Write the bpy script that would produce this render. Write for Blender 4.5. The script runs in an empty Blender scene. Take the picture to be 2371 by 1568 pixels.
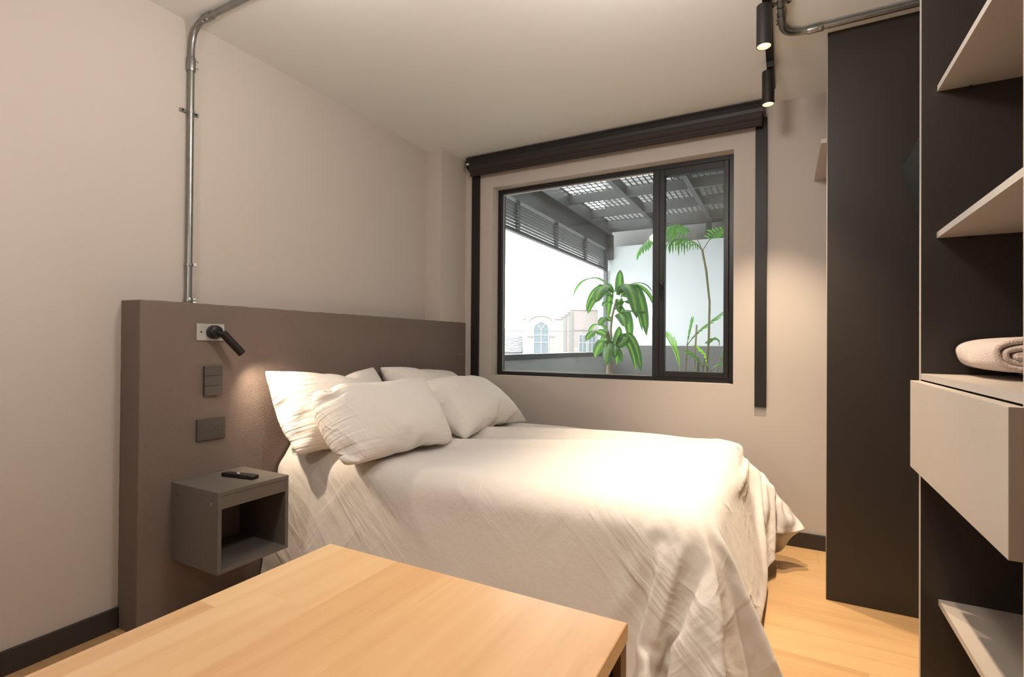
import bpy, bmesh, math, random
from mathutils import Vector, Matrix, noise
PI = math.pi
S = bpy.context.scene
COL = S.collection

# ------------------------------------------------------------------ camera
FPX, YAW, PITCH, ROLL, SHY = 1182.171, 28.1882, 0.4025, 0.4124, 5.3418
cd = bpy.data.cameras.new('camera'); cam = bpy.data.objects.new('camera', cd); COL.objects.link(cam)
cd.sensor_fit = 'HORIZONTAL'; cd.sensor_width = 36.0; cd.lens = FPX / 2371 * 36.0
cd.shift_y = SHY / 2371; cd.clip_start = 0.05; cd.clip_end = 500
_y, _p, _r = map(math.radians, (YAW, PITCH, ROLL))
fw = Vector((-math.sin(_y), math.cos(_y), 0)); rt = Vector((math.cos(_y), math.sin(_y), 0)); up = Vector((0, 0, 1))
fw2 = fw * math.cos(_p) + up * math.sin(_p); up2 = up * math.cos(_p) - fw * math.sin(_p)
rt3 = rt * math.cos(_r) + up2 * math.sin(_r); up3 = up2 * math.cos(_r) - rt * math.sin(_r)
M = Matrix((rt3, up3, -fw2)).transposed().to_4x4(); M.translation = (2.2856, -3.2587, 1.1105)
cam.matrix_world = M
S.camera = cam

# ------------------------------------------------------------------ view, world
S.view_settings.view_transform = 'Standard'; S.view_settings.look = 'None'
S.view_settings.gamma = 1.0; S.view_settings.use_curve_mapping = False
S.view_settings.exposure = 0.46
w = bpy.data.worlds.new('sky'); S.world = w; w.use_nodes = True
bg = w.node_tree.nodes['Background']; bg.inputs['Color'].default_value = (0.93, 0.97, 1.0, 1); bg.inputs['Strength'].default_value = 8.0
S.cycles.max_bounces = 10; S.cycles.diffuse_bounces = 6; S.cycles.glossy_bounces = 4; S.cycles.transparent_max_bounces = 16
S.cycles.sample_clamp_indirect = 4.0; S.cycles.use_denoising = True

SPOT_W = 100.0; SPOT_COL = (1.0, 0.79, 0.57)

def light(name, kind, loc, energy, color, parent=None, **k):
    l = bpy.data.lights.new(name, kind); l.energy = energy; l.color = color
    for a, b in k.items(): setattr(l, a, b)
    o = bpy.data.objects.new(name, l); o.location = loc; COL.objects.link(o)
    if parent: o.parent = parent
    return o

# ------------------------------------------------------------------ materials
def srgb(r, g, b):
    f = lambda c: (c / 255 / 12.92) if c / 255 <= 0.04045 else ((c / 255 + 0.055) / 1.055) ** 2.4
    return (f(r), f(g), f(b), 1)
def mat(name, color, rough=0.6, metal=0.0, spec=0.5, bump=None, var=None, coat=0.0, sheen=0.0):
    """bump=(scale, strength, detail), var=(scale, amount)"""
    m = bpy.data.materials.new(name); m.use_nodes = True; nt = m.node_tree; N = nt.nodes; L = nt.links
    b = N['Principled BSDF']; b.inputs['Base Color'].default_value = color
    b.inputs['Roughness'].default_value = rough; b.inputs['Metallic'].default_value = metal
    b.inputs['Specular IOR Level'].default_value = spec
    b.inputs['Coat Weight'].default_value = coat; b.inputs['Sheen Weight'].default_value = sheen
    tc = N.new('ShaderNodeTexCoord')
    if var:
        n = N.new('ShaderNodeTexNoise'); n.inputs['Scale'].default_value = var[0]; n.inputs['Detail'].default_value = 4
        L.new(tc.outputs['Object'], n.inputs['Vector'])
        mx = N.new('ShaderNodeMix'); mx.data_type = 'RGBA'; mx.blend_type = 'MULTIPLY'; mx.inputs['Factor'].default_value = 1
        cr = N.new('ShaderNodeMapRange'); cr.inputs['To Min'].default_value = 1 - var[1]; cr.inputs['To Max'].default_value = 1 + var[1]
        L.new(n.outputs['Fac'], cr.inputs['Value'])
        mx.inputs['A'].default_value = color
        L.new(cr.outputs['Result'], mx.inputs['B']); L.new(mx.outputs['Result'], b.inputs['Base Color'])
    if bump:
        n = N.new('ShaderNodeTexNoise'); n.inputs['Scale'].default_value = bump[0]; n.inputs['Detail'].default_value = bump[2]
        L.new(tc.outputs['Object'], n.inputs['Vector'])
        bp = N.new('ShaderNodeBump'); bp.inputs['Strength'].default_value = bump[1]; bp.inputs['Distance'].default_value = bump[3] if len(bump) > 3 else 0.002
        L.new(n.outputs['Fac'], bp.inputs['Height']); L.new(bp.outputs['Normal'], b.inputs['Normal'])
    return m
MT = {}
MT['wall'] = mat('wall_paint', (0.545, 0.49, 0.45, 1), 0.85, spec=0.25, bump=(60, 0.25, 3, 0.001), var=(1.2, 0.03))
MT['ceil'] = mat('ceiling_paint', (0.745, 0.745, 0.73, 1), 0.9, spec=0.2, bump=(30, 0.15, 3, 0.001), var=(1.0, 0.03))
MT['stucco'] = mat('taupe_stucco', (0.178, 0.136, 0.117, 1), 0.8, spec=0.3, bump=(175, 0.65, 4, 0.0036), var=(3, 0.10))
MT['base'] = mat('dark_baseboard', (0.030, 0.025, 0.022, 1), 0.5, var=(8, 0.1))
MT['laminate'] = mat('grey_laminate', (0.135, 0.118, 0.103, 1), 0.48, bump=(400, 0.15, 2, 0.0005), var=(40, 0.06))
MT['divider'] = mat('charcoal_laminate', (0.029, 0.0225, 0.0185, 1), 0.45, bump=(300, 0.12, 2, 0.0005), var=(6, 0.05))
MT['edge'] = mat('pale_edge_band', (0.42, 0.37, 0.33, 1), 0.45, var=(20, 0.03))
MT['shelf'] = mat('taupe_laminate', (0.42, 0.365, 0.315, 1), 0.42, bump=(300, 0.1, 2, 0.0005), var=(30, 0.04))
MT['cloth'] = mat('white_cotton', (0.80, 0.765, 0.73, 1), 0.9, spec=0.2, bump=(9, 0.35, 6, 0.006), sheen=0.15)
MT['duvet'] = mat('white_duvet_cotton', (0.76, 0.71, 0.67, 1), 0.85, spec=0.2, bump=(7, 0.42, 7, 0.008), sheen=0.15)
MT['mattress'] = mat('mattress_ticking', (0.6, 0.57, 0.53, 1), 0.9, bump=(80, 0.3, 2))
MT['black'] = mat('matte_black', (0.008, 0.0065, 0.0065, 1), 0.42, var=(30, 0.1))
MT['frame'] = mat('black_aluminium', (0.008, 0.0065, 0.0065, 1), 0.4, var=(30, 0.1))
MT['blind'] = mat('dark_blind_fabric', (0.022, 0.0155, 0.0145, 1), 0.7, bump=(500, 0.3, 2), var=(30, 0.15))
MT['fascia'] = mat('dark_blind_cassette', (0.0095, 0.0075, 0.008, 1), 0.5, var=(30, 0.1))
MT['switch'] = mat('dark_grey_plastic', (0.066, 0.056, 0.050, 1), 0.45, var=(50, 0.04))
MT['alu'] = mat('white_metal_plate', (0.55, 0.54, 0.52, 1), 0.35, metal=0.3, var=(30, 0.03))
MT['galv'] = mat('galvanised_steel', (0.30, 0.30, 0.29, 1), 0.38, metal=1.0, bump=(90, 0.2, 3), var=(25, 0.25))
MT['chrome'] = mat('bright_steel', (0.6, 0.6, 0.58, 1), 0.25, metal=1.0, var=(60, 0.1))
MT['towel'] = mat('terry_towel', (0.62, 0.50, 0.45, 1), 1.0, spec=0.1, bump=(260, 1.0, 3, 0.004), sheen=0.4, var=(120, 0.12))
MT['bark'] = mat('dracaena_bark', (0.26, 0.20, 0.15, 1), 0.9, bump=(60, 0.8, 3), var=(45, 0.45))
MT['cane'] = mat('palm_cane', (0.16, 0.14, 0.05, 1), 0.7, var=(40, 0.4))
MT['stake'] = mat('wooden_stake', (0.30, 0.22, 0.16, 1), 0.8, var=(40, 0.2))
MT['steel'] = mat('grey_pergola_steel', (0.024, 0.026, 0.026, 1), 0.45, var=(10, 0.1))
MT['grate'] = mat('grey_grating', (0.045, 0.045, 0.045, 1), 0.5, var=(20, 0.1))
MT['twhite'] = mat('white_render', (0.44, 0.455, 0.455, 1), 0.9, bump=(20, 0.2, 3), var=(2, 0.03))
MT['tgrey'] = mat('grey_render', (0.095, 0.092, 0.09, 1), 0.9, bump=(20, 0.2, 3), var=(3, 0.06))
MT['tpar'] = mat('parapet_render', (0.24, 0.24, 0.235, 1), 0.9, bump=(20, 0.2, 3), var=(3, 0.06))
MT['soffit'] = mat('brown_soffit', (0.17, 0.155, 0.14, 1), 0.9, var=(3, 0.1))
MT['tfloor'] = mat('terrace_tile', (0.35, 0.34, 0.33, 1), 0.7, var=(3, 0.1))
MT['pot'] = mat('white_planter', (0.6, 0.6, 0.58, 1), 0.5, var=(10, 0.05))
MT['soil'] = mat('potting_soil', (0.03, 0.02, 0.015, 1), 1.0, bump=(60, 1, 3))
MT['tile'] = mat('roof_tile', (0.20, 0.20, 0.20, 1), 0.9, bump=(2, 1, 2, 0.1), var=(1.5, 0.3))
MT['ledge'] = mat('grey_ledge', (0.15, 0.14, 0.135, 1), 0.9, var=(2, 0.05))
MT['stone'] = mat('pale_trim', (0.25, 0.247, 0.243, 1), 0.9, var=(2, 0.05))
MT['paleblue'] = mat('pale_facade', (0.17, 0.182, 0.186, 1), 0.9, var=(1, 0.05))
MT['street'] = mat('asphalt', (0.25, 0.25, 0.25, 1), 0.95, var=(0.3, 0.1))
MT['farglass'] = mat('distant_window_glass', (0.08, 0.096, 0.103, 1), 0.5, var=(1, 0.2))
MT['label'] = mat('white_sticker', (0.65, 0.66, 0.60, 1), 0.6, var=(400, 0.2))
MT['screen'] = mat('black_screen', (0.010, 0.012, 0.012, 1), 0.12, var=(10, 0.05))
MT['darkwood'] = mat('black_board', (0.012, 0.009, 0.009, 1), 0.6, var=(20, 0.1))

def nodes(m): return m.node_tree.nodes, m.node_tree.links, m.node_tree.nodes['Principled BSDF']
def mathn(N, L, op, a, b=None):
    n = N.new('ShaderNodeMath'); n.operation = op
    for i, q in enumerate((a, b)):
        if q is None: continue
        if isinstance(q, (int, float)): n.inputs[i].default_value = q
        else: L.new(q, n.inputs[i])
    return n.outputs[0]
def wood(name, ramp, board_w, board_l, axis, rough, gloss_bump, grain=1.0, contrast=0.5, gap=0.0, coat=0.0, seed=0.0):
    """boards running along `axis` (object coordinates): per-board tone, streaky grain"""
    m = bpy.data.materials.new(name); m.use_nodes = True; N, L, b = nodes(m)
    tc = N.new('ShaderNodeTexCoord'); sp = N.new('ShaderNodeSeparateXYZ'); L.new(tc.outputs['Object'], sp.inputs[0])
    a, c = (sp.outputs['X'], sp.outputs['Y']) if axis == 'X' else (sp.outputs['Y'], sp.outputs['X'])
    row = mathn(N, L, 'FLOOR', mathn(N, L, 'DIVIDE', mathn(N, L, 'ADD', c, seed), board_w))
    off = N.new('ShaderNodeTexWhiteNoise'); off.noise_dimensions = '1D'; L.new(row, off.inputs['W'])
    al = mathn(N, L, 'ADD', mathn(N, L, 'DIVIDE', a, board_l), mathn(N, L, 'MULTIPLY', off.outputs['Value'], 7.3))
    cell = mathn(N, L, 'FLOOR', al)
    cv = N.new('ShaderNodeCombineXYZ'); L.new(row, cv.inputs[0]); L.new(cell, cv.inputs[1])
    wn = N.new('ShaderNodeTexWhiteNoise'); wn.noise_dimensions = '2D'; L.new(cv.outputs[0], wn.inputs['Vector'])
    # streaks
    st = N.new('ShaderNodeCombineXYZ')
    L.new(mathn(N, L, 'MULTIPLY', a, 2.2 * grain), st.inputs[0]); L.new(mathn(N, L, 'MULTIPLY', c, 38 * grain), st.inputs[1])
    L.new(mathn(N, L, 'MULTIPLY', wn.outputs['Value'], 31.7), st.inputs[2])
    ns = N.new('ShaderNodeTexNoise'); ns.inputs['Scale'].default_value = 1.0; ns.inputs['Detail'].default_value = 6; ns.inputs['Distortion'].default_value = 0.6
    L.new(st.outputs[0], ns.inputs['Vector'])
    # broad figure
    st2 = N.new('ShaderNodeCombineXYZ')
    L.new(mathn(N, L, 'MULTIPLY', a, 1.1), st2.inputs[0]); L.new(mathn(N, L, 'MULTIPLY', c, 7), st2.inputs[1])
    L.new(mathn(N, L, 'MULTIPLY', wn.outputs['Value'], 11.1), st2.inputs[2])
    n2 = N.new('ShaderNodeTexNoise'); n2.inputs['Scale'].default_value = 1.0; n2.inputs['Detail'].default_value = 2; n2.inputs['Distortion'].default_value = 1.0
    L.new(st2.outputs[0], n2.inputs['Vector'])
    v = mathn(N, L, 'ADD', mathn(N, L, 'MULTIPLY', wn.outputs['Value'], contrast), mathn(N, L, 'ADD', mathn(N, L, 'MULTIPLY', ns.outputs['Fac'], 0.32), mathn(N, L, 'MULTIPLY', n2.outputs['Fac'], 0.45)))
    cr = N.new('ShaderNodeValToRGB'); e = cr.color_ramp.elements
    while len(e) < len(ramp): e.new(0.5)
    for i, (p, col) in enumerate(ramp): e[i].position = p; e[i].color = col
    L.new(v, cr.inputs[0]); out = cr.outputs[0]
    if gap:
        fr = mathn(N, L, 'FRACT', mathn(N, L, 'DIVIDE', mathn(N, L, 'ADD', c, seed), board_w))
        g1 = mathn(N, L, 'LESS_THAN', fr, gap / board_w)
        g2 = mathn(N, L, 'LESS_THAN', mathn(N, L, 'FRACT', al), gap / board_l)
        g = mathn(N, L, 'MULTIPLY', mathn(N, L, 'MAXIMUM', g1, g2), 0.6)
        mx = N.new('ShaderNodeMix'); mx.data_type = 'RGBA'; L.new(g, mx.inputs['Factor']); L.new(out, mx.inputs['A']); mx.inputs['B'].default_value = (0.12, 0.07, 0.035, 1); out = mx.outputs['Result']
    L.new(out, b.inputs['Base Color']); b.inputs['Roughness'].default_value = rough; b.inputs['Coat Weight'].default_value = coat; b.inputs['Coat Roughness'].default_value = 0.25
    bp = N.new('ShaderNodeBump'); bp.inputs['Strength'].default_value = gloss_bump; bp.inputs['Distance'].default_value = 0.002
    L.new(ns.outputs['Fac'], bp.inputs['Height']); L.new(bp.outputs['Normal'], b.inputs['Normal'])
    return m
MT['floor'] = wood('oak_plank_floor', [(0.25, (0.38, 0.215, 0.095, 1)), (0.6, (0.56, 0.35, 0.165, 1)), (0.95, (0.66, 0.44, 0.225, 1))], 0.185, 1.28, 'X', 0.42, 0.15, contrast=0.30, gap=0.0012, seed=5.03)
MT['table'] = wood('pine_board_top', [(0.26, (0.52, 0.27, 0.11, 1)), (0.45, (0.68, 0.41, 0.19, 1)), (0.7, (0.78, 0.53, 0.28, 1)), (1.0, (0.82, 0.60, 0.35, 1))], 0.118, 0.75, 'Y', 0.36, 0.30, contrast=0.30, coat=0.7, seed=3.0)
MT['tableedge'] = wood('pine_board_edge', [(0.3, (0.20, 0.10, 0.04, 1)), (0.8, (0.34, 0.19, 0.08, 1))], 0.03, 0.6, 'Y', 0.5, 0.2, contrast=0.3)

def fabric(name, color, scale, dist, dirs, rough=0.9, seed=0.0):
    """cotton with creases: ridged noise stretched along a few directions, plus fine crumple"""
    m = bpy.data.materials.new(name); m.use_nodes = True; N, L, b = nodes(m)
    b.inputs['Base Color'].default_value = color; b.inputs['Roughness'].default_value = rough; b.inputs['Specular IOR Level'].default_value = .25; b.inputs['Sheen Weight'].default_value = .12
    tc = N.new('ShaderNodeTexCoord'); tot = None
    for i, (rot, st, amp) in enumerate(dirs):
        mp = N.new('ShaderNodeMapping'); mp.vector_type = 'TEXTURE'; mp.inputs['Rotation'].default_value = rot; mp.inputs['Scale'].default_value = st; mp.inputs['Location'].default_value = (seed + i * 3.1, seed, 0)
        L.new(tc.outputs['Object'], mp.inputs['Vector'])
        n = N.new('ShaderNodeTexNoise'); n.inputs['Scale'].default_value = scale; n.inputs['Detail'].default_value = 4; n.inputs['Roughness'].default_value = .5; n.inputs['Distortion'].default_value = .5
        L.new(mp.outputs[0], n.inputs['Vector'])
        r = mathn(N, L, 'SUBTRACT', 1.0, mathn(N, L, 'MINIMUM', mathn(N, L, 'MULTIPLY', mathn(N, L, 'ABSOLUTE', mathn(N, L, 'SUBTRACT', n.outputs['Fac'], .5)), 7.0), 1.0))
        r = mathn(N, L, 'MULTIPLY', mathn(N, L, 'POWER', r, 1.6), amp)
        # patches where the creases fade out
        k = N.new('ShaderNodeTexNoise'); k.inputs['Scale'].default_value = 2.3 + i; k.inputs['Detail'].default_value = 1; L.new(tc.outputs['Object'], k.inputs['Vector'])
        kk = N.new('ShaderNodeMapRange'); kk.inputs['From Min'].default_value = .38; kk.inputs['From Max'].default_value = .62; L.new(k.outputs['Fac'], kk.inputs['Value'])
        r = mathn(N, L, 'MULTIPLY', r, kk.outputs[0])
        tot = r if tot is None else mathn(N, L, 'ADD', tot, r)
    f = N.new('ShaderNodeTexNoise'); f.inputs['Scale'].default_value = 6; f.inputs['Detail'].default_value = 7; f.inputs['Roughness'].default_value = .6; L.new(tc.outputs['Object'], f.inputs['Vector'])
    tot = mathn(N, L, 'ADD', tot, mathn(N, L, 'MULTIPLY', f.outputs['Fac'], .55))
    bp = N.new('ShaderNodeBump'); bp.inputs['Strength'].default_value = .8; bp.inputs['Distance'].default_value = dist
    L.new(tot, bp.inputs['Height']); L.new(bp.outputs['Normal'], b.inputs['Normal'])
    return m
MT['cloth'] = fabric('white_cotton', (0.80, 0.76, 0.72, 1), 2.4, .010, [((0, .7, .3), (.6, .9, .2), .35)], seed=1.3)
MT['duvet'] = fabric('white_duvet_cotton', (0.70, 0.665, 0.635, 1), 2.2, .011, [((0, .65, 0), (2.8, .9, .45), .6), ((0, -.9, .1), (2.6, .9, .5), .35)], seed=4.7)

def gathers(m):
    """creases along the pillow edges"""
    N, L, b = nodes(m); bp = [n for n in N if n.bl_idname == 'ShaderNodeBump'][0]; old = bp.inputs['Height'].links[0].from_socket
    uv = N.new('ShaderNodeUVMap'); uv.uv_map = 'UVMap'; sp = N.new('ShaderNodeSeparateXYZ'); L.new(uv.outputs[0], sp.inputs[0])
    tc = N.new('ShaderNodeTexCoord'); tot = old
    for a, c, s1, s2, amp, lo_ in (('X', 'Y', 26, 2.2, 1.1, .12), ('Y', 'X', 17, 2.0, 1.35, .22)):
        cv = N.new('ShaderNodeCombineXYZ'); L.new(mathn(N, L, 'MULTIPLY', sp.outputs[a], s1), cv.inputs[0]); L.new(mathn(N, L, 'MULTIPLY', sp.outputs[c], s2), cv.inputs[1])
        ob = N.new('ShaderNodeSeparateXYZ'); L.new(tc.outputs['Object'], ob.inputs[0]); L.new(mathn(N, L, 'MULTIPLY', ob.outputs['Y'], 3.0), cv.inputs[2])
        n = N.new('ShaderNodeTexNoise'); n.inputs['Scale'].default_value = 1; n.inputs['Detail'].default_value = 2.5; n.inputs['Distortion'].default_value = .8; L.new(cv.outputs[0], n.inputs['Vector'])
        d = mathn(N, L, 'ABSOLUTE', mathn(N, L, 'SUBTRACT', sp.outputs[c], .5))
        mr = N.new('ShaderNodeMapRange'); mr.interpolation_type = 'SMOOTHSTEP'; mr.inputs['From Min'].default_value = .5 - lo_ * 2; mr.inputs['From Max'].default_value = .5; L.new(d, mr.inputs['Value'])
        tot = mathn(N, L, 'ADD', tot, mathn(N, L, 'MULTIPLY', mathn(N, L, 'MULTIPLY', n.outputs['Fac'], amp), mr.outputs[0]))
    L.new(tot, bp.inputs['Height'])
gathers(MT['cloth'])

def brick():
    m = bpy.data.materials.new('pale_brick'); m.use_nodes = True; N, L, b = nodes(m)
    tc = N.new('ShaderNodeTexCoord'); mp = N.new('ShaderNodeMapping'); mp.inputs['Rotation'].default_value = (PI / 2, 0, 0)
    L.new(tc.outputs['Object'], mp.inputs['Vector'])
    t = N.new('ShaderNodeTexBrick'); t.inputs['Scale'].default_value = 1.6; t.inputs['Color1'].default_value = (0.205, 0.160, 0.140, 1); t.inputs['Color2'].default_value = (0.225, 0.190, 0.172, 1); t.inputs['Mortar'].default_value = (0.23, 0.225, 0.22, 1)
    L.new(mp.outputs[0], t.inputs['Vector']); L.new(t.outputs['Color'], b.inputs['Base Color']); b.inputs['Roughness'].default_value = 0.9
    return m
MT['brick'] = brick()

def leafmat(name, c_edge, c_mid, stripe):
    m = bpy.data.materials.new(name); m.use_nodes = True; N, L, b = nodes(m)
    uv = N.new('ShaderNodeUVMap'); uv.uv_map = 'UVMap'; sp = N.new('ShaderNodeSeparateXYZ'); L.new(uv.outputs[0], sp.inputs[0])
    d = mathn(N, L, 'ABSOLUTE', mathn(N, L, 'SUBTRACT', sp.outputs['X'], 0.5))
    cr = N.new('ShaderNodeValToRGB'); e = cr.color_ramp.elements
    e[0].position = 0.0; e[0].color = c_mid; e[1].position = stripe; e[1].color = c_edge
    ns = N.new('ShaderNodeTexNoise'); ns.inputs['Scale'].default_value = 12; mp = N.new('ShaderNodeMapping'); mp.inputs['Scale'].default_value = (2.5, 0.15, 1)
    L.new(uv.outputs[0], mp.inputs['Vector']); L.new(mp.outputs[0], ns.inputs['Vector'])
    v = mathn(N, L, 'ADD', d, mathn(N, L, 'MULTIPLY', mathn(N, L, 'SUBTRACT', ns.outputs['Fac'], 0.5), 0.18))
    L.new(v, cr.inputs[0]); L.new(cr.outputs[0], b.inputs['Base Color']); b.inputs['Roughness'].default_value = 0.38
    tr = N.new('ShaderNodeBsdfTranslucent'); hs = N.new('ShaderNodeHueSaturation'); hs.inputs['Value'].default_value = 2.2; hs.inputs['Saturation'].default_value = 1.15
    L.new(cr.outputs[0], hs.inputs['Color']); L.new(hs.outputs[0], tr.inputs['Color'])
    mx = N.new('ShaderNodeMixShader'); mx.inputs[0].default_value = 0.42
    L.new(b.outputs[0], mx.inputs[1]); L.new(tr.outputs[0], mx.inputs[2]); L.new(mx.outputs[0], N['Material Output'].inputs['Surface'])
    return m
MT['dleaf'] = leafmat('dracaena_leaf', (0.045, 0.115, 0.035, 1), (0.20, 0.32, 0.08, 1), 0.24)
MT['pleaf'] = leafmat('palm_leaf', (0.06, 0.17, 0.035, 1), (0.12, 0.28, 0.05, 1), 0.2)
MT['bleaf'] = leafmat('bright_palm_leaf', (0.22, 0.50, 0.05, 1), (0.35, 0.62, 0.08, 1), 0.2)

def glassmat():
    m = bpy.data.materials.new('window_glass'); m.use_nodes = True; N = m.node_tree.nodes; L = m.node_tree.links; N.remove(N['Principled BSDF'])
    tr = N.new('ShaderNodeBsdfTransparent'); tr.inputs[0].default_value = (0.93, 0.95, 0.94, 1)
    gl = N.new('ShaderNodeBsdfGlossy'); gl.inputs['Roughness'].default_value = 0.02; gl.inputs[0].default_value = (0.9, 0.95, 0.93, 1)
    fr = N.new('ShaderNodeFresnel'); fr.inputs[0].default_value = 1.45
    mx = N.new('ShaderNodeMixShader'); L.new(fr.outputs[0], mx.inputs[0]); L.new(tr.outputs[0], mx.inputs[1]); L.new(gl.outputs[0], mx.inputs[2])
    df = N.new('ShaderNodeBsdfDiffuse'); df.inputs[0].default_value = (0.8, 0.85, 0.85, 1)
    ns = N.new('ShaderNodeTexNoise'); ns.inputs['Scale'].default_value = 3; ns.inputs['Detail'].default_value = 5
    mr = N.new('ShaderNodeMapRange'); mr.inputs['From Min'].default_value = 0.4; mr.inputs['From Max'].default_value = 0.8; mr.inputs['To Min'].default_value = 0.015; mr.inputs['To Max'].default_value = 0.06
    L.new(ns.outputs['Fac'], mr.inputs['Value'])
    m2 = N.new('ShaderNodeMixShader'); L.new(mr.outputs[0], m2.inputs[0]); L.new(mx.outputs[0], m2.inputs[1]); L.new(df.outputs[0], m2.inputs[2])
    L.new(m2.outputs[0], N['Material Output'].inputs['Surface'])
    return m
MT['glass'] = glassmat()
def emis(name, col, st):
    m = bpy.data.materials.new(name); m.use_nodes = True; b = m.node_tree.nodes['Principled BSDF']
    b.inputs['Base Color'].default_value = (0.9, 0.8, 0.6, 1); b.inputs['Emission Color'].default_value = col; b.inputs['Emission Strength'].default_value = st
    return m
MT['bulb'] = emis('warm_bulb', (1.0, 0.66, 0.32, 1), 30)
MT['globe'] = emis('fill_lamp_glass', (1.0, 0.93, 0.85, 1), 1.0)  # glow of the added fill globes and the added floor lamp
MT['reflector'] = mat('gold_reflector', (0.95, 0.86, 0.72, 1), 0.3, metal=0.5, var=(30, 0.05))

# ------------------------------------------------------------------ mesh helpers
def add_box(bm, x0, x1, y0, y1, z0, z1, bev=0.0, seg=2, mtx=None):
    r = bmesh.ops.create_cube(bm, size=1); vs = r['verts']
    for v in vs:
        v.co = Vector((x0 if v.co.x < 0 else x1, y0 if v.co.y < 0 else y1, z0 if v.co.z < 0 else z1))
    if bev:
        es = list({e for v in vs for e in v.link_edges})
        r2 = bmesh.ops.bevel(bm, geom=es, offset=bev, segments=seg, affect='EDGES', profile=0.5)
        vs = list({v for f in r2['faces'] for v in f.verts} | {v for v in vs if v.is_valid})
    if mtx: bmesh.ops.transform(bm, matrix=mtx, verts=vs)
    return vs
def add_tube(bm, pts, r, seg=12, cap=True):
    pts = [Vector(p) for p in pts]; n = len(pts); rs = r if isinstance(r, (list, tuple)) else [r] * n
    rings = []; prev = None; pt = None
    for i, p in enumerate(pts):
        t = (pts[min(i + 1, n - 1)] - pts[max(i - 1, 0)]).normalized()
        if prev is None:
            a = Vector((0, 0, 1)) if abs(t.z) < 0.9 else Vector((1, 0, 0)); u = t.cross(a).normalized()
        else:
            u = (prev - t * prev.dot(t)).normalized()
        if pt is not None and t.dot(pt) < -.5: t = -t     # lip that folds back into the tube
        pt = t; prev = u; v = t.cross(u)
        rings.append([bm.verts.new(p + (u * math.cos(2 * PI * k / seg) + v * math.sin(2 * PI * k / seg)) * rs[i]) for k in range(seg)])
    for i in range(n - 1):
        for k in range(seg):
            bm.faces.new((rings[i][k], rings[i][(k + 1) % seg], rings[i + 1][(k + 1) % seg], rings[i + 1][k]))
    if cap:
        bm.faces.new(rings[0][::-1]); bm.faces.new(rings[-1])
def add_prism(bm, poly, a0, a1, axis='x'):
    """extrude the closed 2-D polygon along an axis; poly is (y,z), (x,z) or (x,y)"""
    f = {'x': lambda p, a: (a, p[0], p[1]), 'y': lambda p, a: (p[0], a, p[1]), 'z': lambda p, a: (p[0], p[1], a)}[axis]
    A = [bm.verts.new(f(p, a0)) for p in poly]; B = [bm.verts.new(f(p, a1)) for p in poly]; n = len(poly)
    bm.faces.new(A[::-1]); bm.faces.new(B)
    for i in range(n): bm.faces.new((A[i], A[(i + 1) % n], B[(i + 1) % n], B[i]))
def obj(name, bm, m, parent=None, smooth=False, loc=None):
    bmesh.ops.recalc_face_normals(bm, faces=bm.faces)
    me = bpy.data.meshes.new(name); bm.to_mesh(me); bm.free()
    me.materials.append(MT[m] if isinstance(m, str) else m)
    if smooth:
        for p in me.polygons: p.use_smooth = True
        try: me.set_sharp_from_angle(angle=math.radians(42))
        except Exception: pass
    o = bpy.data.objects.new(name, me); COL.objects.link(o)
    if loc is not None: # move the origin, keep the geometry where it is
        me.transform(Matrix.Translation(-Vector(loc))); o.location = loc
    if parent is not None:
        o.parent = parent; o.matrix_parent_inverse = parent.matrix_basis.inverted()
    return o
def box(name, m, *a, parent=None, bev=0.0, smooth=False, seg=2):
    bm = bmesh.new(); add_box(bm, *a, bev=bev, seg=seg); return obj(name, bm, m, parent, smooth)
def tag(o, label, cat, group=None, kind=None):
    o['label'] = label; o['category'] = cat
    if group: o['group'] = group
    if kind: o['kind'] = kind
    return o
def struct_(o, label=None, cat=None):
    o['kind'] = 'structure'
    if label: o['label'] = label
    if cat: o['category'] = cat
    return o
def thing(name, label, cat, loc=(0, 0, 0), group=None):
    o = bpy.data.objects.new(name, None); o.empty_display_size = 0.05; COL.objects.link(o); o.location = loc
    return tag(o, label, cat, group)
def bez(p0, p1, p2, p3, n):
    p0, p1, p2, p3 = map(Vector, (p0, p1, p2, p3)); return [p0 * (1 - t) ** 3 + p1 * 3 * t * (1 - t) ** 2 + p2 * 3 * t * t * (1 - t) + p3 * t ** 3 for t in (i / n for i in range(n + 1))]

# ------------------------------------------------------------------ measured shapes
LAMP_A = (0.196, -1.94, 1.15); LAMP_B = (0.222, -1.8679, 1.0624)
TV_TOP = (2.7033, -0.665, 1.8618); TV_ANG = math.radians(-12)
BLD_POS = (-35.70, 78.49, 1.11); BLD_ROT = 0.4349
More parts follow.
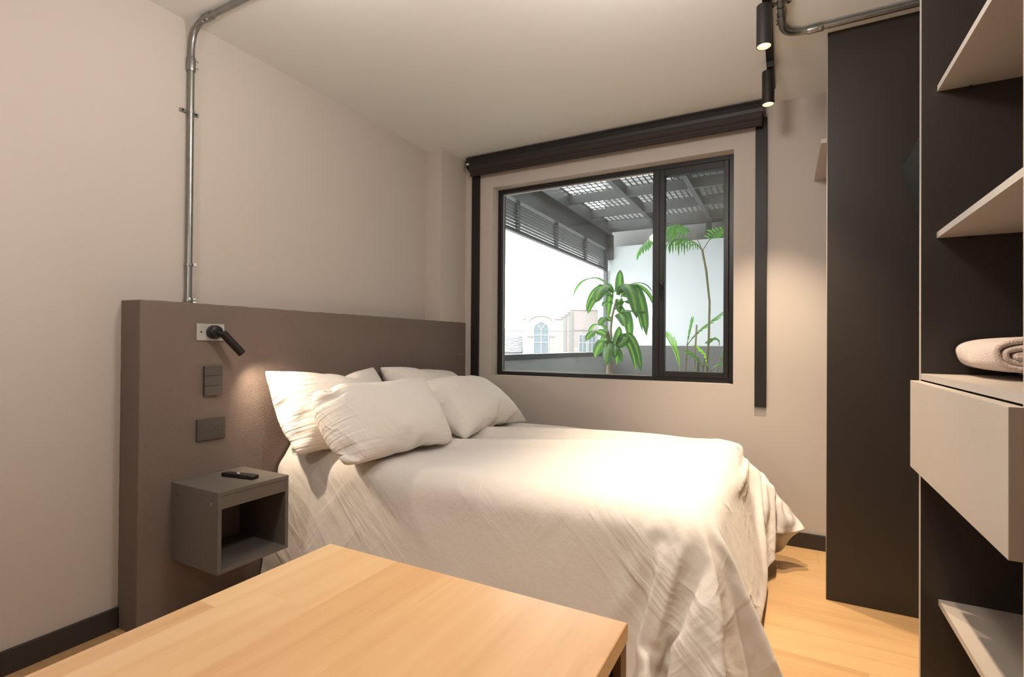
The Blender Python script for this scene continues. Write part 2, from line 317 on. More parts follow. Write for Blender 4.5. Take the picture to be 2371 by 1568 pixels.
# dracaena leaves: base x, base z, tip x, tip z, depth of the tip, arch, width, turn
DRAC = [(1.034, 1.565, 1.042, 1.754, 0, 0.0, 0.062, 0.1), (1.048, 1.555, 1.323, 1.552, -0.05, 0.42, 0.022, 1.2), (0.976, 1.558, 0.622, 1.525, -0.02, 0.62, 0.03, 1.2), (0.976, 1.567, 0.867, 1.466, -0.12, 0.45, 0.088, 0.2), (0.986, 1.557, 0.789, 1.464, 0.06, 0.6, 0.055, 0.3), (0.981, 1.548, 0.739, 1.401, 0.0, 0.55, 0.034, 0.6), (0.976, 1.52, 0.777, 1.375, -0.06, 0.35, 0.05, 0.5), (0.971, 1.52, 0.911, 1.337, 0.08, 0.4, 0.052, 0.1), (1.024, 1.537, 1.218, 1.327, -0.12, 0.55, 0.085, 0.2), (1.024, 1.541, 1.324, 1.425, 0.05, 0.5, 0.036, 0.8), (1.082, 1.516, 1.276, 1.184, -0.03, 0.55, 0.07, 0.2), (1.053, 1.517, 1.209, 1.224, 0.1, 0.5, 0.045, 0.6), (1.006, 1.368, 1.272, 1.376, -0.04, 0.15, 0.045, 0.7), (1.011, 1.349, 1.116, 1.259, -0.1, 0.3, 0.07, 0.1), (1.063, 1.386, 1.104, 1.159, 0.1, 0.2, 0.07, 0.0), (1.034, 1.499, 1.02, 1.387, 0.05, 0.2, 0.055, 0.1), (0.977, 1.463, 0.874, 1.447, 0.05, 0.3, 0.04, 0.5), (0.973, 1.312, 0.875, 1.275, -0.05, 0.5, 0.055, 0.2), (0.989, 1.095, 1.04, 1.274, 0.0, 0.0, 0.062, 0.1), (0.989, 1.076, 1.138, 1.191, -0.08, 0.1, 0.06, 0.4), (0.969, 1.133, 0.777, 1.143, -0.1, 0.65, 0.055, 0.3), (0.959, 1.18, 0.742, 1.195, 0.05, 0.75, 0.028, 0.7), (0.979, 1.104, 0.869, 1.194, 0.05, 0.1, 0.046, 0.4), (0.979, 1.086, 0.84, 1.003, -0.05, 0.6, 0.08, 0.2), (0.974, 1.076, 0.975, 0.939, -0.14, 0.5, 0.075, 0.0), (0.998, 1.076, 1.032, 1.002, -0.1, 0.5, 0.06, 0.2), (1.008, 1.086, 1.183, 0.892, 0.0, 0.62, 0.042, 0.2), (1.008, 1.086, 1.241, 0.879, -0.06, 0.75, 0.05, 0.2), (1.008, 1.058, 1.047, 0.955, 0.05, 0.4, 0.03, 0.3), (1.008, 1.077, 1.122, 1.064, 0.1, 0.3, 0.022, 0.8), (0.969, 1.067, 0.877, 0.987, 0.08, 0.6, 0.05, 0.2), (0.989, 1.086, 0.994, 0.94, 0.08, 0.4, 0.06, 0.1), (0.996, 1.434, 1.129, 1.468, 0.05, 0.4, 0.03, 0.6), (0.984, 1.105, 0.9, 1.151, -0.1, 0.3, 0.05, 0.3), (1.024, 1.565, 1.086, 1.609, 0.02, 0.0, 0.04, 0.2), (1.015, 1.565, 0.997, 1.613, 0.05, 0.0, 0.03, 0.2), (0.996, 1.415, 1.054, 1.32, 0.12, 0.3, 0.05, 0.1)]
PALM_CANES = [([(1.733, 1.0, 0.34), (1.739, 1.0, 0.903), (1.754, 1.0, 1.148), (1.759, 1.0, 1.452), (1.732, 1.0, 1.708), (1.703, 1.0, 1.864)], 0.0085, 'cane'), ([(1.556, 1.1, 0.34), (1.563, 1.1, 0.893), (1.576, 1.1, 1.112)], 0.006, 'cane'), ([(1.653, 0.95, 0.34), (1.653, 0.95, 0.903), (1.671, 0.95, 1.275)], 0.007, 'stake'), ([(1.653, 1.15, 0.34), (1.653, 1.15, 0.894), (1.656, 1.15, 1.014)], 0.01, 'steel'), ([(1.82, 1.1, 0.34), (1.82, 1.1, 0.901), (1.861, 1.1, 1.063)], 0.004, 'cane'), ([(1.727, 0.9, 0.34), (1.727, 0.9, 0.907), (1.739, 0.9, 1.014)], 0.005, 'cane')]
PALM_FRONDS = [([(1.703, 1.0, 1.864), (1.647, 1.02, 2.045), (1.492, 0.95, 2.192), (1.256, 0.85, 1.903)], {'n': 19, 'ln': 0.185, 'wid': 0.024, 'droop': 0.75, 'spread': 0.62, 't0': 0.33, 'seed': 1}), ([(1.696, 1.0, 1.871), (1.626, 1.05, 1.976), (1.534, 1.1, 2.019), (1.41, 1.15, 1.964)], {'n': 12, 'ln': 0.15, 'wid': 0.018, 'droop': 0.8, 'spread': 0.6, 't0': 0.1, 'seed': 2}), ([(1.706, 1.0, 1.864), (1.754, 0.95, 1.919), (1.806, 0.9, 2.011), (1.947, 0.85, 2.005)], {'n': 9, 'ln': 0.13, 'wid': 0.016, 'droop': 0.15, 'spread': 0.7, 't0': 0.35, 'seed': 3}), ([(1.576, 1.1, 1.112), (1.646, 1.1, 1.236), (1.754, 1.1, 1.287), (1.929, 1.1, 1.444)], {'n': 13, 'ln': 0.16, 'wid': 0.018, 'droop': 0.1, 'spread': 0.6, 't0': 0.1, 'seed': 4}), ([(1.557, 0.9, 0.875), (1.547, 0.9, 1.01), (1.51, 0.88, 1.112), (1.453, 0.85, 1.193)], {'n': 16, 'ln': 0.11, 'wid': 0.013, 'm': 'bleaf', 'droop': -0.35, 'spread': 0.55, 't0': 0.05, 'seed': 5}), ([(1.572, 1.1, 1.105), (1.585, 1.1, 1.183), (1.599, 1.1, 1.254), (1.612, 1.1, 1.317)], {'n': 6, 'ln': 0.11, 'wid': 0.018, 'droop': 0.0, 'spread': 0.5, 't0': 0.1, 'seed': 6}), ([(1.727, 0.9, 0.921), (1.717, 0.9, 0.98), (1.679, 0.88, 1.04), (1.62, 0.85, 1.072)], {'n': 8, 'ln': 0.12, 'wid': 0.02, 'droop': 0.3, 'spread': 0.6, 't0': 0.1, 'seed': 7}), ([(1.815, 1.0, 0.885), (1.84, 1.0, 1.014), (1.864, 1.0, 1.114), (1.913, 1.0, 1.195)], {'n': 8, 'ln': 0.14, 'wid': 0.018, 'droop': 0.2, 'spread': 0.6, 't0': 0.2, 'seed': 8}), ([(1.752, 1.0, 0.91), (1.751, 1.0, 0.995), (1.726, 1.0, 1.062), (1.661, 1.0, 1.113)], {'n': 8, 'ln': 0.11, 'wid': 0.018, 'm': 'bleaf', 'droop': 0.3, 'spread': 0.6, 't0': 0.1, 'seed': 9}), ([(1.78, 0.9, 0.909), (1.795, 0.9, 0.949), (1.832, 0.9, 0.989), (1.917, 0.9, 0.978)], {'n': 8, 'ln': 0.12, 'wid': 0.014, 'droop': 0.3, 'spread': 0.6, 't0': 0.1, 'seed': 10}), ([(1.819, 1.1, 1.114), (1.829, 1.1, 1.149), (1.803, 1.1, 1.183), (1.738, 1.1, 1.148)], {'n': 5, 'ln': 0.12, 'wid': 0.02, 'droop': 0.4, 'spread': 0.6, 't0': 0.1, 'seed': 11})]
# fabric surfaces: x, y and z lists in half millimetres, each value relative to its left and upper neighbours
DUVET_N = (82, 78); PILLOW_N = (27, 19)
DUVET = [[300,51,70,69,69,70,70,70,70,69,70,70,70,68,70,70,70,61,60,61,61,61,61,61,61,61,61,60,61,61,61,61,61,61,61,61,61,61,61,61,61,61,61,61,62,61,61,61,61,61,62,61,61,61,61,57,31,16,20,48,22,9,23,36,56,-8,-44,22,-29,50,50,48,46,53,56,60,61,59,60,59,58,59,0,17,-2,0,-1,-2,-1,-2,-1,-1,-1,-2,-2,-1,-1,-1,-2,0,0,0,0,0,0,0,1,-1,0,1,0,0,0,0,0,0,0,0,0,0,0,0,0,0,0,0,-1,0,0,1,0,0,-1,0,0,0,1,2,12,-8,-10,4,-5,-11,15,3,5,-10,11,-53,77,2,1,-7,2,-1,-8,-13,-12,-7,-3,-1,1,-1,17,0,0,0,0,0,-1,0,0,0,-1,0,0,0,0,-1,0,0,1,0,0,0,0,0,-1,0,0,0,0,0,0,0,0,0,0,0,0,1,0,0,0,0,0,0,0,0,0,-1,0,0,0,0,1,0,-1,2,3,-29,33,-9,-25,25,-16,20,-1,-13,-6,49,3,0,0,8,-3,-27,-39,6,11,8,-4,-11,0,1,17,0,0,-1,0,0,0,0,-1,0,0,0,-1,1,-1,0,0,0,0,0,0,0,0,0,0,1,0,0,0,0,0,0,0,0,0,0,0,-1,0,0,0,0,0,1,0,0,0,0,0,0,0,0,-1,0,0,0,5,-2,-28,16,21,29,-39,-4,0,-13,29,23,-2,0,0,0,-15,21,12,-60,-1,-10,-3,7,-1,-1,19,0,0,-1,0,0,0,0,-1,0,0,-1,1,0,0,-1,0,0,0,0,0,0,0,0,0,0,0,0,0,0,0,0,0,1,0,0,0,0,0,0,0,0,0,-1,0,0,0,0,1,0,0,-1,0,0,0,0,5,3,-21,-12,40,6,-2,-2,-24,7,25,11,-1,0,-2,0,10,-17,-62,54,-12,-13,7,-12,-3,-38,56,0,-1,1,-1,0,0,-1,1,-1,0,0,0,-1,0,1,-1,0,0,0,0,0,0,1,0,0,0,0,0,0,0,0,0,-1,0,0,0,0,0,1,0,0,0,0,0,0,0,0,-1,0,0,1,0,-1,0,0,3,19,-7,2,5,-37,44,2,-67,41,30,0,1,-4,-2,-1,3,-68,45,-43,-2,20,-5,7,4,38,-25,-1,1,-1,1,-1,-1,1,-1,0,0,0,0,0,-1,0,0,0,0,0,0,1,0,-1,0,0,0,0,0,0,0,1,0,0,0,0,0,0,0,-1,0,0,0,0,0,1,0,0,0,0,0,0,0,0,-1,0,2,14,0,0,-1,-19,31,-6,14,-3,4,-2,2,0,-1,1,-66,13,-2,5,14,-27,3,10,-1,1,17,0,-1,1,-1,0,0,-1,0,1,-1,0,-1,0,1,-1,0,0,0,1,0,-1,0,0,0,0,0,1,0,0,0,-1,0,0,0,0,0,1,0,0,0,0,0,0,0,-1,0,0,0,1,0,0,0,0,1,-2,0,15,0,1,0,2,-6,8,19,-6,3,0,-1,-1,4,-51,0,0,0,6,-22,13,1,0,0,0,18,0,0,-1,0,0,0,0,0,-1,0,0,0,0,-1,0,0,0,0,0,0,0,0,0,0,1,0,-1,0,0,0,1,0,0,0,0,0,-1,0,0,0,1,0,0,0,0,0,0,0,-1,0,1,0,1,-3,2,-2,14,2,1,-1,4,0,1,-14,30,-1,1,-2,3,-38,-22,-4,34,30,-7,-20,-22,-2,-1,1,-1,18,0,-1,0,0,0,0,-1,0,0,0,0,-1,0,0,0,0,0,1,-1,0,0,0,1,0,-1,0,0,1,0,0,-1,0,0,1,0,0,0,0,0,0,-1,0,0,1,0,0,0,0,0,0,-1,0,0,1,-1,-1,12,5,0,-1,4,1,0,3,12,0,0,2,-26,-38,0,43,18,-5,20,0,-36,-27,0,-1,1,17,-1,1,-1,0,0,-1,1,-1,0,0,-1,1,0,0,-1,0,0,0,0,0,0,1,-1,0,0,0,1,-1,0,0,1,0,0,-1,0,0,0,1,0,0,0,0,0,-1,0,1,0,0,0,0,0,0,0,2,-4,1,7,9,-1,0,3,3,0,7,8,0,0,-15,-49,5,52,10,0,-2,-6,-3,-4,-28,-11,0,0,18,0,-1,1,-1,0,0,-1,1,-1,0,0,0,-1,0,0,0,0,0,0,0,1,-1,0,0,1,0,-1,0,1,0,-1,0,1,0,0,0,0,-1,0,0,1,0,0,0,0,-1,0,0,1,0,0,0,0,0,-2,2,-3,17,1,-2,5,3,-1,11,4,0,-10,-42,15,8,1,5,4,7,-1,5,24,-36,-21,-9,-1,18,0,0,-1,0,-1,1,0,-1,0,0,0,-1,1,-1,1,-1,0,0,0,0,0,0,0,1,-1,0,1,0,-1,0,1,0,-1,0,1,0,0,0,0,0,-1,0,1,0,0,0,0,0,-1,0,0,0,0,0,1,0,-4,16,2,-1,7,-1,1,13,2,-5,-54,-4,12,42,4,1,-4,-17,-9,-13,39,33,-40,-31,-5,18,-1,0,0,0,0,-1,0,0,0,0,0,0,-1,0,0,0,0,0,0,1,-1,0,1,-1,0,1,-1,0,1,0,-1,1,0,0,-1,0,1,0,0,0,0,0,-1,1,0,0,0,0,0,0,0,-1,0,0,6,-6,-2,14,2,0,7,1,0,12,-1,-59,5,24,29,3,-7,-16,-18,-2,6,20,-12,42,15,-19,-53,12,0,0,0,-1,0,0,0,0,-1,-1,0,1,0,0,-1,0,0,0,0,0,0,1,-1,0,1,-1,1,0,-1,1,0,-1,1,0,0,0,-1,1,0,0,0,0,0,0,0,0,0,0,0,0,0,0,0,0,-1,-1,0,9,6,0,8,-1,-2,15,-60,11,30,20,-6,-16,-19,-3,15,16,14,10,3,1,11,0,0,-58,0,-1,0,0,0,
-1,0,0,0,0,0,-1,0,0,0,0,0,0,1,-1,0,0,0,1,-1,1,-1,0,1,-1,1,0,-1,0,1,0,0,-1,1,0,0,0,0,-1,1,0,0,0,0,0,-1,1,0,0,-1,3,9,-3,-1,6,7,1,-3,-48,18,26,13,-16,-19,0,18,21,12,6,3,-1,1,-4,4,8,3,-61,-1,0,0,0,-1,1,-1,0,0,0,0,0,-1,0,0,0,0,0,0,0,1,-1,1,-1,1,-1,1,0,-1,1,-1,0,1,0,-1,1,0,0,-1,1,0,0,0,0,0,0,0,0,0,0,1,0,0,-1,1,3,-2,4,1,1,8,0,-42,21,26,2,-28,2,25,18,11,1,0,0,0,-3,-6,-7,1,11,12,-58,1,-1,-1,0,0,-1,1,-1,1,-1,0,0,0,0,-1,0,1,-1,0,1,-1,1,-1,1,-1,1,-1,1,0,-1,1,0,0,0,0,0,0,0,0,0,0,0,0,0,0,0,0,0,0,0,0,0,0,1,1,1,2,1,1,3,3,-21,21,2,-10,1,24,19,3,-1,-3,-7,-9,-13,-17,-20,-19,-18,-1,0,2,56,-1,1,-1,0,0,0,0,0,-1,1,-1,0,0,-1,1,-1,0,0,0,0,0,0,1,-1,1,-1,1,-1,1,0,0,0,-1,1,0,0,0,0,0,0,0,0,0,1,-1,0,0,0,1,0,0,0,0,1,0,0,0,1,1,2,-5,11,10,13,9,5,-1,-16,-14,-15,-15,-10,-10,-11,-9,-6,1,1,0,0,0,58,-1,-1,1,0,0,0,-1,1,0,-1,0,0,0,0,-1,0,0,1,-1,0,1,-1,0,1,-1,1,-1,1,-1,1,-1,1,0,0,0,-1,1,0,1,-1,0,0,1,-1,0,0,1,0,-1,0,1,0,0,0,0,1,0,0,0,0,0,-1,-9,4,-8,-13,-18,-8,-3,-1,0,0,3,-6,0,4,0,2,-3,1,6,50,0,0,0,0,1,0,0,-1,0,0,0,-2,0,0,-1,0,0,0,1,-1,0,1,-1,0,1,-1,1,0,0,0,0,0,0,0,0,1,-1,0,0,0,0,1,-1,0,1,0,-1,0,1,0,-1,1,0,0,0,0,0,0,-1,-3,0,2,9,-35,-10,-5,3,1,-2,-3,-3,-3,-5,11,15,29,15,4,4,-60,-23,61,-1,2,1,0,0,-1,0,0,-1,0,-1,0,0,-1,0,-1,0,0,0,1,-1,0,1,0,-1,1,0,-1,1,-1,1,0,0,0,0,0,0,0,0,0,1,-1,0,1,-1,0,1,0,-1,1,0,-1,1,-1,1,-1,0,0,-1,0,1,0,-10,24,-3,-8,-1,0,-1,1,0,-1,1,-1,-9,-22,7,20,-1,38,-44,12,9,2,0,0,-1,0,-1,-1,-1,-1,-1,-1,-2,-1,-2,-1,0,-1,0,0,1,-1,0,0,1,-1,0,1,0,0,0,-1,1,0,0,0,0,1,-1,0,0,0,1,-1,0,1,-1,0,1,-1,1,0,-1,1,-1,0,1,-1,0,0,0,-2,3,-9,3,13,-4,-3,1,0,-1,1,0,0,-1,-1,-20,-3,19,6,0,0,-5,-2,0,0,0,0,1,-1,1,0,0,0,0,1,1,0,0,1,0,0,0,1,-1,0,0,1,0,0,-1,1,0,0,0,0,0,0,0,0,0,1,-1,1,-1,0,1,-1,1,0,-1,1,-1,0,1,-1,0,1,-1,0,0,0,0,0,1,0,1,-7,6,1,0,-1,1,0,0,-1,1,1,-2,-21,5,17,0,0,-2,-2,-1,-1,0,0,-1,2,0,-1,1,1,0,0,0,0,0,0,1,0,0,0,1,0,0,0,0,-1,1,0,0,0,0,0,0,0,1,-1,1,-1,0,0,0,1,-1,1,-1,0,1,-1,1,0,-1,1,0,-1,0,0,0,0,0,2,-1,1,-3,2,-1,2,-1,1,0,0,-1,1,0,-2,6,-11,-16,20,2,1,0,0,-1,-1,-2,-1,0,-1,0,1,0,0,1,0,0,1,0,0,0,0,0,0,0,0,0,0,0,1,0,0,0,0,0,0,0,0,0,0,0,0,1,-1,1,-1,1,-1,1,0,-1,1,-1,0,1,-1,0,0,0,1,0,-1,1,0,1,-1,0,1,0,-1,1,0,0,-1,1,0,-1,1,3,-6,-9,7,5,0,0,0,-1,1,0,-1,-1,-1,-1,0,0,0,0,0,0,0,0,1,-1,1,0,0,1,0,0,0,0,0,0,0,0,0,0,0,1,-1,0,1,-1,1,-1,1,-1,1,-1,1,-1,1,0,-1,1,0,-1,1,0,0,0,-1,0,1,0,0,0,1,0,0,-1,1,0,-1,0,1,0,-1,1,0,2,8,-19,2,9,-2,0,-1,1,-1,1,2,-1,-1,-1,-1,-1,-1,0,0,1,0,0,0,0,0,0,1,-1,0,0,1,0,0,0,0,0,1,-1,0,0,1,-1,0,1,-1,1,-1,1,-1,1,-1,1,-1,1,0,-1,1,0,-1,0,0,1,0,0,0,0,0,1,0,0,-1,1,0,-1,1,0,0,-1,1,0,-1,0,6,-12,1,15,-9,-1,1,0,0,-1,0,2,1,0,-1,-1,-1,-1,-1,0,0,0,0,1,-1,1,-1,1,0,0,0,0,0,0,0,0,0,1,-1,0,0,1,-1,0,1,-1,1,0,0,0,0,0,0,-1,1,0,-1,1,0,0,0,-1,0,0,0,0,1,0,0,1,0,0,-1,1,0,0,-1,1,0,-1,0,0,4,-9,-4,25,-15,0,0,-1,1,0,-1,-1,1,2,1,0,0,-2,-1,-1,-1,1,0,-1,1,0,0,-1,1,0,0,0,0,0,0,0,0,0,1,0,0,-1,1,0,-1,1,0,-1,1,-1,1,-1,1,0,-1,1,0,-1,1,0,0,0,0,0,0,0,0,1,0,-1,1,-1,1,0,0,-1,1,0,-1,1,0,-4,7,-1,-23,30,-9,1,-1,0,0,0,1,0,-1,-2,1,1,2,1,0,-2,-2,-1,0,0,0,0,0,1,-1,0,0,0,0,1,0,0,0,0,-1,0,0,1,0,-1,1,0,-1,1,0,0,0,0,0,0,0,0,0,0,-1,1,0,0,0,0,0,0,1,-1,
0,1,-1,1,0,-1,0,1,0,-1,1,0,-1,-1,5,3,-16,3,7,0,0,1,-1,0,0,0,1,1,-2,0,-1,1,2,1,0,-2,-2,0,-1,0,0,0,0,1,-1,1,0,-1,0,0,0,0,1,0,0,0,-1,1,0,0,0,0,-1,1,0,0,-1,1,0,0,0,0,0,-1,1,0,0,0,0,0,0,1,0,-1,1,0,-1,1,0,0,-1,1,0,-1,1,-1,3,10,-18,-1,7,0,0,0,0,1,-1,0,0,0,2,-1,-1,0,-1,1,3,1,-1,-2,-1,-1,0,0,0,0,0,-1,1,0,0,0,0,0,0,0,0,0,0,0,0,0,0,0,0,0,-1,1,0,0,0,0,0,0,0,0,0,0,0,0,0,0,0,0,1,0,0,-1,1,0,0,-1,1,0,-1,1,0,-1,0,14,-15,-4,6,-1,1,0,0,0,0,0,0,0,0,1,2,-1,-1,-1,-1,1,3,1,-1,-2,-1,-1,0,-1,1,0,0,0,0,0,0,0,0,0,0,0,1,-1,0,0,0,0,0,0,1,-1,1,-1,0,0,0,0,0,1,-1,0,0,0,0,1,0,0,0,0,-1,1,0,-1,0,1,0,-1,1,0,-1,-1,0,7,-6,-6,7,0,0,-1,1,0,0,1,-1,0,0,0,0,1,2,0,-1,-2,-1,2,2,1,-1,-2,-1,0,-1,0,0,0,0,0,0,1,-1,0,0,0,0,1,-1,0,1,-1,1,-1,0,0,0,0,1,-1,0,0,1,-1,0,0,0,0,0,0,0,2,-3,1,1,0,-1,1,0,0,-1,1,0,-1,1,0,-3,8,-5,-12,12,0,-1,1,-1,0,1,-1,1,1,-1,0,0,0,0,1,1,2,-2,-2,-1,2,2,1,-2,-2,0,0,-1,0,0,1,0,-1,1,0,0,-1,0,0,1,-1,0,0,0,0,0,0,0,0,0,0,0,0,0,0,0,0,0,0,0,0,0,0,6,-5,0,-1,1,0,-1,0,1,-1,0,1,0,-1,-3,7,0,-20,17,0,1,-1,0,-1,0,1,-1,0,1,0,0,0,-1,1,0,1,2,0,0,-3,-1,2,3,0,-2,-2,-1,0,0,0,0,0,0,0,-1,1,0,0,-1,1,0,0,0,0,0,0,-1,1,-1,0,0,1,-1,0,0,0,0,0,0,0,1,0,4,1,-5,1,-1,0,1,-1,0,1,-1,0,0,0,-1,4,7,-13,4,1,-1,0,0,0,0,-1,1,-1,0,1,-1,1,0,0,0,0,0,2,1,1,-1,-3,-1,3,1,0,-1,-2,0,-1,0,0,0,0,1,-1,0,0,0,0,0,0,0,0,-1,1,0,-1,1,0,0,-1,0,0,1,0,0,0,0,0,0,0,3,-7,4,0,1,-1,0,1,-1,0,1,-1,0,1,-3,3,14,-12,-2,0,0,1,0,0,-1,0,-1,1,-1,0,1,-1,1,-1,1,-1,1,-1,1,2,2,1,-2,-3,0,3,1,-1,-2,-1,-1,0,0,0,0,1,-1,0,1,-1,0,0,0,0,0,0,0,0,-1,1,0,0,0,0,-1,0,0,0,0,0,0,1,3,5,-8,0,0,0,0,0,0,0,0,1,-1,0,-1,0,11,-2,-7,0,1,0,0,1,0,-1,0,-1,0,-1,0,1,-1,1,-1,1,0,0,0,-1,1,1,3,1,-1,-4,1,3,0,-2,-1,-1,0,0,0,-1,1,0,-1,1,-1,1,-1,0,1,-1,0,0,0,0,0,0,0,0,0,0,0,0,0,0,0,0,2,5,-6,-1,0,1,-1,0,1,-1,0,0,0,0,-2,0,8,2,-7,0,0,0,1,-1,1,1,0,0,-1,0,-1,-1,1,-1,1,0,-1,1,0,0,0,0,0,2,2,2,-3,-3,2,3,-1,-2,-2,0,-1,1,0,-1,1,0,0,-1,1,0,-1,0,1,0,0,-1,0,0,0,0,0,0,0,0,0,0,0,1,0,5,-5,0,-1,0,1,-1,0,1,-1,0,1,0,-2,-2,8,2,-6,0,0,0,0,1,-1,1,1,0,1,-1,-1,0,-1,0,0,-1,1,0,-1,1,-1,1,0,0,0,2,3,1,-4,-1,3,2,-2,-3,0,-1,0,1,-1,0,0,0,0,0,0,0,-1,0,0,0,0,0,0,0,0,0,0,0,0,0,0,0,2,4,-3,-3,0,0,0,0,0,0,0,0,0,0,0,-6,10,2,-5,0,0,0,0,0,1,-1,0,1,1,1,1,-1,-1,-1,-1,0,0,-1,1,0,0,0,1,-1,1,-1,0,3,3,-1,-4,0,4,1,-4,-1,-1,0,0,0,0,1,-1,0,0,0,0,0,0,0,0,0,0,0,0,-1,0,0,0,1,0,-1,1,5,-1,-4,0,-1,0,1,-1,0,1,-1,0,0,0,-2,4,2,-3,0,0,0,0,0,0,1,0,-1,0,1,1,2,0,0,-1,-1,-2,0,0,0,0,0,0,0,0,0,1,-1,2,2,3,-3,-3,2,4,-2,-3,-1,0,0,0,-1,0,0,1,0,0,0,0,-1,0,0,0,0,-1,1,0,0,0,-1,0,2,0,3,0,-3,-2,1,-1,0,1,-1,0,0,0,0,2,-3,3,0,-1,0,0,0,0,1,0,0,-1,1,0,0,-1,1,1,2,1,0,-1,-1,-2,-1,0,0,0,1,-1,1,0,0,-1,1,1,4,1,-4,-1,4,1,-4,-2,0,0,0,0,0,-1,0,0,0,0,1,0,-1,0,0,0,0,0,0,0,0,0,0,2,3,-1,-1,-2,-2,0,0,0,0,0,1,-1,0,1,0,2,-1,-1,0,0,0,1,-1,0,0,2,0,-1,0,0,-1,1,0,1,2,2,0,-1,-2,-1,-1,-1,0,1,-1,0,1,0,0,0,1,2,3,-1,-4,3,4,-3,-4,0,0,0,-1,0,0,0,0,0,0,-1,1,0,-1,1,0,-1,0,0,0,0,-1,2,3,0,-1,-1,-2,0,-1,0,1,-1,0,0,2,-2,2,1,-4,2,0,1,0,-1,0,0,1,-1,1,1,0,0,0,-1,-1,0,0,1,2,3,1,-1,-2,-2,-1,-1,1,0,0,0,0,0,0,0,2,3,2,-4,-1,5,1,-6,0,0,0,-2,0,0,0,0,0,1,-1,0,0,0,-1,1,-1,0,0,1,-2,0,5,0,-1,-1,0,-2,-1,0,0,0,
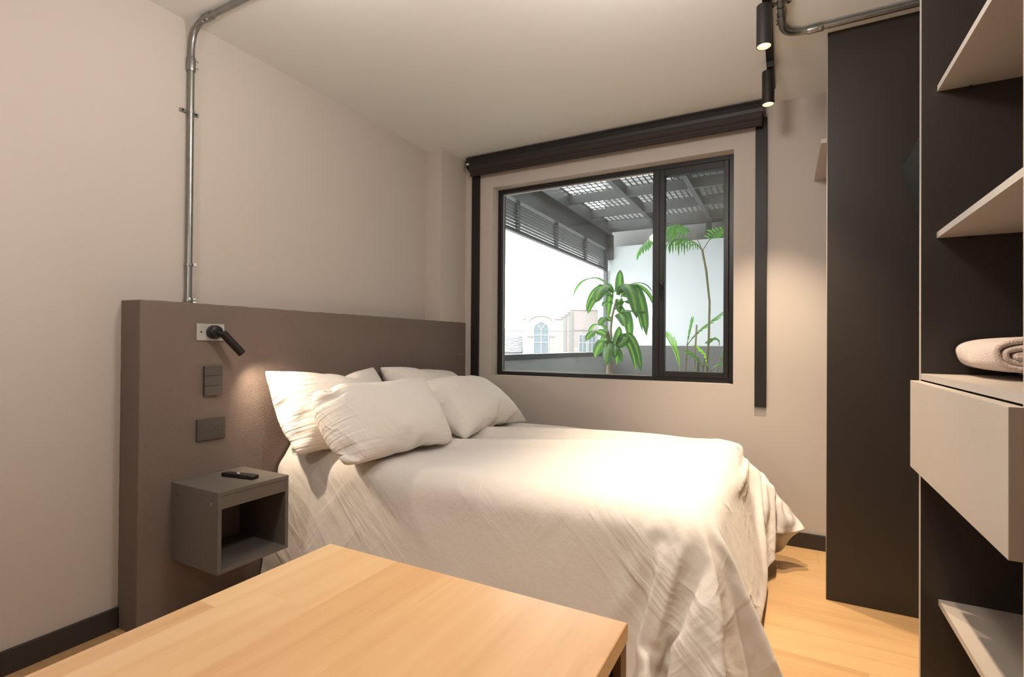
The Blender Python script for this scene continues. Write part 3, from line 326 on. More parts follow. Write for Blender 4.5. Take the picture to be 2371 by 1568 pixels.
0,1,-1,-2,17,-14,-5,5,0,0,0,0,1,0,-1,1,-1,0,1,1,0,1,0,-1,-1,0,0,0,2,3,1,0,-2,-2,-2,0,-1,1,0,1,-1,1,-1,1,2,4,-1,-3,2,5,-6,-2,1,0,-2,0,0,0,-1,0,0,0,0,0,0,0,0,0,0,-1,0,-5,8,0,1,0,-1,0,-2,-2,4,-4,0,0,-2,11,4,-17,-4,9,0,0,0,1,-1,1,0,-1,1,0,-1,1,0,1,1,1,0,-1,-1,-1,-1,1,2,3,2,0,-1,-4,-1,0,-1,0,1,0,0,0,0,1,3,3,-4,0,6,-3,-4,3,-1,-4,0,0,0,0,0,0,0,-1,0,0,0,0,0,0,0,-5,6,0,1,0,1,1,1,4,-15,5,-1,0,5,11,-6,-38,27,2,0,0,0,0,0,0,0,1,-1,1,0,-1,1,-1,1,1,1,1,0,0,0,-2,-1,0,1,3,3,1,-1,-4,-1,-1,-1,0,1,0,1,-1,1,1,5,-1,-4,6,1,-6,3,0,-5,0,0,0,0,-1,0,0,0,-1,1,-1,0,0,-1,-3,3,2,1,1,2,1,3,-16,6,-1,1,3,22,8,-69,26,18,-8,0,0,0,0,0,0,0,0,1,-1,1,0,-1,1,-1,0,1,0,2,1,1,0,0,-2,-1,-1,0,4,3,2,-1,-3,-2,-2,0,0,0,1,-1,1,0,4,3,-4,2,5,-7,3,0,-5,0,-1,0,1,-1,0,0,-1,-1,1,-1,0,0,-3,1,3,0,1,1,1,-13,5,1,2,5,28,4,-71,17,24,3,-10,0,0,0,0,0,0,0,0,-1,1,0,0,1,-1,1,-1,0,1,-1,1,1,2,1,1,0,-1,-2,-2,0,3,3,3,0,-2,-4,-1,-1,0,1,0,1,-1,2,4,-1,-3,8,-4,3,-1,-5,-1,-1,-1,1,-1,0,0,0,-1,0,-1,1,-4,1,2,1,1,0,-17,2,11,5,6,27,0,-65,5,30,6,5,-18,0,-1,1,-1,1,-1,1,0,0,0,-1,1,0,0,0,1,0,-1,1,0,-1,0,1,2,1,2,1,0,-3,-2,-1,2,3,4,1,-3,-2,-3,0,0,0,1,0,1,3,3,-5,6,-2,3,0,-4,-1,-3,0,1,-2,0,-2,0,0,0,-1,-2,0,1,0,2,-17,3,22,-2,5,23,0,-74,10,37,6,6,7,-28,0,0,0,0,-1,1,-1,0,1,-1,1,0,-1,1,0,0,-1,1,0,0,1,-1,0,0,1,1,2,1,3,-1,-1,-3,-1,0,4,4,1,-1,-4,-2,-1,0,1,0,1,1,5,-4,3,2,1,1,-3,-1,-4,0,0,-1,0,-2,0,0,-2,-2,-1,3,-1,-12,-3,22,2,3,23,2,-80,34,23,1,1,10,9,-35,0,1,-1,0,0,0,0,0,-1,1,-1,0,1,0,0,-1,1,0,0,0,0,0,0,0,0,0,0,1,1,3,2,1,-1,-2,-3,0,3,4,3,-2,-3,-2,-1,0,0,1,0,5,-1,0,5,0,1,-1,-1,-6,2,-2,2,-6,0,1,-3,-1,-1,1,-4,-12,16,13,-4,26,2,-79,70,-1,-13,2,19,7,-69,27,0,0,0,1,0,-1,0,0,0,-1,1,0,-1,0,0,1,0,-1,0,0,0,1,0,0,0,0,0,0,0,0,1,2,3,2,1,-3,-3,-1,2,5,3,-1,-3,-3,0,0,1,0,3,1,-2,5,0,3,0,-1,-8,3,-3,5,-10,3,-4,-1,-1,1,-11,5,27,-6,21,2,-78,77,-22,-6,7,24,3,-63,-10,30,0,0,0,0,0,1,0,-1,0,1,-1,0,0,0,-1,0,0,1,0,0,0,0,-1,1,0,0,0,0,0,0,0,0,0,1,2,4,1,0,-4,-2,2,4,3,1,-4,-3,0,0,1,2,3,-2,5,-3,5,0,2,-6,-2,0,2,-10,-2,-1,1,-4,-16,44,-1,15,1,-79,74,-2,-16,-8,34,0,-63,0,12,9,0,0,0,-1,1,-1,1,0,1,-1,1,-1,1,-1,0,0,-1,0,0,0,0,0,1,-1,0,0,0,0,0,0,0,0,1,0,0,0,2,2,4,0,-3,-3,1,4,4,1,-4,-2,0,0,1,3,0,7,-5,6,-1,-4,7,-7,-2,-15,4,0,-2,-32,64,5,3,-1,-77,77,2,-45,2,44,1,-67,-10,3,65,-32,0,-1,1,0,-1,1,-1,1,-1,1,0,0,0,1,0,-1,1,-1,0,-1,0,0,0,0,0,0,0,0,0,0,1,0,-1,0,0,0,1,0,0,2,4,2,-1,-4,0,3,5,0,-3,-1,0,2,2,2,10,-9,15,6,-15,-7,-18,1,3,-2,1,26,10,5,-3,-78,82,-2,-58,31,22,8,-72,-5,23,30,-19,2,0,0,-1,1,0,-1,1,-1,1,0,-1,1,-1,0,1,0,0,1,-1,1,-1,0,-1,0,0,0,0,0,0,0,-1,1,0,0,0,0,0,0,0,1,-1,1,2,3,1,-2,-2,3,4,0,-2,-1,1,1,0,11,15,21,-3,-16,-37,2,1,14,-48,45,1,-4,-30,64,-13,-61,58,-7,17,-76,2,40,26,14,9,-53,0,1,0,-1,0,0,0,0,0,-1,1,0,0,0,-1,1,-1,0,1,0,0,0,1,-1,0,-1,0,0,0,0,0,-1,0,0,1,0,-1,1,0,0,0,0,1,0,0,3,2,0,-2,2,2,-1,-1,-1,-1,0,-46,78,47,0,15,-107,8,8,8,-29,0,15,22,6,-44,57,-7,8,-82,21,53,20,-2,-21,-47,16,0,0,0,1,0,0,0,0,-1,0,0,-1,1,-1,1,0,0,0,-1,0,0,0,0,1,0,0,0,-1,0,0,-1,0,0,1,-1,0,0,0,0,0,0,1,-1,1,0,0,1,-1,3,0,1,1,1,0,-2,-3,-1,-59,55,-8,-27,124,-75,-22,-9,16,1,0,1,-2,40,-46,22,-47,54,37,-26,-34,-17,-4,21,
6,0,0,0,0,0,1,-1,1,0,1,-1,0,-1,0,-1,0,1,-1,1,-1,1,0,-1,-1,0,0,0,1,0,-1,1,0,0,-1,-1,1,0,-1,0,0,1,-1,1,0,0,0,1,2,0,1,0,1,2,2,0,3,17,-83,-142,151,79,-37,25,-3,-26,-10,-5,-12,21,-30,-5,58,-24,48,25,-5,4,4,0,0,-1,-59,0,-1,1,0,0,0,0,0,0,-1,1,0,1,0,0,-1,0,0,-1,0,-1,0,0,0,0,0,0,0,-1,1,0,-1,0,0,1,-1,0,0,0,0,-1,1,-1,0,0,1,-1,1,1,0,2,2,0,2,3,-10,-8,-7,3,-134,190,-26,10,-32,28,-22,-17,-9,-29,59,7,-61,0,2,1,30,-6,40,24,-12,-8,-20,1,1,-1,-1,0,0,0,0,0,0,-1,0,0,0,0,0,-1,1,0,0,0,-1,0,1,-1,0,-1,0,1,-1,0,1,-1,0,0,0,0,0,0,0,0,-1,1,-1,1,-1,0,0,0,2,0,0,0,-1,-1,13,5,5,-1,-82,-27,100,28,-12,-9,-17,-7,-15,2,-35,19,66,11,-18,-27,-22,35,-3,23,15,-1,-42,3,1,2,0,-1,-2,-1,-2,0,-1,0,0,-1,0,1,0,0,-1,0,0,0,0,0,-1,1,0,0,0,-1,1,-1,0,1,0,-1,0,0,0,0,-1,0,0,-1,0,0,0,0,0,0,-1,1,0,0,-3,11,-7,19,54,-19,34,-177,102,18,-2,-16,39,-23,-30,2,0,15,-36,4,41,26,3,0,-5,-15,-17,36,-49,-8,-3,-2,2,3,2,2,0,-1,-1,0,0,1,1,0,2,-1,1,0,0,0,0,0,0,-1,0,0,0,0,0,1,0,0,0,1,-1,0,0,0,-1,0,0,-1,-1,-2,1,0,-1,-1,1,0,0,-1,4,-5,14,-3,28,80,-63,12,-62,-30,72,5,-34,6,-7,-8,9,-16,18,-32,-2,15,24,7,-22,-2,49,4,-53,2,0,-1,-4,-2,-1,1,3,4,3,-1,-1,-2,-1,0,0,0,-1,0,0,0,0,0,1,0,0,1,-1,0,-1,-1,-1,0,-1,0,1,1,1,1,3,1,1,1,0,-1,-4,-1,0,-1,-4,0,1,2,-1,-1,-3,-5,3,20,142,-104,-39,-16,37,-5,19,4,-31,-12,14,-14,-39,30,6,-27,1,13,41,12,-1,-5,-37,1,1,0,3,0,-1,-4,-3,-2,0,4,4,4,2,0,-2,-2,-2,-1,-1,-1,0,0,0,0,0,0,0,1,1,1,1,0,1,-1,0,-2,-1,-2,-2,-1,0,2,3,5,4,1,0,2,3,-2,-1,-1,0,-5,-1,-11,-28,-1,17,128,-108,10,-58,42,22,13,25,-30,-43,15,44,-50,-4,35,-54,1,-5,6,-7,24,11,0,0,2,-1,0,2,3,1,-1,-2,-3,-3,-2,1,2,4,4,2,1,1,0,-1,-2,-3,-2,-1,-1,0,0,0,0,0,1,0,1,1,1,1,1,0,1,-1,-2,-2,-3,-1,0,1,1,1,3,1,1,-1,3,-1,-13,-46,-32,70,-26,21,1,-14,9,7,12,43,20,-6,-60,13,38,-44,0,17,-57,5,3,-1,-5,37,1,0,0,0,1,0,0,1,1,3,1,1,0,-3,-2,-2,-2,-1,-1,1,1,2,3,3,2,1,0,-1,-1,-1,-1,-1,-2,-1,-1,-1,-1,-1,1,0,0,0,1,1,1,0,0,-1,0,1,-3,-3,-2,0,0,3,43,44,-31,-40,18,-15,-17,-21,-36,21,-17,-3,32,30,32,-28,-44,39,-26,-22,39,-33,0,6,-9,40,1,0,0,1,0,0,0,1,0,0,1,1,1,2,1,1,-1,-1,0,-3,-2,-2,-1,-2,0,1,0,2,0,1,1,0,1,1,0,-1,1,-1,-2,-1,-1,0,-1,-1,-1,0,0,0,-2,-2,1,2,1,-1,0,-1,-13,-7,78,-76,-7,66,-15,-21,-21,-35,6,4,-6,2,8,-13,24,-6,13,-7,-19,18,3,-20,10,39,0,1,0,1,0,0,1,-1,1,0,0,0,0,1,1,0,1,0,0,1,1,-1,-1,0,-1,-2,-1,-1,0,-1,-1,0,-1,0,0,1,-1,1,0,0,-1,-1,-1,0,0,-1,0,0,0,-1,-1,-2,-1,-1,-3,-5,-6,4,-72,80,-35,1,58,38,3,-23,-23,-11,15,-39,-21,19,23,-10,-12,3,-10,13,-6,15,-16,31,0,1,0,0,0,1,-1,1,0,0,1,0,0,0,0,0,0,0,0,0,0,1,0,0,0,0,0,-1,0,-1,0,-1,0,-2,0,-2,0,-1,0,1,0,1,1,0,0,1,-1,-1,-1,-1,-1,-1,-3,-2,-1,-1,-1,-2,8,-88,86,-22,-10,33,17,14,29,7,-45,29,-39,-21,-25,-6,0,42,22,-53,4,6,1,27,1,-1,1,0,0,0,1,0,0,1,-1,1,0,0,0,0,0,0,-1,0,-1,0,0,0,0,0,0,0,-1,0,0,0,-1,1,-1,1,0,0,0,-1,0,-1,-1,-1,0,-2,0,-1,-1,-1,-1,-1,0,0,-2,-1,-1,0,15,-21,26,7,-31,3,8,8,-9,-14,68,-43,21,28,-2,-61,-24,-14,2,44,-43,12,-4,39,0,1,-1,0,1,0,1,0,0,0,0,0,1,0,0,0,0,0,0,-1,0,-1,0,-1,0,0,-1,0,0,0,-1,1,0,-1,1,-1,0,0,-1,0,0,0,0,0,-1,0,-1,0,0,-1,-1,0,1,-1,1,1,3,1,10,44,-87,33,32,-11,15,-21,-19,4,-1,61,-22,-2,6,-11,-26,-2,-30,-5,-3,-14,-6,56,0,0,0,0,1,0,
0,0,1,0,1,0,0,0,0,0,-1,0,0,-1,0,0,0,0,-1,0,0,0,-1,0,0,-1,0,0,-1,1,-1,0,1,-1,0,0,0,0,0,0,0,0,0,1,1,0,0,2,0,0,0,2,-1,4,-2,-11,-1,30,11,26,-9,-41,-22,16,53,-76,24,37,-3,-36,-4,-33,0,-7,27,15,0,1,-1,1,-1,1,0,1,0,0,0,0,0,0,1,0,0,-1,0,0,0,-1,-1,0,0,-1,1,-1,1,-1,0,-1,0,0,0,-1,1,-1,0,1,-1,0,0,0,0,0,1,0,0,1,0,1,0,0,1,0,-1,-1,-1,2,5,-2,-3,-13,15,30,-39,32,-17,0,33,17,-78,40,-8,36,9,-12,-39,26,-13],
[-3421,-44,10,10,11,6,4,1,1,2,-1,-6,-3,16,1,1,4,-7,-8,2,7,4,-1,-3,2,6,2,-13,7,4,-5,1,3,2,0,-5,-7,3,7,1,-2,-1,-3,-3,-2,0,0,0,1,1,0,-1,-1,-3,-9,-19,-49,-53,-51,-31,50,51,52,46,24,-61,-43,-55,-31,-21,-25,-35,-39,-31,-23,-5,-5,16,12,16,16,18,-22,54,-5,-6,-9,-3,-4,-2,0,-2,4,2,-3,-3,0,-3,2,0,2,0,-1,-2,-1,1,-1,-1,-1,3,-1,-3,2,0,-3,-2,0,4,7,-2,-7,-1,2,1,2,3,2,0,0,0,0,0,0,1,1,3,9,5,8,-1,-2,4,1,0,-8,-2,-27,3,-8,2,7,18,13,-10,29,6,-8,12,-1,-2,3,-2,2,-1,-38,-7,-4,-4,-2,-2,2,0,1,-1,-1,4,-2,-4,-1,2,-6,7,2,0,-4,-2,1,3,-1,-5,-2,10,-4,-2,3,1,0,1,0,1,1,-1,0,0,0,0,2,0,1,0,1,0,-1,-2,-1,2,1,2,0,9,3,1,17,-8,-2,-1,7,-30,-10,5,4,-4,10,-3,8,21,-29,-29,67,-3,17,-3,0,2,0,0,-50,-3,0,0,0,0,-2,2,-2,2,-2,1,8,-11,2,1,0,0,4,0,-2,0,1,1,0,0,1,3,-2,2,1,-2,1,-1,0,1,-1,1,0,1,0,0,0,0,0,0,0,0,0,2,-5,4,0,-1,0,3,6,1,-19,34,-1,-31,7,-40,21,11,-13,16,16,1,-13,-3,-13,38,-15,39,2,-10,-6,14,-1,-2,-47,0,0,1,1,-1,1,0,1,-1,1,0,0,3,-1,-1,1,0,1,-2,1,0,1,-1,0,1,0,-2,0,0,-1,0,0,0,1,-1,1,-1,1,-1,0,1,-1,1,-1,0,0,0,1,-1,6,-13,8,-1,1,2,8,-2,-2,33,-18,-15,-1,30,-47,-7,2,24,4,-9,-8,0,10,32,-19,-11,19,13,10,-36,9,-23,2,0,0,0,0,0,0,0,-1,1,-1,0,1,-1,0,0,0,1,-1,1,-1,1,-1,0,0,0,0,0,0,0,0,1,-1,1,-1,1,-1,0,0,0,1,-1,1,-1,0,1,-1,1,-1,0,1,6,-18,10,1,1,11,-4,1,-1,-46,50,-3,-10,-8,-12,22,9,-3,-16,-4,-3,49,-12,23,-8,-4,-14,14,-5,-9,26,-43,-1,1,-1,0,1,-1,0,0,0,1,-1,0,1,-1,1,-1,0,0,0,1,-1,1,-1,1,-1,1,-1,1,-1,1,-1,1,-1,1,-1,0,1,-1,1,-1,0,0,0,1,-1,1,-1,0,1,-1,2,5,-20,11,2,8,1,1,-2,-5,5,-39,33,-7,1,9,9,-13,0,-3,24,9,11,-1,2,-14,4,-15,28,1,0,-46,-1,0,1,-1,0,1,-1,1,-1,0,1,-1,0,1,-1,1,-1,1,-1,0,1,-1,1,-1,1,-1,1,-1,1,-1,1,-1,0,0,0,1,-1,1,-1,0,1,-1,1,-1,0,0,0,1,-1,0,0,4,-2,-16,10,9,4,0,-1,-1,-1,12,-18,-4,0,14,-2,-11,-2,19,29,0,0,0,0,-4,8,0,0,0,0,-47,0,0,0,1,-1,0,1,-1,1,-1,0,1,-1,0,0,0,1,-1,1,-1,0,0,0,0,0,0,0,0,0,0,0,0,1,-1,1,-1,1,-1,0,1,-1,1,-1,0,1,-1,1,-1,0,1,-1,1,8,-14,-8,13,10,0,-1,-2,-1,0,-7,0,5,8,-10,-7,14,36,-8,-2,9,-14,5,10,2,0,0,0,0,-46,-1,1,-1,0,1,-1,0,1,-1,1,-1,0,1,-1,1,-1,0,1,-1,1,-1,1,-1,1,-1,1,-1,1,-1,1,-1,1,-1,1,-1,0,0,0,1,-1,1,-1,0,1,-1,1,-1,0,1,-1,1,-1,4,1,-13,4,15,-1,-1,-2,-1,-3,-4,1,7,0,-9,7,38,-9,1,8,-9,3,-18,0,20,8,0,0,0,-46,-1,0,1,-1,0,1,-1,0,1,-1,1,-1,0,1,-1,1,-1,0,0,0,1,-1,1,-1,1,-1,1,-1,1,-1,1,-1,0,0,0,1,-1,1,-1,1,-1,0,1,-1,1,-1,0,1,-1,1,-1,0,1,9,-14,-5,20,-2,1,-1,-2,-6,0,-1,10,-6,1,35,-6,4,-2,-7,-1,3,5,2,0,6,3,0,0,-46,-1,0,0,1,-1,0,1,-1,0,0,0,1,-1,0,1,-1,1,-1,1,-1,0,0,0,0,0,0,0,0,0,0,0,0,1,-1,1,-1,1,-1,0,0,0,1,-1,1,-1,0,1,-1,0,0,0,-1,1,4,-5,-16,26,3,-1,-2,-2,-13,9,-1,10,-5,28,6,5,1,0,-2,-1,-4,0,-2,-16,9,11,5,0,-46,0,0,-1,0,1,-1,0,1,-1,1,-1,0,1,-1,0,0,0,1,-1,1,-1,1,-1,1,-1,1,-1,1,-1,1,-1,1,-1,1,-1,1,-1,0,1,-1,1,-1,0,0,0,1,-1,0,1,-1,-5,7,-2,3,2,-8,9,8,-2,-2,-3,2,-5,2,7,18,8,-1,4,-5,-3,-1,4,8,1,-1,-13,-28,28,12,3,-45,-2,0,1,-1,0,1,-1,0,1,-1,1,-1,0,1,-1,1,-1,0,0,0,1,-1,1,-1,1,-1,1,-1,1,-1,1,-1,1,-1,0,0,0,0,0,0,0,0,1,-1,1,-1,0,1,-1,1,-3,2,-2,3,14,-15,5,12,-5,0,-8,-1,-1,7,16,13,3,4,-11,-2,5,8,1,0,1,-4,5,-44,-13,24,29,-43,-1,-1,0,1,0,0,1,-1,0,0,0,1,-1,0,0,0,1,-1,1,-1,0,0,-1,1,-1,1,-1,1,-1,1,0,0,0,0,0,-1,1,0,-1,
1,-1,1,-1,1,-1,1,0,-1,0,0,2,-1,3,-11,16,-3,-2,32,-21,1,-8,5,-14,20,20,5,0,-12,5,8,2,0,0,-5,-11,-12,-10,6,-19,-16,-1,23,-1,-1,1,0,0,0,0,0,0,1,-1,0,1,-1,1,-1,0,0,0,0,0,-1,0,0,0,-1,1,0,0,0,0,1,-1,0,1,0,-1,0,0,0,0,0,1,0,0,0,1,1,0,-1,7,-7,-3,5,5,9,-29,17,0,15,-10,-1,-15,45,6,-1,-7,8,1,0,-1,-10,-14,-14,-17,-4,3,29,-4,-14,-13,14,-3,1,0,1,0,0,-1,1,-1,0,1,-1,0,1,-1,0,0,0,0,1,0,2,1,0,2,1,0,0,1,-1,0,0,1,1,0,1,1,2,1,0,2,0,0,1,1,0,0,0,2,1,0,-1,2,6,-16,23,-8,-7,-5,15,-11,-19,43,4,-5,-2,7,0,-5,-14,-26,-13,-4,0,13,11,12,11,-1,-10,-26,-5,15,2,-1,0,0,0,0,0,1,0,0,1,1,0,1,1,1,2,1,1,1,0,1,1,0,0,1,0,1,2,1,0,1,1,1,1,1,0,0,1,0,0,1,-1,1,0,1,0,0,0,0,3,1,-3,6,-5,6,-9,5,1,-11,19,0,-1,3,0,-11,-27,-11,0,17,12,10,9,4,-3,-11,-32,-9,3,13,11,-5,0,-1,0,1,1,2,1,1,0,1,1,1,1,1,2,0,1,0,1,0,1,0,0,1,1,0,2,0,1,0,1,0,1,0,0,0,0,1,0,0,1,0,1,0,1,-1,1,0,0,1,-1,0,1,1,-1,1,1,-1,-2,4,-1,-6,-12,-9,-7,3,22,10,3,-1,-4,-6,-11,-13,-24,-5,17,-2,-4,1,35,-5,-1,2,1,1,1,1,1,0,2,1,1,0,1,1,0,0,0,1,-1,1,1,1,1,0,0,1,0,1,-1,1,0,1,-1,1,0,1,0,0,1,0,0,0,0,0,0,1,0,0,0,0,0,0,0,0,0,0,0,2,1,0,-3,-1,1,-1,-5,-14,-15,-8,-5,-1,2,11,-19,-6,19,4,3,-8,4,13,-3,8,-1,2,2,2,1,2,2,3,1,1,1,1,0,0,0,1,0,0,1,1,0,0,0,0,1,0,0,0,1,0,0,0,1,-1,1,-1,1,0,-1,1,0,0,0,0,0,-1,0,0,0,0,0,0,0,0,0,0,1,1,2,-2,-2,-2,-7,-9,-4,3,3,-3,-3,-4,-6,-14,22,13,10,-1,-2,-1,-11,-48,39,0,5,3,3,2,3,2,1,1,2,1,0,0,1,0,0,0,1,0,0,-1,1,0,0,0,0,0,0,0,0,0,1,-1,0,0,0,0,0,0,0,0,0,0,0,0,0,0,0,-1,1,-1,1,0,0,-1,1,0,1,0,0,-1,0,-4,3,0,1,0,-1,1,0,-1,1,0,0,-2,-10,5,7,-1,-11,11,-25,8,2,2,0,1,0,0,1,0,0,1,2,1,1,2,2,1,0,1,0,1,-1,0,1,0,0,0,0,0,0,-1,0,1,0,0,0,0,0,0,0,-1,1,0,0,0,-1,1,0,0,0,0,-1,0,0,1,0,0,0,1,-1,1,-1,0,-2,2,-1,1,0,-1,1,0,-1,1,-1,1,-1,-5,-1,6,0,0,0,-3,-1,-1,1,0,1,1,0,1,0,0,0,0,1,-1,0,1,0,0,1,-1,1,0,-1,0,0,0,0,0,0,1,0,0,-1,1,-1,1,-1,1,0,0,-1,0,0,0,1,0,-1,1,-1,1,0,0,0,0,0,0,0,0,1,-1,-1,0,1,-1,1,-1,0,1,-1,1,0,-1,1,-1,1,0,-5,3,2,0,-1,0,-1,0,-1,0,0,0,1,0,1,0,0,0,-1,1,0,0,0,0,0,0,0,0,1,0,0,0,0,0,0,0,-1,0,1,0,0,0,0,0,0,0,0,0,0,0,0,0,0,0,0,0,0,0,0,0,0,0,0,1,-1,0,0,0,-1,1,-1,1,0,-1,1,-1,1,0,-1,1,0,-1,1,-6,5,1,-1,-1,0,-1,1,1,-1,0,-1,0,0,1,0,1,0,0,0,0,0,0,0,1,-1,1,-1,0,0,0,0,0,0,0,1,0,0,-1,1,-1,1,-1,1,0,0,0,0,0,0,0,0,0,0,-1,1,0,0,0,0,0,1,-1,0,0,-1,0,1,-1,1,-1,1,0,-1,1,-1,1,0,0,-1,1,-1,-1,2,-1,-1,1,-1,-1,-2,-1,3,0,1,1,-1,0,0,0,0,1,0,-1,1,0,0,0,0,0,0,1,0,0,0,0,0,0,0,0,-1,1,0,0,0,0,0,0,0,0,0,0,0,-1,1,0,0,0,0,0,0,0,0,1,-1,0,0,0,0,0,-1,1,-1,1,-1,1,0,-1,1,-1,1,-1,1,-1,0,0,0,1,-1,-1,0,1,-1,-2,-3,0,2,1,2,0,0,0,1,-1,0,1,0,0,0,0,1,-1,1,-1,0,0,0,0,0,0,0,0,1,0,-1,1,0,0,-1,1,0,0,0,0,0,0,0,0,0,0,0,0,0,0,0,0,0,0,0,-1,1,-1,1,0,0,-1,1,-1,1,0,-1,1,-1,1,-1,1,0,0,-1,0,0,-1,0,-1,1,1,-1,-2,-3,-1,1,3,2,1,0,0,0,0,-1,1,0,0,0,1,-1,0,1,0,0,0,0,0,0,0,0,-1,1,0,-1,1,0,0,0,0,0,0,0,0,0,0,0,0,0,0,0,0,0,0,0,0,0,0,0,0,-1,0,1,0,-1,1,-1,1,0,-1,1,-1,1,-1,0,0,0,-2,1,1,-1,-1,-2,0,2,2,-1,-2,-3,-2,1,3,2,1,1,0,0,0,0,0,0,0,0,1,-1,0,0,0,0,0,0,0,0,1,0,-1,1,0,0,0,0,0,0,0,0,0,0,0,0,0,0,0,0,0,0,0,0,0,0,0,-1,1,0,0,-1,1,0,-1,1,-1,1,0,0,0,-1,1,0,0,-6,6,-1,0,0,-1,0,-2,-2,0,2,2,1,-3,-3,-2,1,3,2,1,1,0,0,0,0,0,0,0,0,0,1,0,0,0,0,0,0,0,-1,
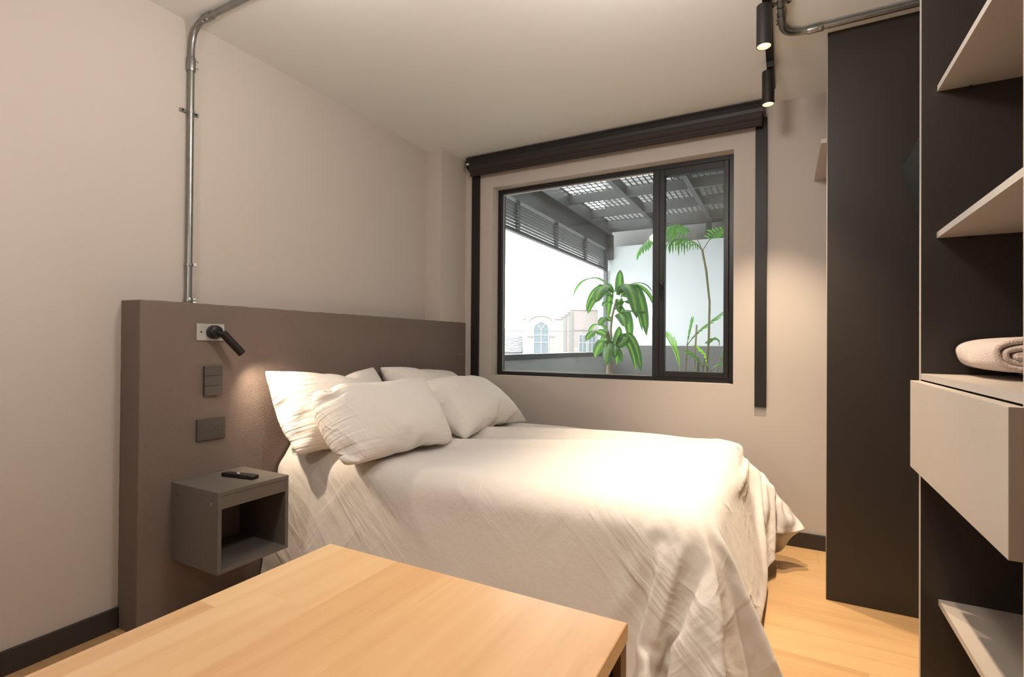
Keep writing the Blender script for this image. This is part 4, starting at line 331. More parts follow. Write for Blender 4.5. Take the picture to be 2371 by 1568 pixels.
1,0,-1,1,-1,1,0,0,0,0,1,-1,0,0,1,-1,0,0,0,0,0,0,0,0,0,0,-1,1,-1,1,-1,1,0,-1,1,-1,1,-1,1,0,0,-1,1,-1,0,0,0,-1,1,0,0,-1,-3,-2,0,2,3,1,-3,-3,-2,1,3,3,1,0,0,0,0,0,0,0,1,-1,0,0,0,0,0,0,0,1,0,0,0,0,0,0,0,0,0,0,0,0,0,0,0,0,0,0,0,0,0,0,0,0,0,0,0,-1,1,-1,1,-1,1,0,0,0,-1,1,-1,1,-1,1,-2,1,0,0,-1,1,0,0,-1,1,0,-1,-3,-3,0,2,4,0,-1,-4,-2,0,3,4,1,0,0,1,-1,1,-1,0,0,1,0,0,0,0,0,0,0,-1,1,0,0,-1,1,0,0,0,0,0,0,1,-1,0,0,0,0,0,0,0,0,0,0,0,0,0,-1,1,-1,1,-1,1,-1,1,0,0,0,-1,1,0,-1,1,0,-2,1,0,-1,0,1,-1,0,0,0,-1,-2,-3,-1,3,3,1,-2,-3,-2,1,4,2,1,0,0,0,0,0,1,-1,0,0,0,0,0,0,0,1,0,-1,1,0,0,0,0,0,0,1,-1,0,0,0,1,0,0,0,0,-1,0,0,0,-1,0,1,0,-1,1,-1,1,-1,1,-1,1,-1,1,0,0,-1,0,1,-1,0,0,-1,1,0,0,0,0,0,0,0,-1,-1,-3,-2,-2,4,3,2,-2,-5,-2,3,3,2,1,0,0,1,-1,0,0,1,0,0,0,0,0,0,-1,1,0,0,0,0,0,0,0,0,1,-1,0,1,-1,0,0,0,0,1,-1,0,0,0,0,-1,0,1,-1,1,-1,1,-1,1,-1,1,-1,1,-1,1,0,0,-2,1,-1,1,-1,0,0,0,0,0,0,0,1,0,0,-2,-2,-4,0,2,4,2,-2,-5,-1,3,3,2,0,0,0,0,1,-1,0,0,0,0,0,0,1,0,-1,1,-1,1,0,0,0,0,0,0,1,-1,0,0,0,0,0,0,0,0,-1,1,0,-1,1,-1,1,0,0,0,0,-1,1,-1,1,-1,1,-1,1,-1,-2,2,0,-1,1,0,0,0,0,0,0,0,-1,0,0,0,0,-1,-3,-3,-2,3,5,2,-3,-4,0,2,4,1,0,1,-1,0,0,1,0,0,0,0,-1,0,1,0,0,0,0,0,0,0,0,1,-1,0,1,0,0,-1,0,0,0,0,0,0,-1,1,-1,1,0,-1,1,-1,1,0,0,0,0,0,-1,1,-1,1,0,-2,0,1,-1,0,0,0,0,0,0,1,0,0,0,0,0,0,0,-2,-2,-4,-2,3,5,2,-4,-3,0,3,4,0,0,0,1,-1,0,0,0,0,1,0,0,-1,1,-1,1,0,0,0,0,0,0,1,-1,0,0,1,-1,0,0,0,0,0,0,-1,1,0,-1,1,-1,1,-1,1,-1,1,-1,1,0,0,0,-2,2,-1,0,-1,0,0,0,0,1,0,0,-1,0,0,1,0,-1,0,0,1,0,-1,-3,-4,-2,3,6,0,-3,-3,1,4,2,1,-1,0,0,0,0,0,0,0,0,1,0,0,0,0,0,0,0,0,1,-1,0,0,0,0,1,-1,1,-1,0,-1,1,0,-1,0,1,-1,1,-1,1,-1,1,-1,1,-1,1,-1,1,-1,0,0,-1,0,-1,-1,0,0,0,1,1,1,0,0,-1,0,1,0,0,0,-1,1,0,-1,-2,-6,-1,4,5,0,-5,-2,3,3,2,0,0,1,0,0,0,0,0,0,-1,1,0,0,0,0,1,-1,0,1,0,0,0,-1,0,0,0,0,0,0,-1,0,0,1,-1,1,-1,1,0,0,-1,1,-1,1,-1,1,0,-1,1,-1,0,-1,1,-1,-1,-1,-1,0,0,1,1,1,1,0,0,0,0,-1,1,0,-1,1,-1,1,-4,-4,-2,5,5,-2,-4,0,3,3,1,-1,0,0,0,0,0,0,1,0,-1,1,0,1,-1,1,-1,0,0,0,0,1,-1,1,-1,0,0,0,0,0,0,-1,1,0,0,0,-1,1,0,0,0,0,0,0,-1,1,-1,-1,1,0,-1,1,-1,0,-1,-2,-1,-1,1,2,1,1,0,0,0,1,0,-1,1,0,0,-1,1,-1,-3,-5,0,6,3,-4,-3,2,4,1,0,0,1,0,0,-1,0,0,1,0,0,0,0,0,1,-1,1,0,0,-1,1,-1,0,0,0,0,0,0,-1,1,-1,0,1,-1,1,-1,1,-1,1,-1,1,-1,1,0,0,-1,-1,0,1,-1,1,0,-1,0,-2,-1,-2,-2,1,2,2,2,1,0,-1,1,0,-1,1,0,0,0,0,-1,-4,-5,2,6,1,-5,-2,5,3,1,-1,0,0,1,0,0,0,-1,1,-1,1,0,0,0,0,0,0,1,-1,0,0,0,0,0,0,-1,0,0,1,0,-1,1,-1,1,-1,1,-1,1,-1,1,-1,0,1,-1,0,0,-2,1,-1,0,1,0,1,-1,-2,-2,-3,-1,1,1,3,2,2,0,-1,1,0,0,-1,1,0,0,0,-1,-5,-3,3,5,-2,-5,3,4,1,0,0,0,0,0,0,1,0,0,0,0,0,1,-1,1,-1,0,1,0,0,-1,0,0,-1,1,0,0,0,0,0,0,0,0,0,-1,1,-1,1,-1,1,0,0,-1,-1,0,1,-2,0,-1,0,0,1,1,1,0,-2,-3,-3,-2,-1,3,3,3,2,0,-1,1,0,-1,0,0,0,0,0,-2,-5,-1,6,2,-6,-1,6,2,0,0,0,1,0,0,-1,1,0,0,0,0,1,-1,1,0,-1,0,0,1,-1,0,0,0,-1,0,0,0,1,-1,1,-1,0,1,-1,1,0,0,-1,0,0,-1,1,0,-1,1,-1,0,-1,-1,-1,-1,1,2,1,1,-2,-2,-4,-4,0,2,4,3,3,-1,0,1,0,0,0,0,0,0,-1,-3,-5,2,6,-3,-6,5,5,0,0,-1,1,0,1,0,0,0,0,0,0,1,0,-1,1,0,-1,0,0,0,0,-1,1,0,0,0,0,0,-1,1,0,-1,1,0,-1,1,0,0,0,-1,0,-1,1,-1,1,-1,-1,0,-1,-1,-1,-1,1,1,3,0,0,-2,-5,-5,-2,3,4,5,3,0,-1,1,0,0,0,-1,1,0,-2,-4,-3,6,3,-8,0,7,1,-1,0,
2,0,0,-1,1,0,0,0,0,0,1,-1,0,1,-1,1,-1,0,0,-1,0,1,-1,0,1,0,-1,1,0,0,-1,1,-1,-2,2,0,0,-1,1,-1,1,-1,1,0,-1,0,-1,-1,-2,-1,-1,-1,3,2,2,0,-1,-5,-6,-3,1,5,5,5,-1,0,0,0,1,0,-1,1,-1,-2,-6,1,7,-4,-6,8,3,-2,0,2,0,1,0,0,0,0,0,0,0,1,0,-1,0,0,0,0,-1,1,0,-1,1,0,-1,1,0,-1,1,-1,1,-1,0,-1,2,-2,1,0,0,0,-1,1,-1,1,0,-1,1,-1,-1,-1,-2,-2,-2,0,1,3,2,3,-1,-5,-5,-6,0,4,7,5,1,0,-1,0,1,0,0,-1,0,-5,-3,5,3,-10,5,6,-3,0,4,0,0,0,1,0,0,0,0,-1,0,1,0,-1,0,0,0,0,0,0,0,-1,0,0,-1,1,0,1,-1,1,-3,1,-11,11,0,1,-1,1,0,-1,1,-1,0,1,-1,1,0,-1,0,-1,-2,-3,-3,-1,1,2,3,4,0,-3,-6,-6,-2,3,7,5,3,0,-1,0,1,0,-1,1,-3,-5,1,7,-7,-2,9,-4,0,4,0,1,0,0,0,1,0,0,0,-1,0,0,0,0,0,0,-1,0,0,0,1,-2,2,0,0,-1,1,-9,-8,-2,16,0,2,-1,1,-1,1,0,-1,1,0,-1,1,-1,0,1,-1,1,-1,-1,-1,-3,-4,-2,-1,2,3,5,3,-2,-6,-7,-4,3,6,6,4,-1,0,0,1,-1,0,0,-5,-4,7,0,-8,10,-4,0,5,0,0,1,0,0,0,1,0,-1,0,0,0,0,0,0,0,0,0,0,-1,1,-1,0,0,1,-17,-10,11,11,2,0,2,0,-1,1,-1,1,0,-1,1,0,-1,1,0,-1,1,-1,1,0,-1,0,-1,-3,-3,-5,-2,1,2,6,5,0,-5,-8,-5,1,6,8,3,1,-1,1,0,-1,0,-2,-6,3,5,-9,7,-3,0,5,0,2,0,0,1,-1,1,1,-1,0,0,-1,0,0,0,0,-1,0,-1,0,1,1,-1,-26,-6,22,4,4,-1,-2,4,1,0,-1,1,-1,0,1,-1,1,0,-1,1,0,-1,1,-1,0,1,-1,1,-1,0,-2,-3,-5,-4,-2,1,6,7,2,-3,-7,-7,-1,5,8,5,0,0,0,1,0,-1,-6,-2,8,-7,3,-2,0,5,-1,4,0,0,1,-1,1,0,0,-1,1,0,0,-1,-1,1,-1,-1,0,1,-2,-36,5,16,8,7,-2,-2,-5,11,-1,1,0,-1,1,0,-1,1,-1,0,1,-1,1,0,-1,1,0,-1,1,-1,1,-1,1,-1,-1,-2,-5,-5,-4,-1,6,7,5,-1,-7,-7,-3,4,8,6,1,-1,0,0,1,-3,-6,6,-2,-1,-1,0,4,-2,5,0,1,0,0,0,0,1,0,0,0,0,-1,-2,-1,2,0,-1,-38,12,6,19,-2,0,0,-6,-9,19,0,-1,0,1,-1,1,0,-1,1,0,-1,1,-1,0,1,-1,1,0,-1,1,-1,1,-1,1,0,-1,0,-1,-3,-6,-6,-3,2,7,8,2,-5,-8,-5,3,8,6,1,0,0,0,-1,-5,2,2,-4,1,-2,3,-2,7,0,2,-2,2,0,0,0,0,0,-1,-1,-1,2,-3,2,-39,12,9,7,2,6,-1,-15,-18,19,18,0,0,0,-1,0,0,0,1,-1,1,0,-1,1,0,-1,1,-1,0,1,-1,1,-1,1,-1,0,1,0,0,-1,0,-2,-4,-7,-5,-1,6,8,5,-2,-9,-5,2,8,6,0,0,0,0,-4,-1,5,-6,1,-1,-1,0,8,-1,2,-3,3,1,1,1,-1,-2,-2,0,-4,3,-36,12,10,-5,18,0,-1,-25,-17,35,-9,19,0,0,0,0,0,-1,0,0,0,0,1,0,0,0,1,-1,1,0,-1,1,-1,1,-1,1,0,-1,0,0,0,1,-1,0,0,-3,-6,-7,-4,3,8,8,0,-7,-7,1,8,5,1,-1,1,-1,-4,4,-4,0,0,-7,7,3,3,0,-1,3,1,1,-1,-2,-4,-5,1,-28,9,10,2,3,6,2,-37,-12,41,0,7,4,0,0,0,0,0,0,0,-2,0,0,-1,1,0,0,0,1,0,1,0,-1,1,-1,1,0,-1,1,0,0,0,-1,1,-1,0,0,0,-1,-4,-6,-6,-1,6,8,4,-6,-7,1,8,4,0,-1,1,-3,1,-4,-1,3,-7,9,1,-19,19,5,-1,2,-2,-15,0,-6,-12,3,10,-3,-15,33,0,-55,5,40,-10,3,-1,21,0,0,-1,0,0,0,0,1,0,-1,0,-1,-1,0,0,0,0,1,1,1,-1,1,-1,0,1,-1,0,0,0,1,-1,1,-1,0,1,-1,1,-2,-2,-4,-7,-4,3,9,6,-3,-7,1,6,3,-1,1,-2,-2,-3,-3,4,16,-7,8,-12,-8,22,6,-17,-11,-9,0,5,-9,-5,-11,35,-2,-65,28,25,-4,15,0,5,2,-1,0,1,-1,0,-1,0,0,0,0,1,0,1,0,-1,-1,-1,-1,0,0,2,1,1,0,-1,1,0,0,0,-1,0,0,1,0,-1,0,0,1,0,-1,0,-3,-5,-6,-2,6,8,1,-4,0,4,0,1,-1,-3,2,0,-8,25,-13,-43,37,-15,25,-29,27,-6,2,-6,-13,-20,30,-8,-63,45,13,2,16,-8,-14,-19,45,1,0,-1,1,0,0,0,-1,-1,0,-1,0,-1,1,1,1,1,-1,0,-1,-2,-1,0,1,2,1,0,0,0,0,1,-1,0,0,0,1,-1,0,0,0,0,1,-2,0,-3,-4,-5,2,6,3,0,2,2,-10,2,-12,-11,28,10,-53,-18,-20,32,38,4,-7,4,16,-53,31,12,-48,-18,50,-4,18,-6,-34,-34,-26,-8,116,0,-1,1,-1,-1,1,-1,1,1,-1,0,-1,0,-2,-1,-1,0,1,1,2,1,1,-1,-1,-1,-1,1,1,1,1,-1,1,-1,0,0,0,0,
0,0,0,0,-1,1,0,0,-1,-1,-6,-1,3,4,3,2,19,13,23,-44,-69,86,-23,-95,12,-16,-73,103,34,8,-35,64,-16,-16,15,7,-11,6,-72,-31,-8,3,2,-7,119,0,0,-1,1,0,-1,0,-1,0,0,0,1,0,1,0,-1,-1,-1,-2,-1,0,-1,2,1,2,1,0,0,-1,0,1,0,1,0,0,-1,0,0,0,0,-1,1,0,-1,1,-1,0,6,0,-4,-4,-1,1,3,3,-7,24,-25,-18,44,-90,-20,55,-46,-65,-26,36,30,15,15,23,47,-1,-3,-35,10,-5,-17,-5,6,9,47,-1,0,-1,-1,0,0,1,1,0,1,-1,-1,0,-1,0,1,1,0,1,-1,0,0,-1,0,-2,0,0,0,2,0,1,0,0,0,0,0,1,-1,0,0,0,0,-1,0,0,0,0,-4,-5,-1,1,1,3,0,-6,10,4,27,-153,123,66,-154,-36,130,-67,-21,-1,-8,16,5,64,-63,-14,-1,31,45,-2,7,-10,9,3,2,1,-1,1,-1,-2,-2,-2,-1,0,1,2,1,1,2,0,1,-1,1,-1,1,0,0,0,-1,0,0,-1,0,-1,-1,-1,0,0,1,0,0,-1,-1,-1,0,-1,-2,0,-2,-2,-2,-2,-2,0,-1,-5,-4,-4,-6,-9,0,19,1,53,-202,151,-36,-16,-16,43,28,-82,38,-26,40,-27,71,-4,10,2,-13,10,-1,-1,-11,2,16,-1,-1,-2,-1,2,2,0,-2,-3,-1,0,1,-1,0,0,-1,1,0,1,0,1,1,0,1,0,-1,0,-1,-1,0,-1,-2,-1,-2,-2,-1,-2,-1,-1,-2,-1,-1,0,1,-2,0,-2,-3,-7,-6,-3,-3,-9,-8,3,-23,-10,19,1,140,-140,17,-39,21,49,-27,22,-17,14,-53,-22,26,63,18,-26,-12,4,13,16,7,-24,-10,10,11,8,5,0,-2,-1,1,2,-2,-5,-4,0,-1,0,1,-1,0,-1,-1,-2,-1,1,-1,3,2,3,3,1,1,1,1,-1,0,-1,-1,-2,-3,-4,-5,-6,-6,-10,-7,-3,-4,-2,-2,0,-3,-5,-3,3,2,-5,2,-1,1,-11,18,92,37,-141,-61,71,21,-18,-30,6,53,17,-74,22,6,43,15,-2,3,1,-23,-19,10,-12,-8,2,10,14,12,6,1,-3,-2,1,2,-2,-5,-5,-7,-1,-3,-1,-1,-1,-1,-3,-1,-4,-3,-4,-2,1,4,4,5,6,5,7,5,5,4,1,0,-1,-2,0,-4,-2,-2,-3,-3,0,-6,5,0,-2,-5,-1,-5,-5,1,-2,-90,70,44,-16,-15,-9,-28,17,-12,-26,-12,19,61,-29,-24,27,24,27,0,-18,-12,25,-9,3,-5,-12,-15,-10,1,15,17,16,12,6,0,-3,0,0,3,-3,-2,-5,-6,-7,-9,-7,-7,-3,-3,-2,-4,-5,-8,-8,-5,-4,-2,-1,2,6,9,11,13,15,14,12,9,0,-9,-11,-11,-10,-2,-10,-8,-3,2,-1,7,4,-3,5,11,-191,109,87,-22,-39,10,26,-11,-25,6,-4,-2,2,21,-36,28,-1,34,8,-7,43,-31,1,1,2,0,-8,-14,-21,-11,-1,9,13,16,17,14,10,5,2,-3,-2,-1,1,2,0,1,-4,-5,-7,-7,-7,-7,-6,-8,-8,-9,-9,-9,-9,-7,-4,-3,-1,1,3,7,12,19,18,18,12,9,8,3,-4,-6,-6,-14,-16,5,20,-35,-19,-60,82,2,-42,-2,0,0,43,-13,-25,-19,12,1,-2,-1,43,-19,34,-1,16,-22,-3,2,2,0,4,3,-1,-10,-15,-18,-10,-3,1,4,7,9,13,16,16,13,9,6,4,-1,-4,-2,-1,1,2,3,2,1,0,-2,-3,-5,-7,-10,-12,-11,-13,-13,-11,-10,-8,-5,-1,-1,4,7,4,4,5,4,5,12,14,-18,13,10,-4,24,-16,-1,-41,14,1,8,-51,-4,17,1,14,-31,33,9,-23,41,-43,57,11,-22,-4,-2,-1,5,-1,-2,2,4,2,-3,-10,-15,-12,-8,-4,-3,-1,0,2,4,7,10,11,13,16,13,11,7,5,3,3,2,0,0,0,-2,-1,-1,1,-1,1,1,1,1,-1,-1,-3,-2,-6,-9,-6,-4,-3,-2,-4,-14,-5,19,-35,55,72,-99,1,9,23,-15,-29,-4,7,-18,-15,22,-20,30,-27,1,23,-26,11,46,-20,-19,8,2,-1,-4,4,4,-1,-3,-1,2,0,0,-4,-7,-10,-7,-8,-5,-5,-3,-2,-1,1,1,1,2,4,4,4,4,4,4,6,7,6,7,4,3,-1,-2,-6,-7,-9,-8,-7,-8,-5,-6,-3,-2,-2,-1,1,3,2,14,18,6,14,16,98,17,-87,-45,29,10,13,2,-2,-13,-32,-41,-16,7,17,-1,5,-24,30,-8,18,5,0,1,-1,0,-4,1,5,3,1,-1,0,-1,0,-2,-1,-4,-4,-6,-6,-6,-5,-6,-5,-3,-2,-1,-2,-1,0,0,0,1,1,1,3,4,6,7,7,7,9,9,8,5,3,2,-1,0,-2,-2,-1,-1,-1,1,5,4,-3,-23,-9,7,31,52,23,-47,-34,-21,9,9,32,-15,25,-5,-28,-24,-3,-26,-6,61,13,-58,-1,16,2,1,-3,0,-1,-4,-1,3,3,3,2,2,0,0,0,-1,-1,-1,-2,-3,-4,-4,-4,-5,-4,-4,-4,-2,-3,-2,-3,-2,-2,-2,-3,-3,-2,-1,-1,0,0,0,0,0,0,
1,1,1,2,4,4,7,8,8,6,4,4,8,-6,2,-6,18,42,40,-17,-8,-29,-14,11,27,-7,-20,-2,27,-9,-16,-28,-33,38,36,-52,4,1,3,-5,0,1,0,-3,-3,-1,1,3,2,1,3,0,2,0,1,0,1,-1,-1,-1,-1,-2,-2,0,-1,-1,0,1,0,0,-1,0,0,-1,-2,0,0,1,1,3,3,5,5,6,8,8,8,8,6,4,2,1,-2,-6,-3,-3,-15,4,18,-15,7,-13,10,0,-4,-13,-25,47,3,-4,5,6,0,-4,-3,-57,25,-19,-1,1,1,-3,2,-1,0,0,-2,-1,-2,-1,-1,2,1,2,0,2,0,1,0,1,1,0,0,0,0,-1,-1,1,-1,0,0,0,0,0,0,0,0,0,0,-1,1,0,1,0,0,1,-2,-2,-4,-5,-5,-7,-6,-6,-4,0,11,6,2,-11,9,3,44,5,-23,18,25,-31,39,-63,56,8,-48,36,12,-2,-9,-1,-34,37,-51,0,1,-2,4,-5,4,-2,0,-1,0,-1,0,0,-1,0,0,0,0,1,0,0,1,0,0,0,0,0,0,-1,0,-1,-1,-1,0,0,-1,-1,-1,-1,-1,-1,-2,-2,-2,-3,-3,-4,-3,-3,-2,-2,-1,0,0,1,0,0,-7,5,18,35,-24,-2,-40,64,18,27,-8,-3,-16,17,-36,47,0,-51,30,-15,15,18,-33,16],
[31,1,0,0,1,2,3,4,3,3,4,4,3,3,3,3,3,3,3,3,3,3,2,3,3,3,3,2,3,3,2,2,3,3,2,2,2,2,3,2,2,2,3,2,2,2,3,2,2,2,3,2,3,3,5,8,20,27,27,21,-29,-31,-25,-18,-5,-4,-5,16,-44,-29,-25,-13,-9,2,10,-9,-5,-9,2,-3,-6,-1,51,0,3,3,2,1,1,-1,0,1,-1,0,1,-1,0,0,1,0,0,0,-1,0,1,0,0,0,0,0,-1,0,0,1,-1,0,0,0,1,0,-1,0,1,0,-1,1,0,0,-1,0,1,0,-1,1,0,-1,-1,-2,-6,2,1,-2,-1,-3,7,1,4,0,-1,-22,16,-5,-6,9,-28,-23,-32,46,-31,37,-19,-8,6,1,57,2,1,0,0,1,-1,1,0,-1,1,-1,0,1,0,0,-1,0,0,0,1,0,0,-1,0,0,0,1,0,0,0,-1,1,-1,1,0,-1,0,1,0,-1,0,1,-1,0,0,0,0,0,0,1,-1,0,0,-1,-2,-1,-7,-3,6,-7,9,-8,15,0,-1,-3,-5,-3,2,-3,-22,20,10,-27,-66,37,-22,44,-22,0,3,57,0,0,0,1,-1,1,-1,0,1,-1,0,0,0,0,0,0,1,-1,0,0,0,0,1,-1,0,0,-1,1,-1,0,1,-1,1,-1,0,1,0,-1,0,1,0,-1,0,0,0,1,0,-1,0,1,-1,0,1,-1,0,-2,-1,-2,-8,1,-1,13,-6,7,-3,3,-9,-5,-1,5,1,7,-26,-4,-14,-14,28,-61,34,8,8,43,0,0,0,0,0,-1,1,0,0,0,0,-1,0,1,0,0,-1,1,-1,0,0,0,0,1,-1,0,0,0,1,0,-1,1,-1,1,0,-1,0,1,0,-1,0,0,1,0,0,-1,0,0,0,-2,3,-1,0,1,-1,-2,0,-2,-38,33,6,0,-21,24,1,-4,-9,-1,3,3,0,-9,-14,7,20,-9,-81,45,43,-7,-67,79,1,-1,1,-1,0,1,-1,1,-1,0,1,0,0,-1,0,0,0,0,1,0,0,0,-1,0,1,-1,1,0,-1,1,0,0,0,-1,1,0,0,-1,0,1,0,0,-1,0,1,0,0,0,0,0,-2,3,-1,0,-1,-3,-1,2,-1,-5,1,-1,2,-6,13,-10,-3,1,6,1,0,-24,3,-10,-33,-10,69,-15,-79,-7,51,60,-1,1,-1,1,0,-1,1,-1,1,0,-1,0,1,0,0,0,0,0,0,0,-1,0,1,0,-1,1,0,-1,1,-1,1,-1,1,0,-1,0,1,0,0,-1,0,1,0,0,-1,0,0,0,0,1,0,-3,3,0,0,-2,-2,-1,1,1,1,-6,3,-3,1,-4,-4,4,0,1,-12,-11,-5,0,1,22,-74,-17,35,6,5,59,1,-1,1,-1,1,0,-1,1,-1,0,1,0,-1,0,0,0,0,0,0,0,1,0,0,-1,1,0,-1,1,-1,1,-1,1,-1,0,1,0,-1,0,1,0,0,-1,0,1,0,0,0,0,0,-1,0,0,1,0,0,-1,-4,1,0,1,-1,-3,4,-9,5,-7,2,3,1,-9,-20,0,-1,0,2,-38,10,4,0,0,0,59,0,1,-1,1,-1,0,1,-1,1,0,-1,1,0,0,0,0,0,0,0,0,0,-1,0,1,0,-1,1,-1,1,-1,1,-1,1,0,-1,1,0,0,-1,1,0,0,0,-1,0,0,0,1,0,0,0,0,-3,3,1,-1,-4,0,0,2,-2,0,1,3,-11,-3,3,3,-6,-23,3,1,-2,4,1,-7,-14,-6,-3,0,0,60,0,-1,1,-1,1,0,-1,1,-1,1,0,-1,0,0,1,0,0,0,-1,0,0,1,0,-1,0,1,-1,1,0,0,-1,1,-1,1,0,-1,1,0,0,-1,0,1,0,0,0,0,0,-1,0,0,0,0,0,0,2,-1,-3,-1,-1,1,0,0,0,1,-9,0,3,-3,-23,2,0,-2,2,-1,-1,0,7,-26,-6,0,0,59,0,1,-1,1,-1,1,0,-1,1,-1,0,1,0,0,-1,0,0,0,1,0,0,-1,0,1,0,-1,1,0,-1,1,0,0,0,-1,1,0,-1,1,0,0,0,-1,0,0,1,0,0,0,0,0,0,0,-1,-2,3,1,-5,0,0,1,-1,1,-1,-2,-8,3,-1,-19,-2,-1,1,1,1,-1,-1,-1,2,-3,-25,0,0,59,1,-1,1,-1,1,-1,1,0,-1,1,0,-1,0,0,1,0,0,0,-1,0,0,1,0,-1,0,1,0,-1,1,-1,1,-1,1,0,-1,1,0,-1,0,1,0,0,0,0,-1,0,0,0,0,0,0,1,0,-1,1,0,-2,-3,0,2,-1,1,-1,-4,-6,1,-15,-9,-4,-2,1,3,1,3,0,1,-11,26,-12,-29,0,60,-1,1,-1,1,-1,1,-1,1,0,-1,0,1,0,0,-1,0,0,0,1,0,0,-1,0,1,0,-1,0,1,-1,1,-1,1,-1,1,0,-1,1,0,0,-1,0,1,0,0,0,0,0,0,0,0,1,-2,0,0,-1,2,-3,-3,1,2,-2,-1,1,-5,-5,-10,-14,0,1,5,2,0,-2,-5,-2,-3,16,-33,39,-17,-22,59,1,-1,1,-1,1,-1,1,-1,0,1,0,-1,0,0,0,1,0,0,-1,0,0,1,0,0,-1,1,0,-1,1,-1,1,-1,1,-1,1,0,-1,1,0,0,0,-1,0,0,0,0,0,0,0,0,1,-1,1,-1,-4,5,-1,-6,2,1,-1,1,0,-8,-9,-18,0,2,6,0,-2,-5,-4,-1,1,5,-10,24,-33,32,-14,37,0,1,-1,1,-1,1,-1,1,0,-1,0,1,0,0,0,-1,0,0,1,0,0,0,-1,0,1,0,-1,1,-1,1,0,0,-1,1,-1,1,0,-1,1,0,0,0,0,0,0,0,0,0,0,0,-1,1,-1,2,-4,2,-1,-20,15,2,-1,-2,5,-14,-23,0,4,5,-2,-4,-6,0,4,4,4,3,2,-5,-13,-29,-1,74,0,0,0,0,0,-1,1,-1,0,1,0,-1,
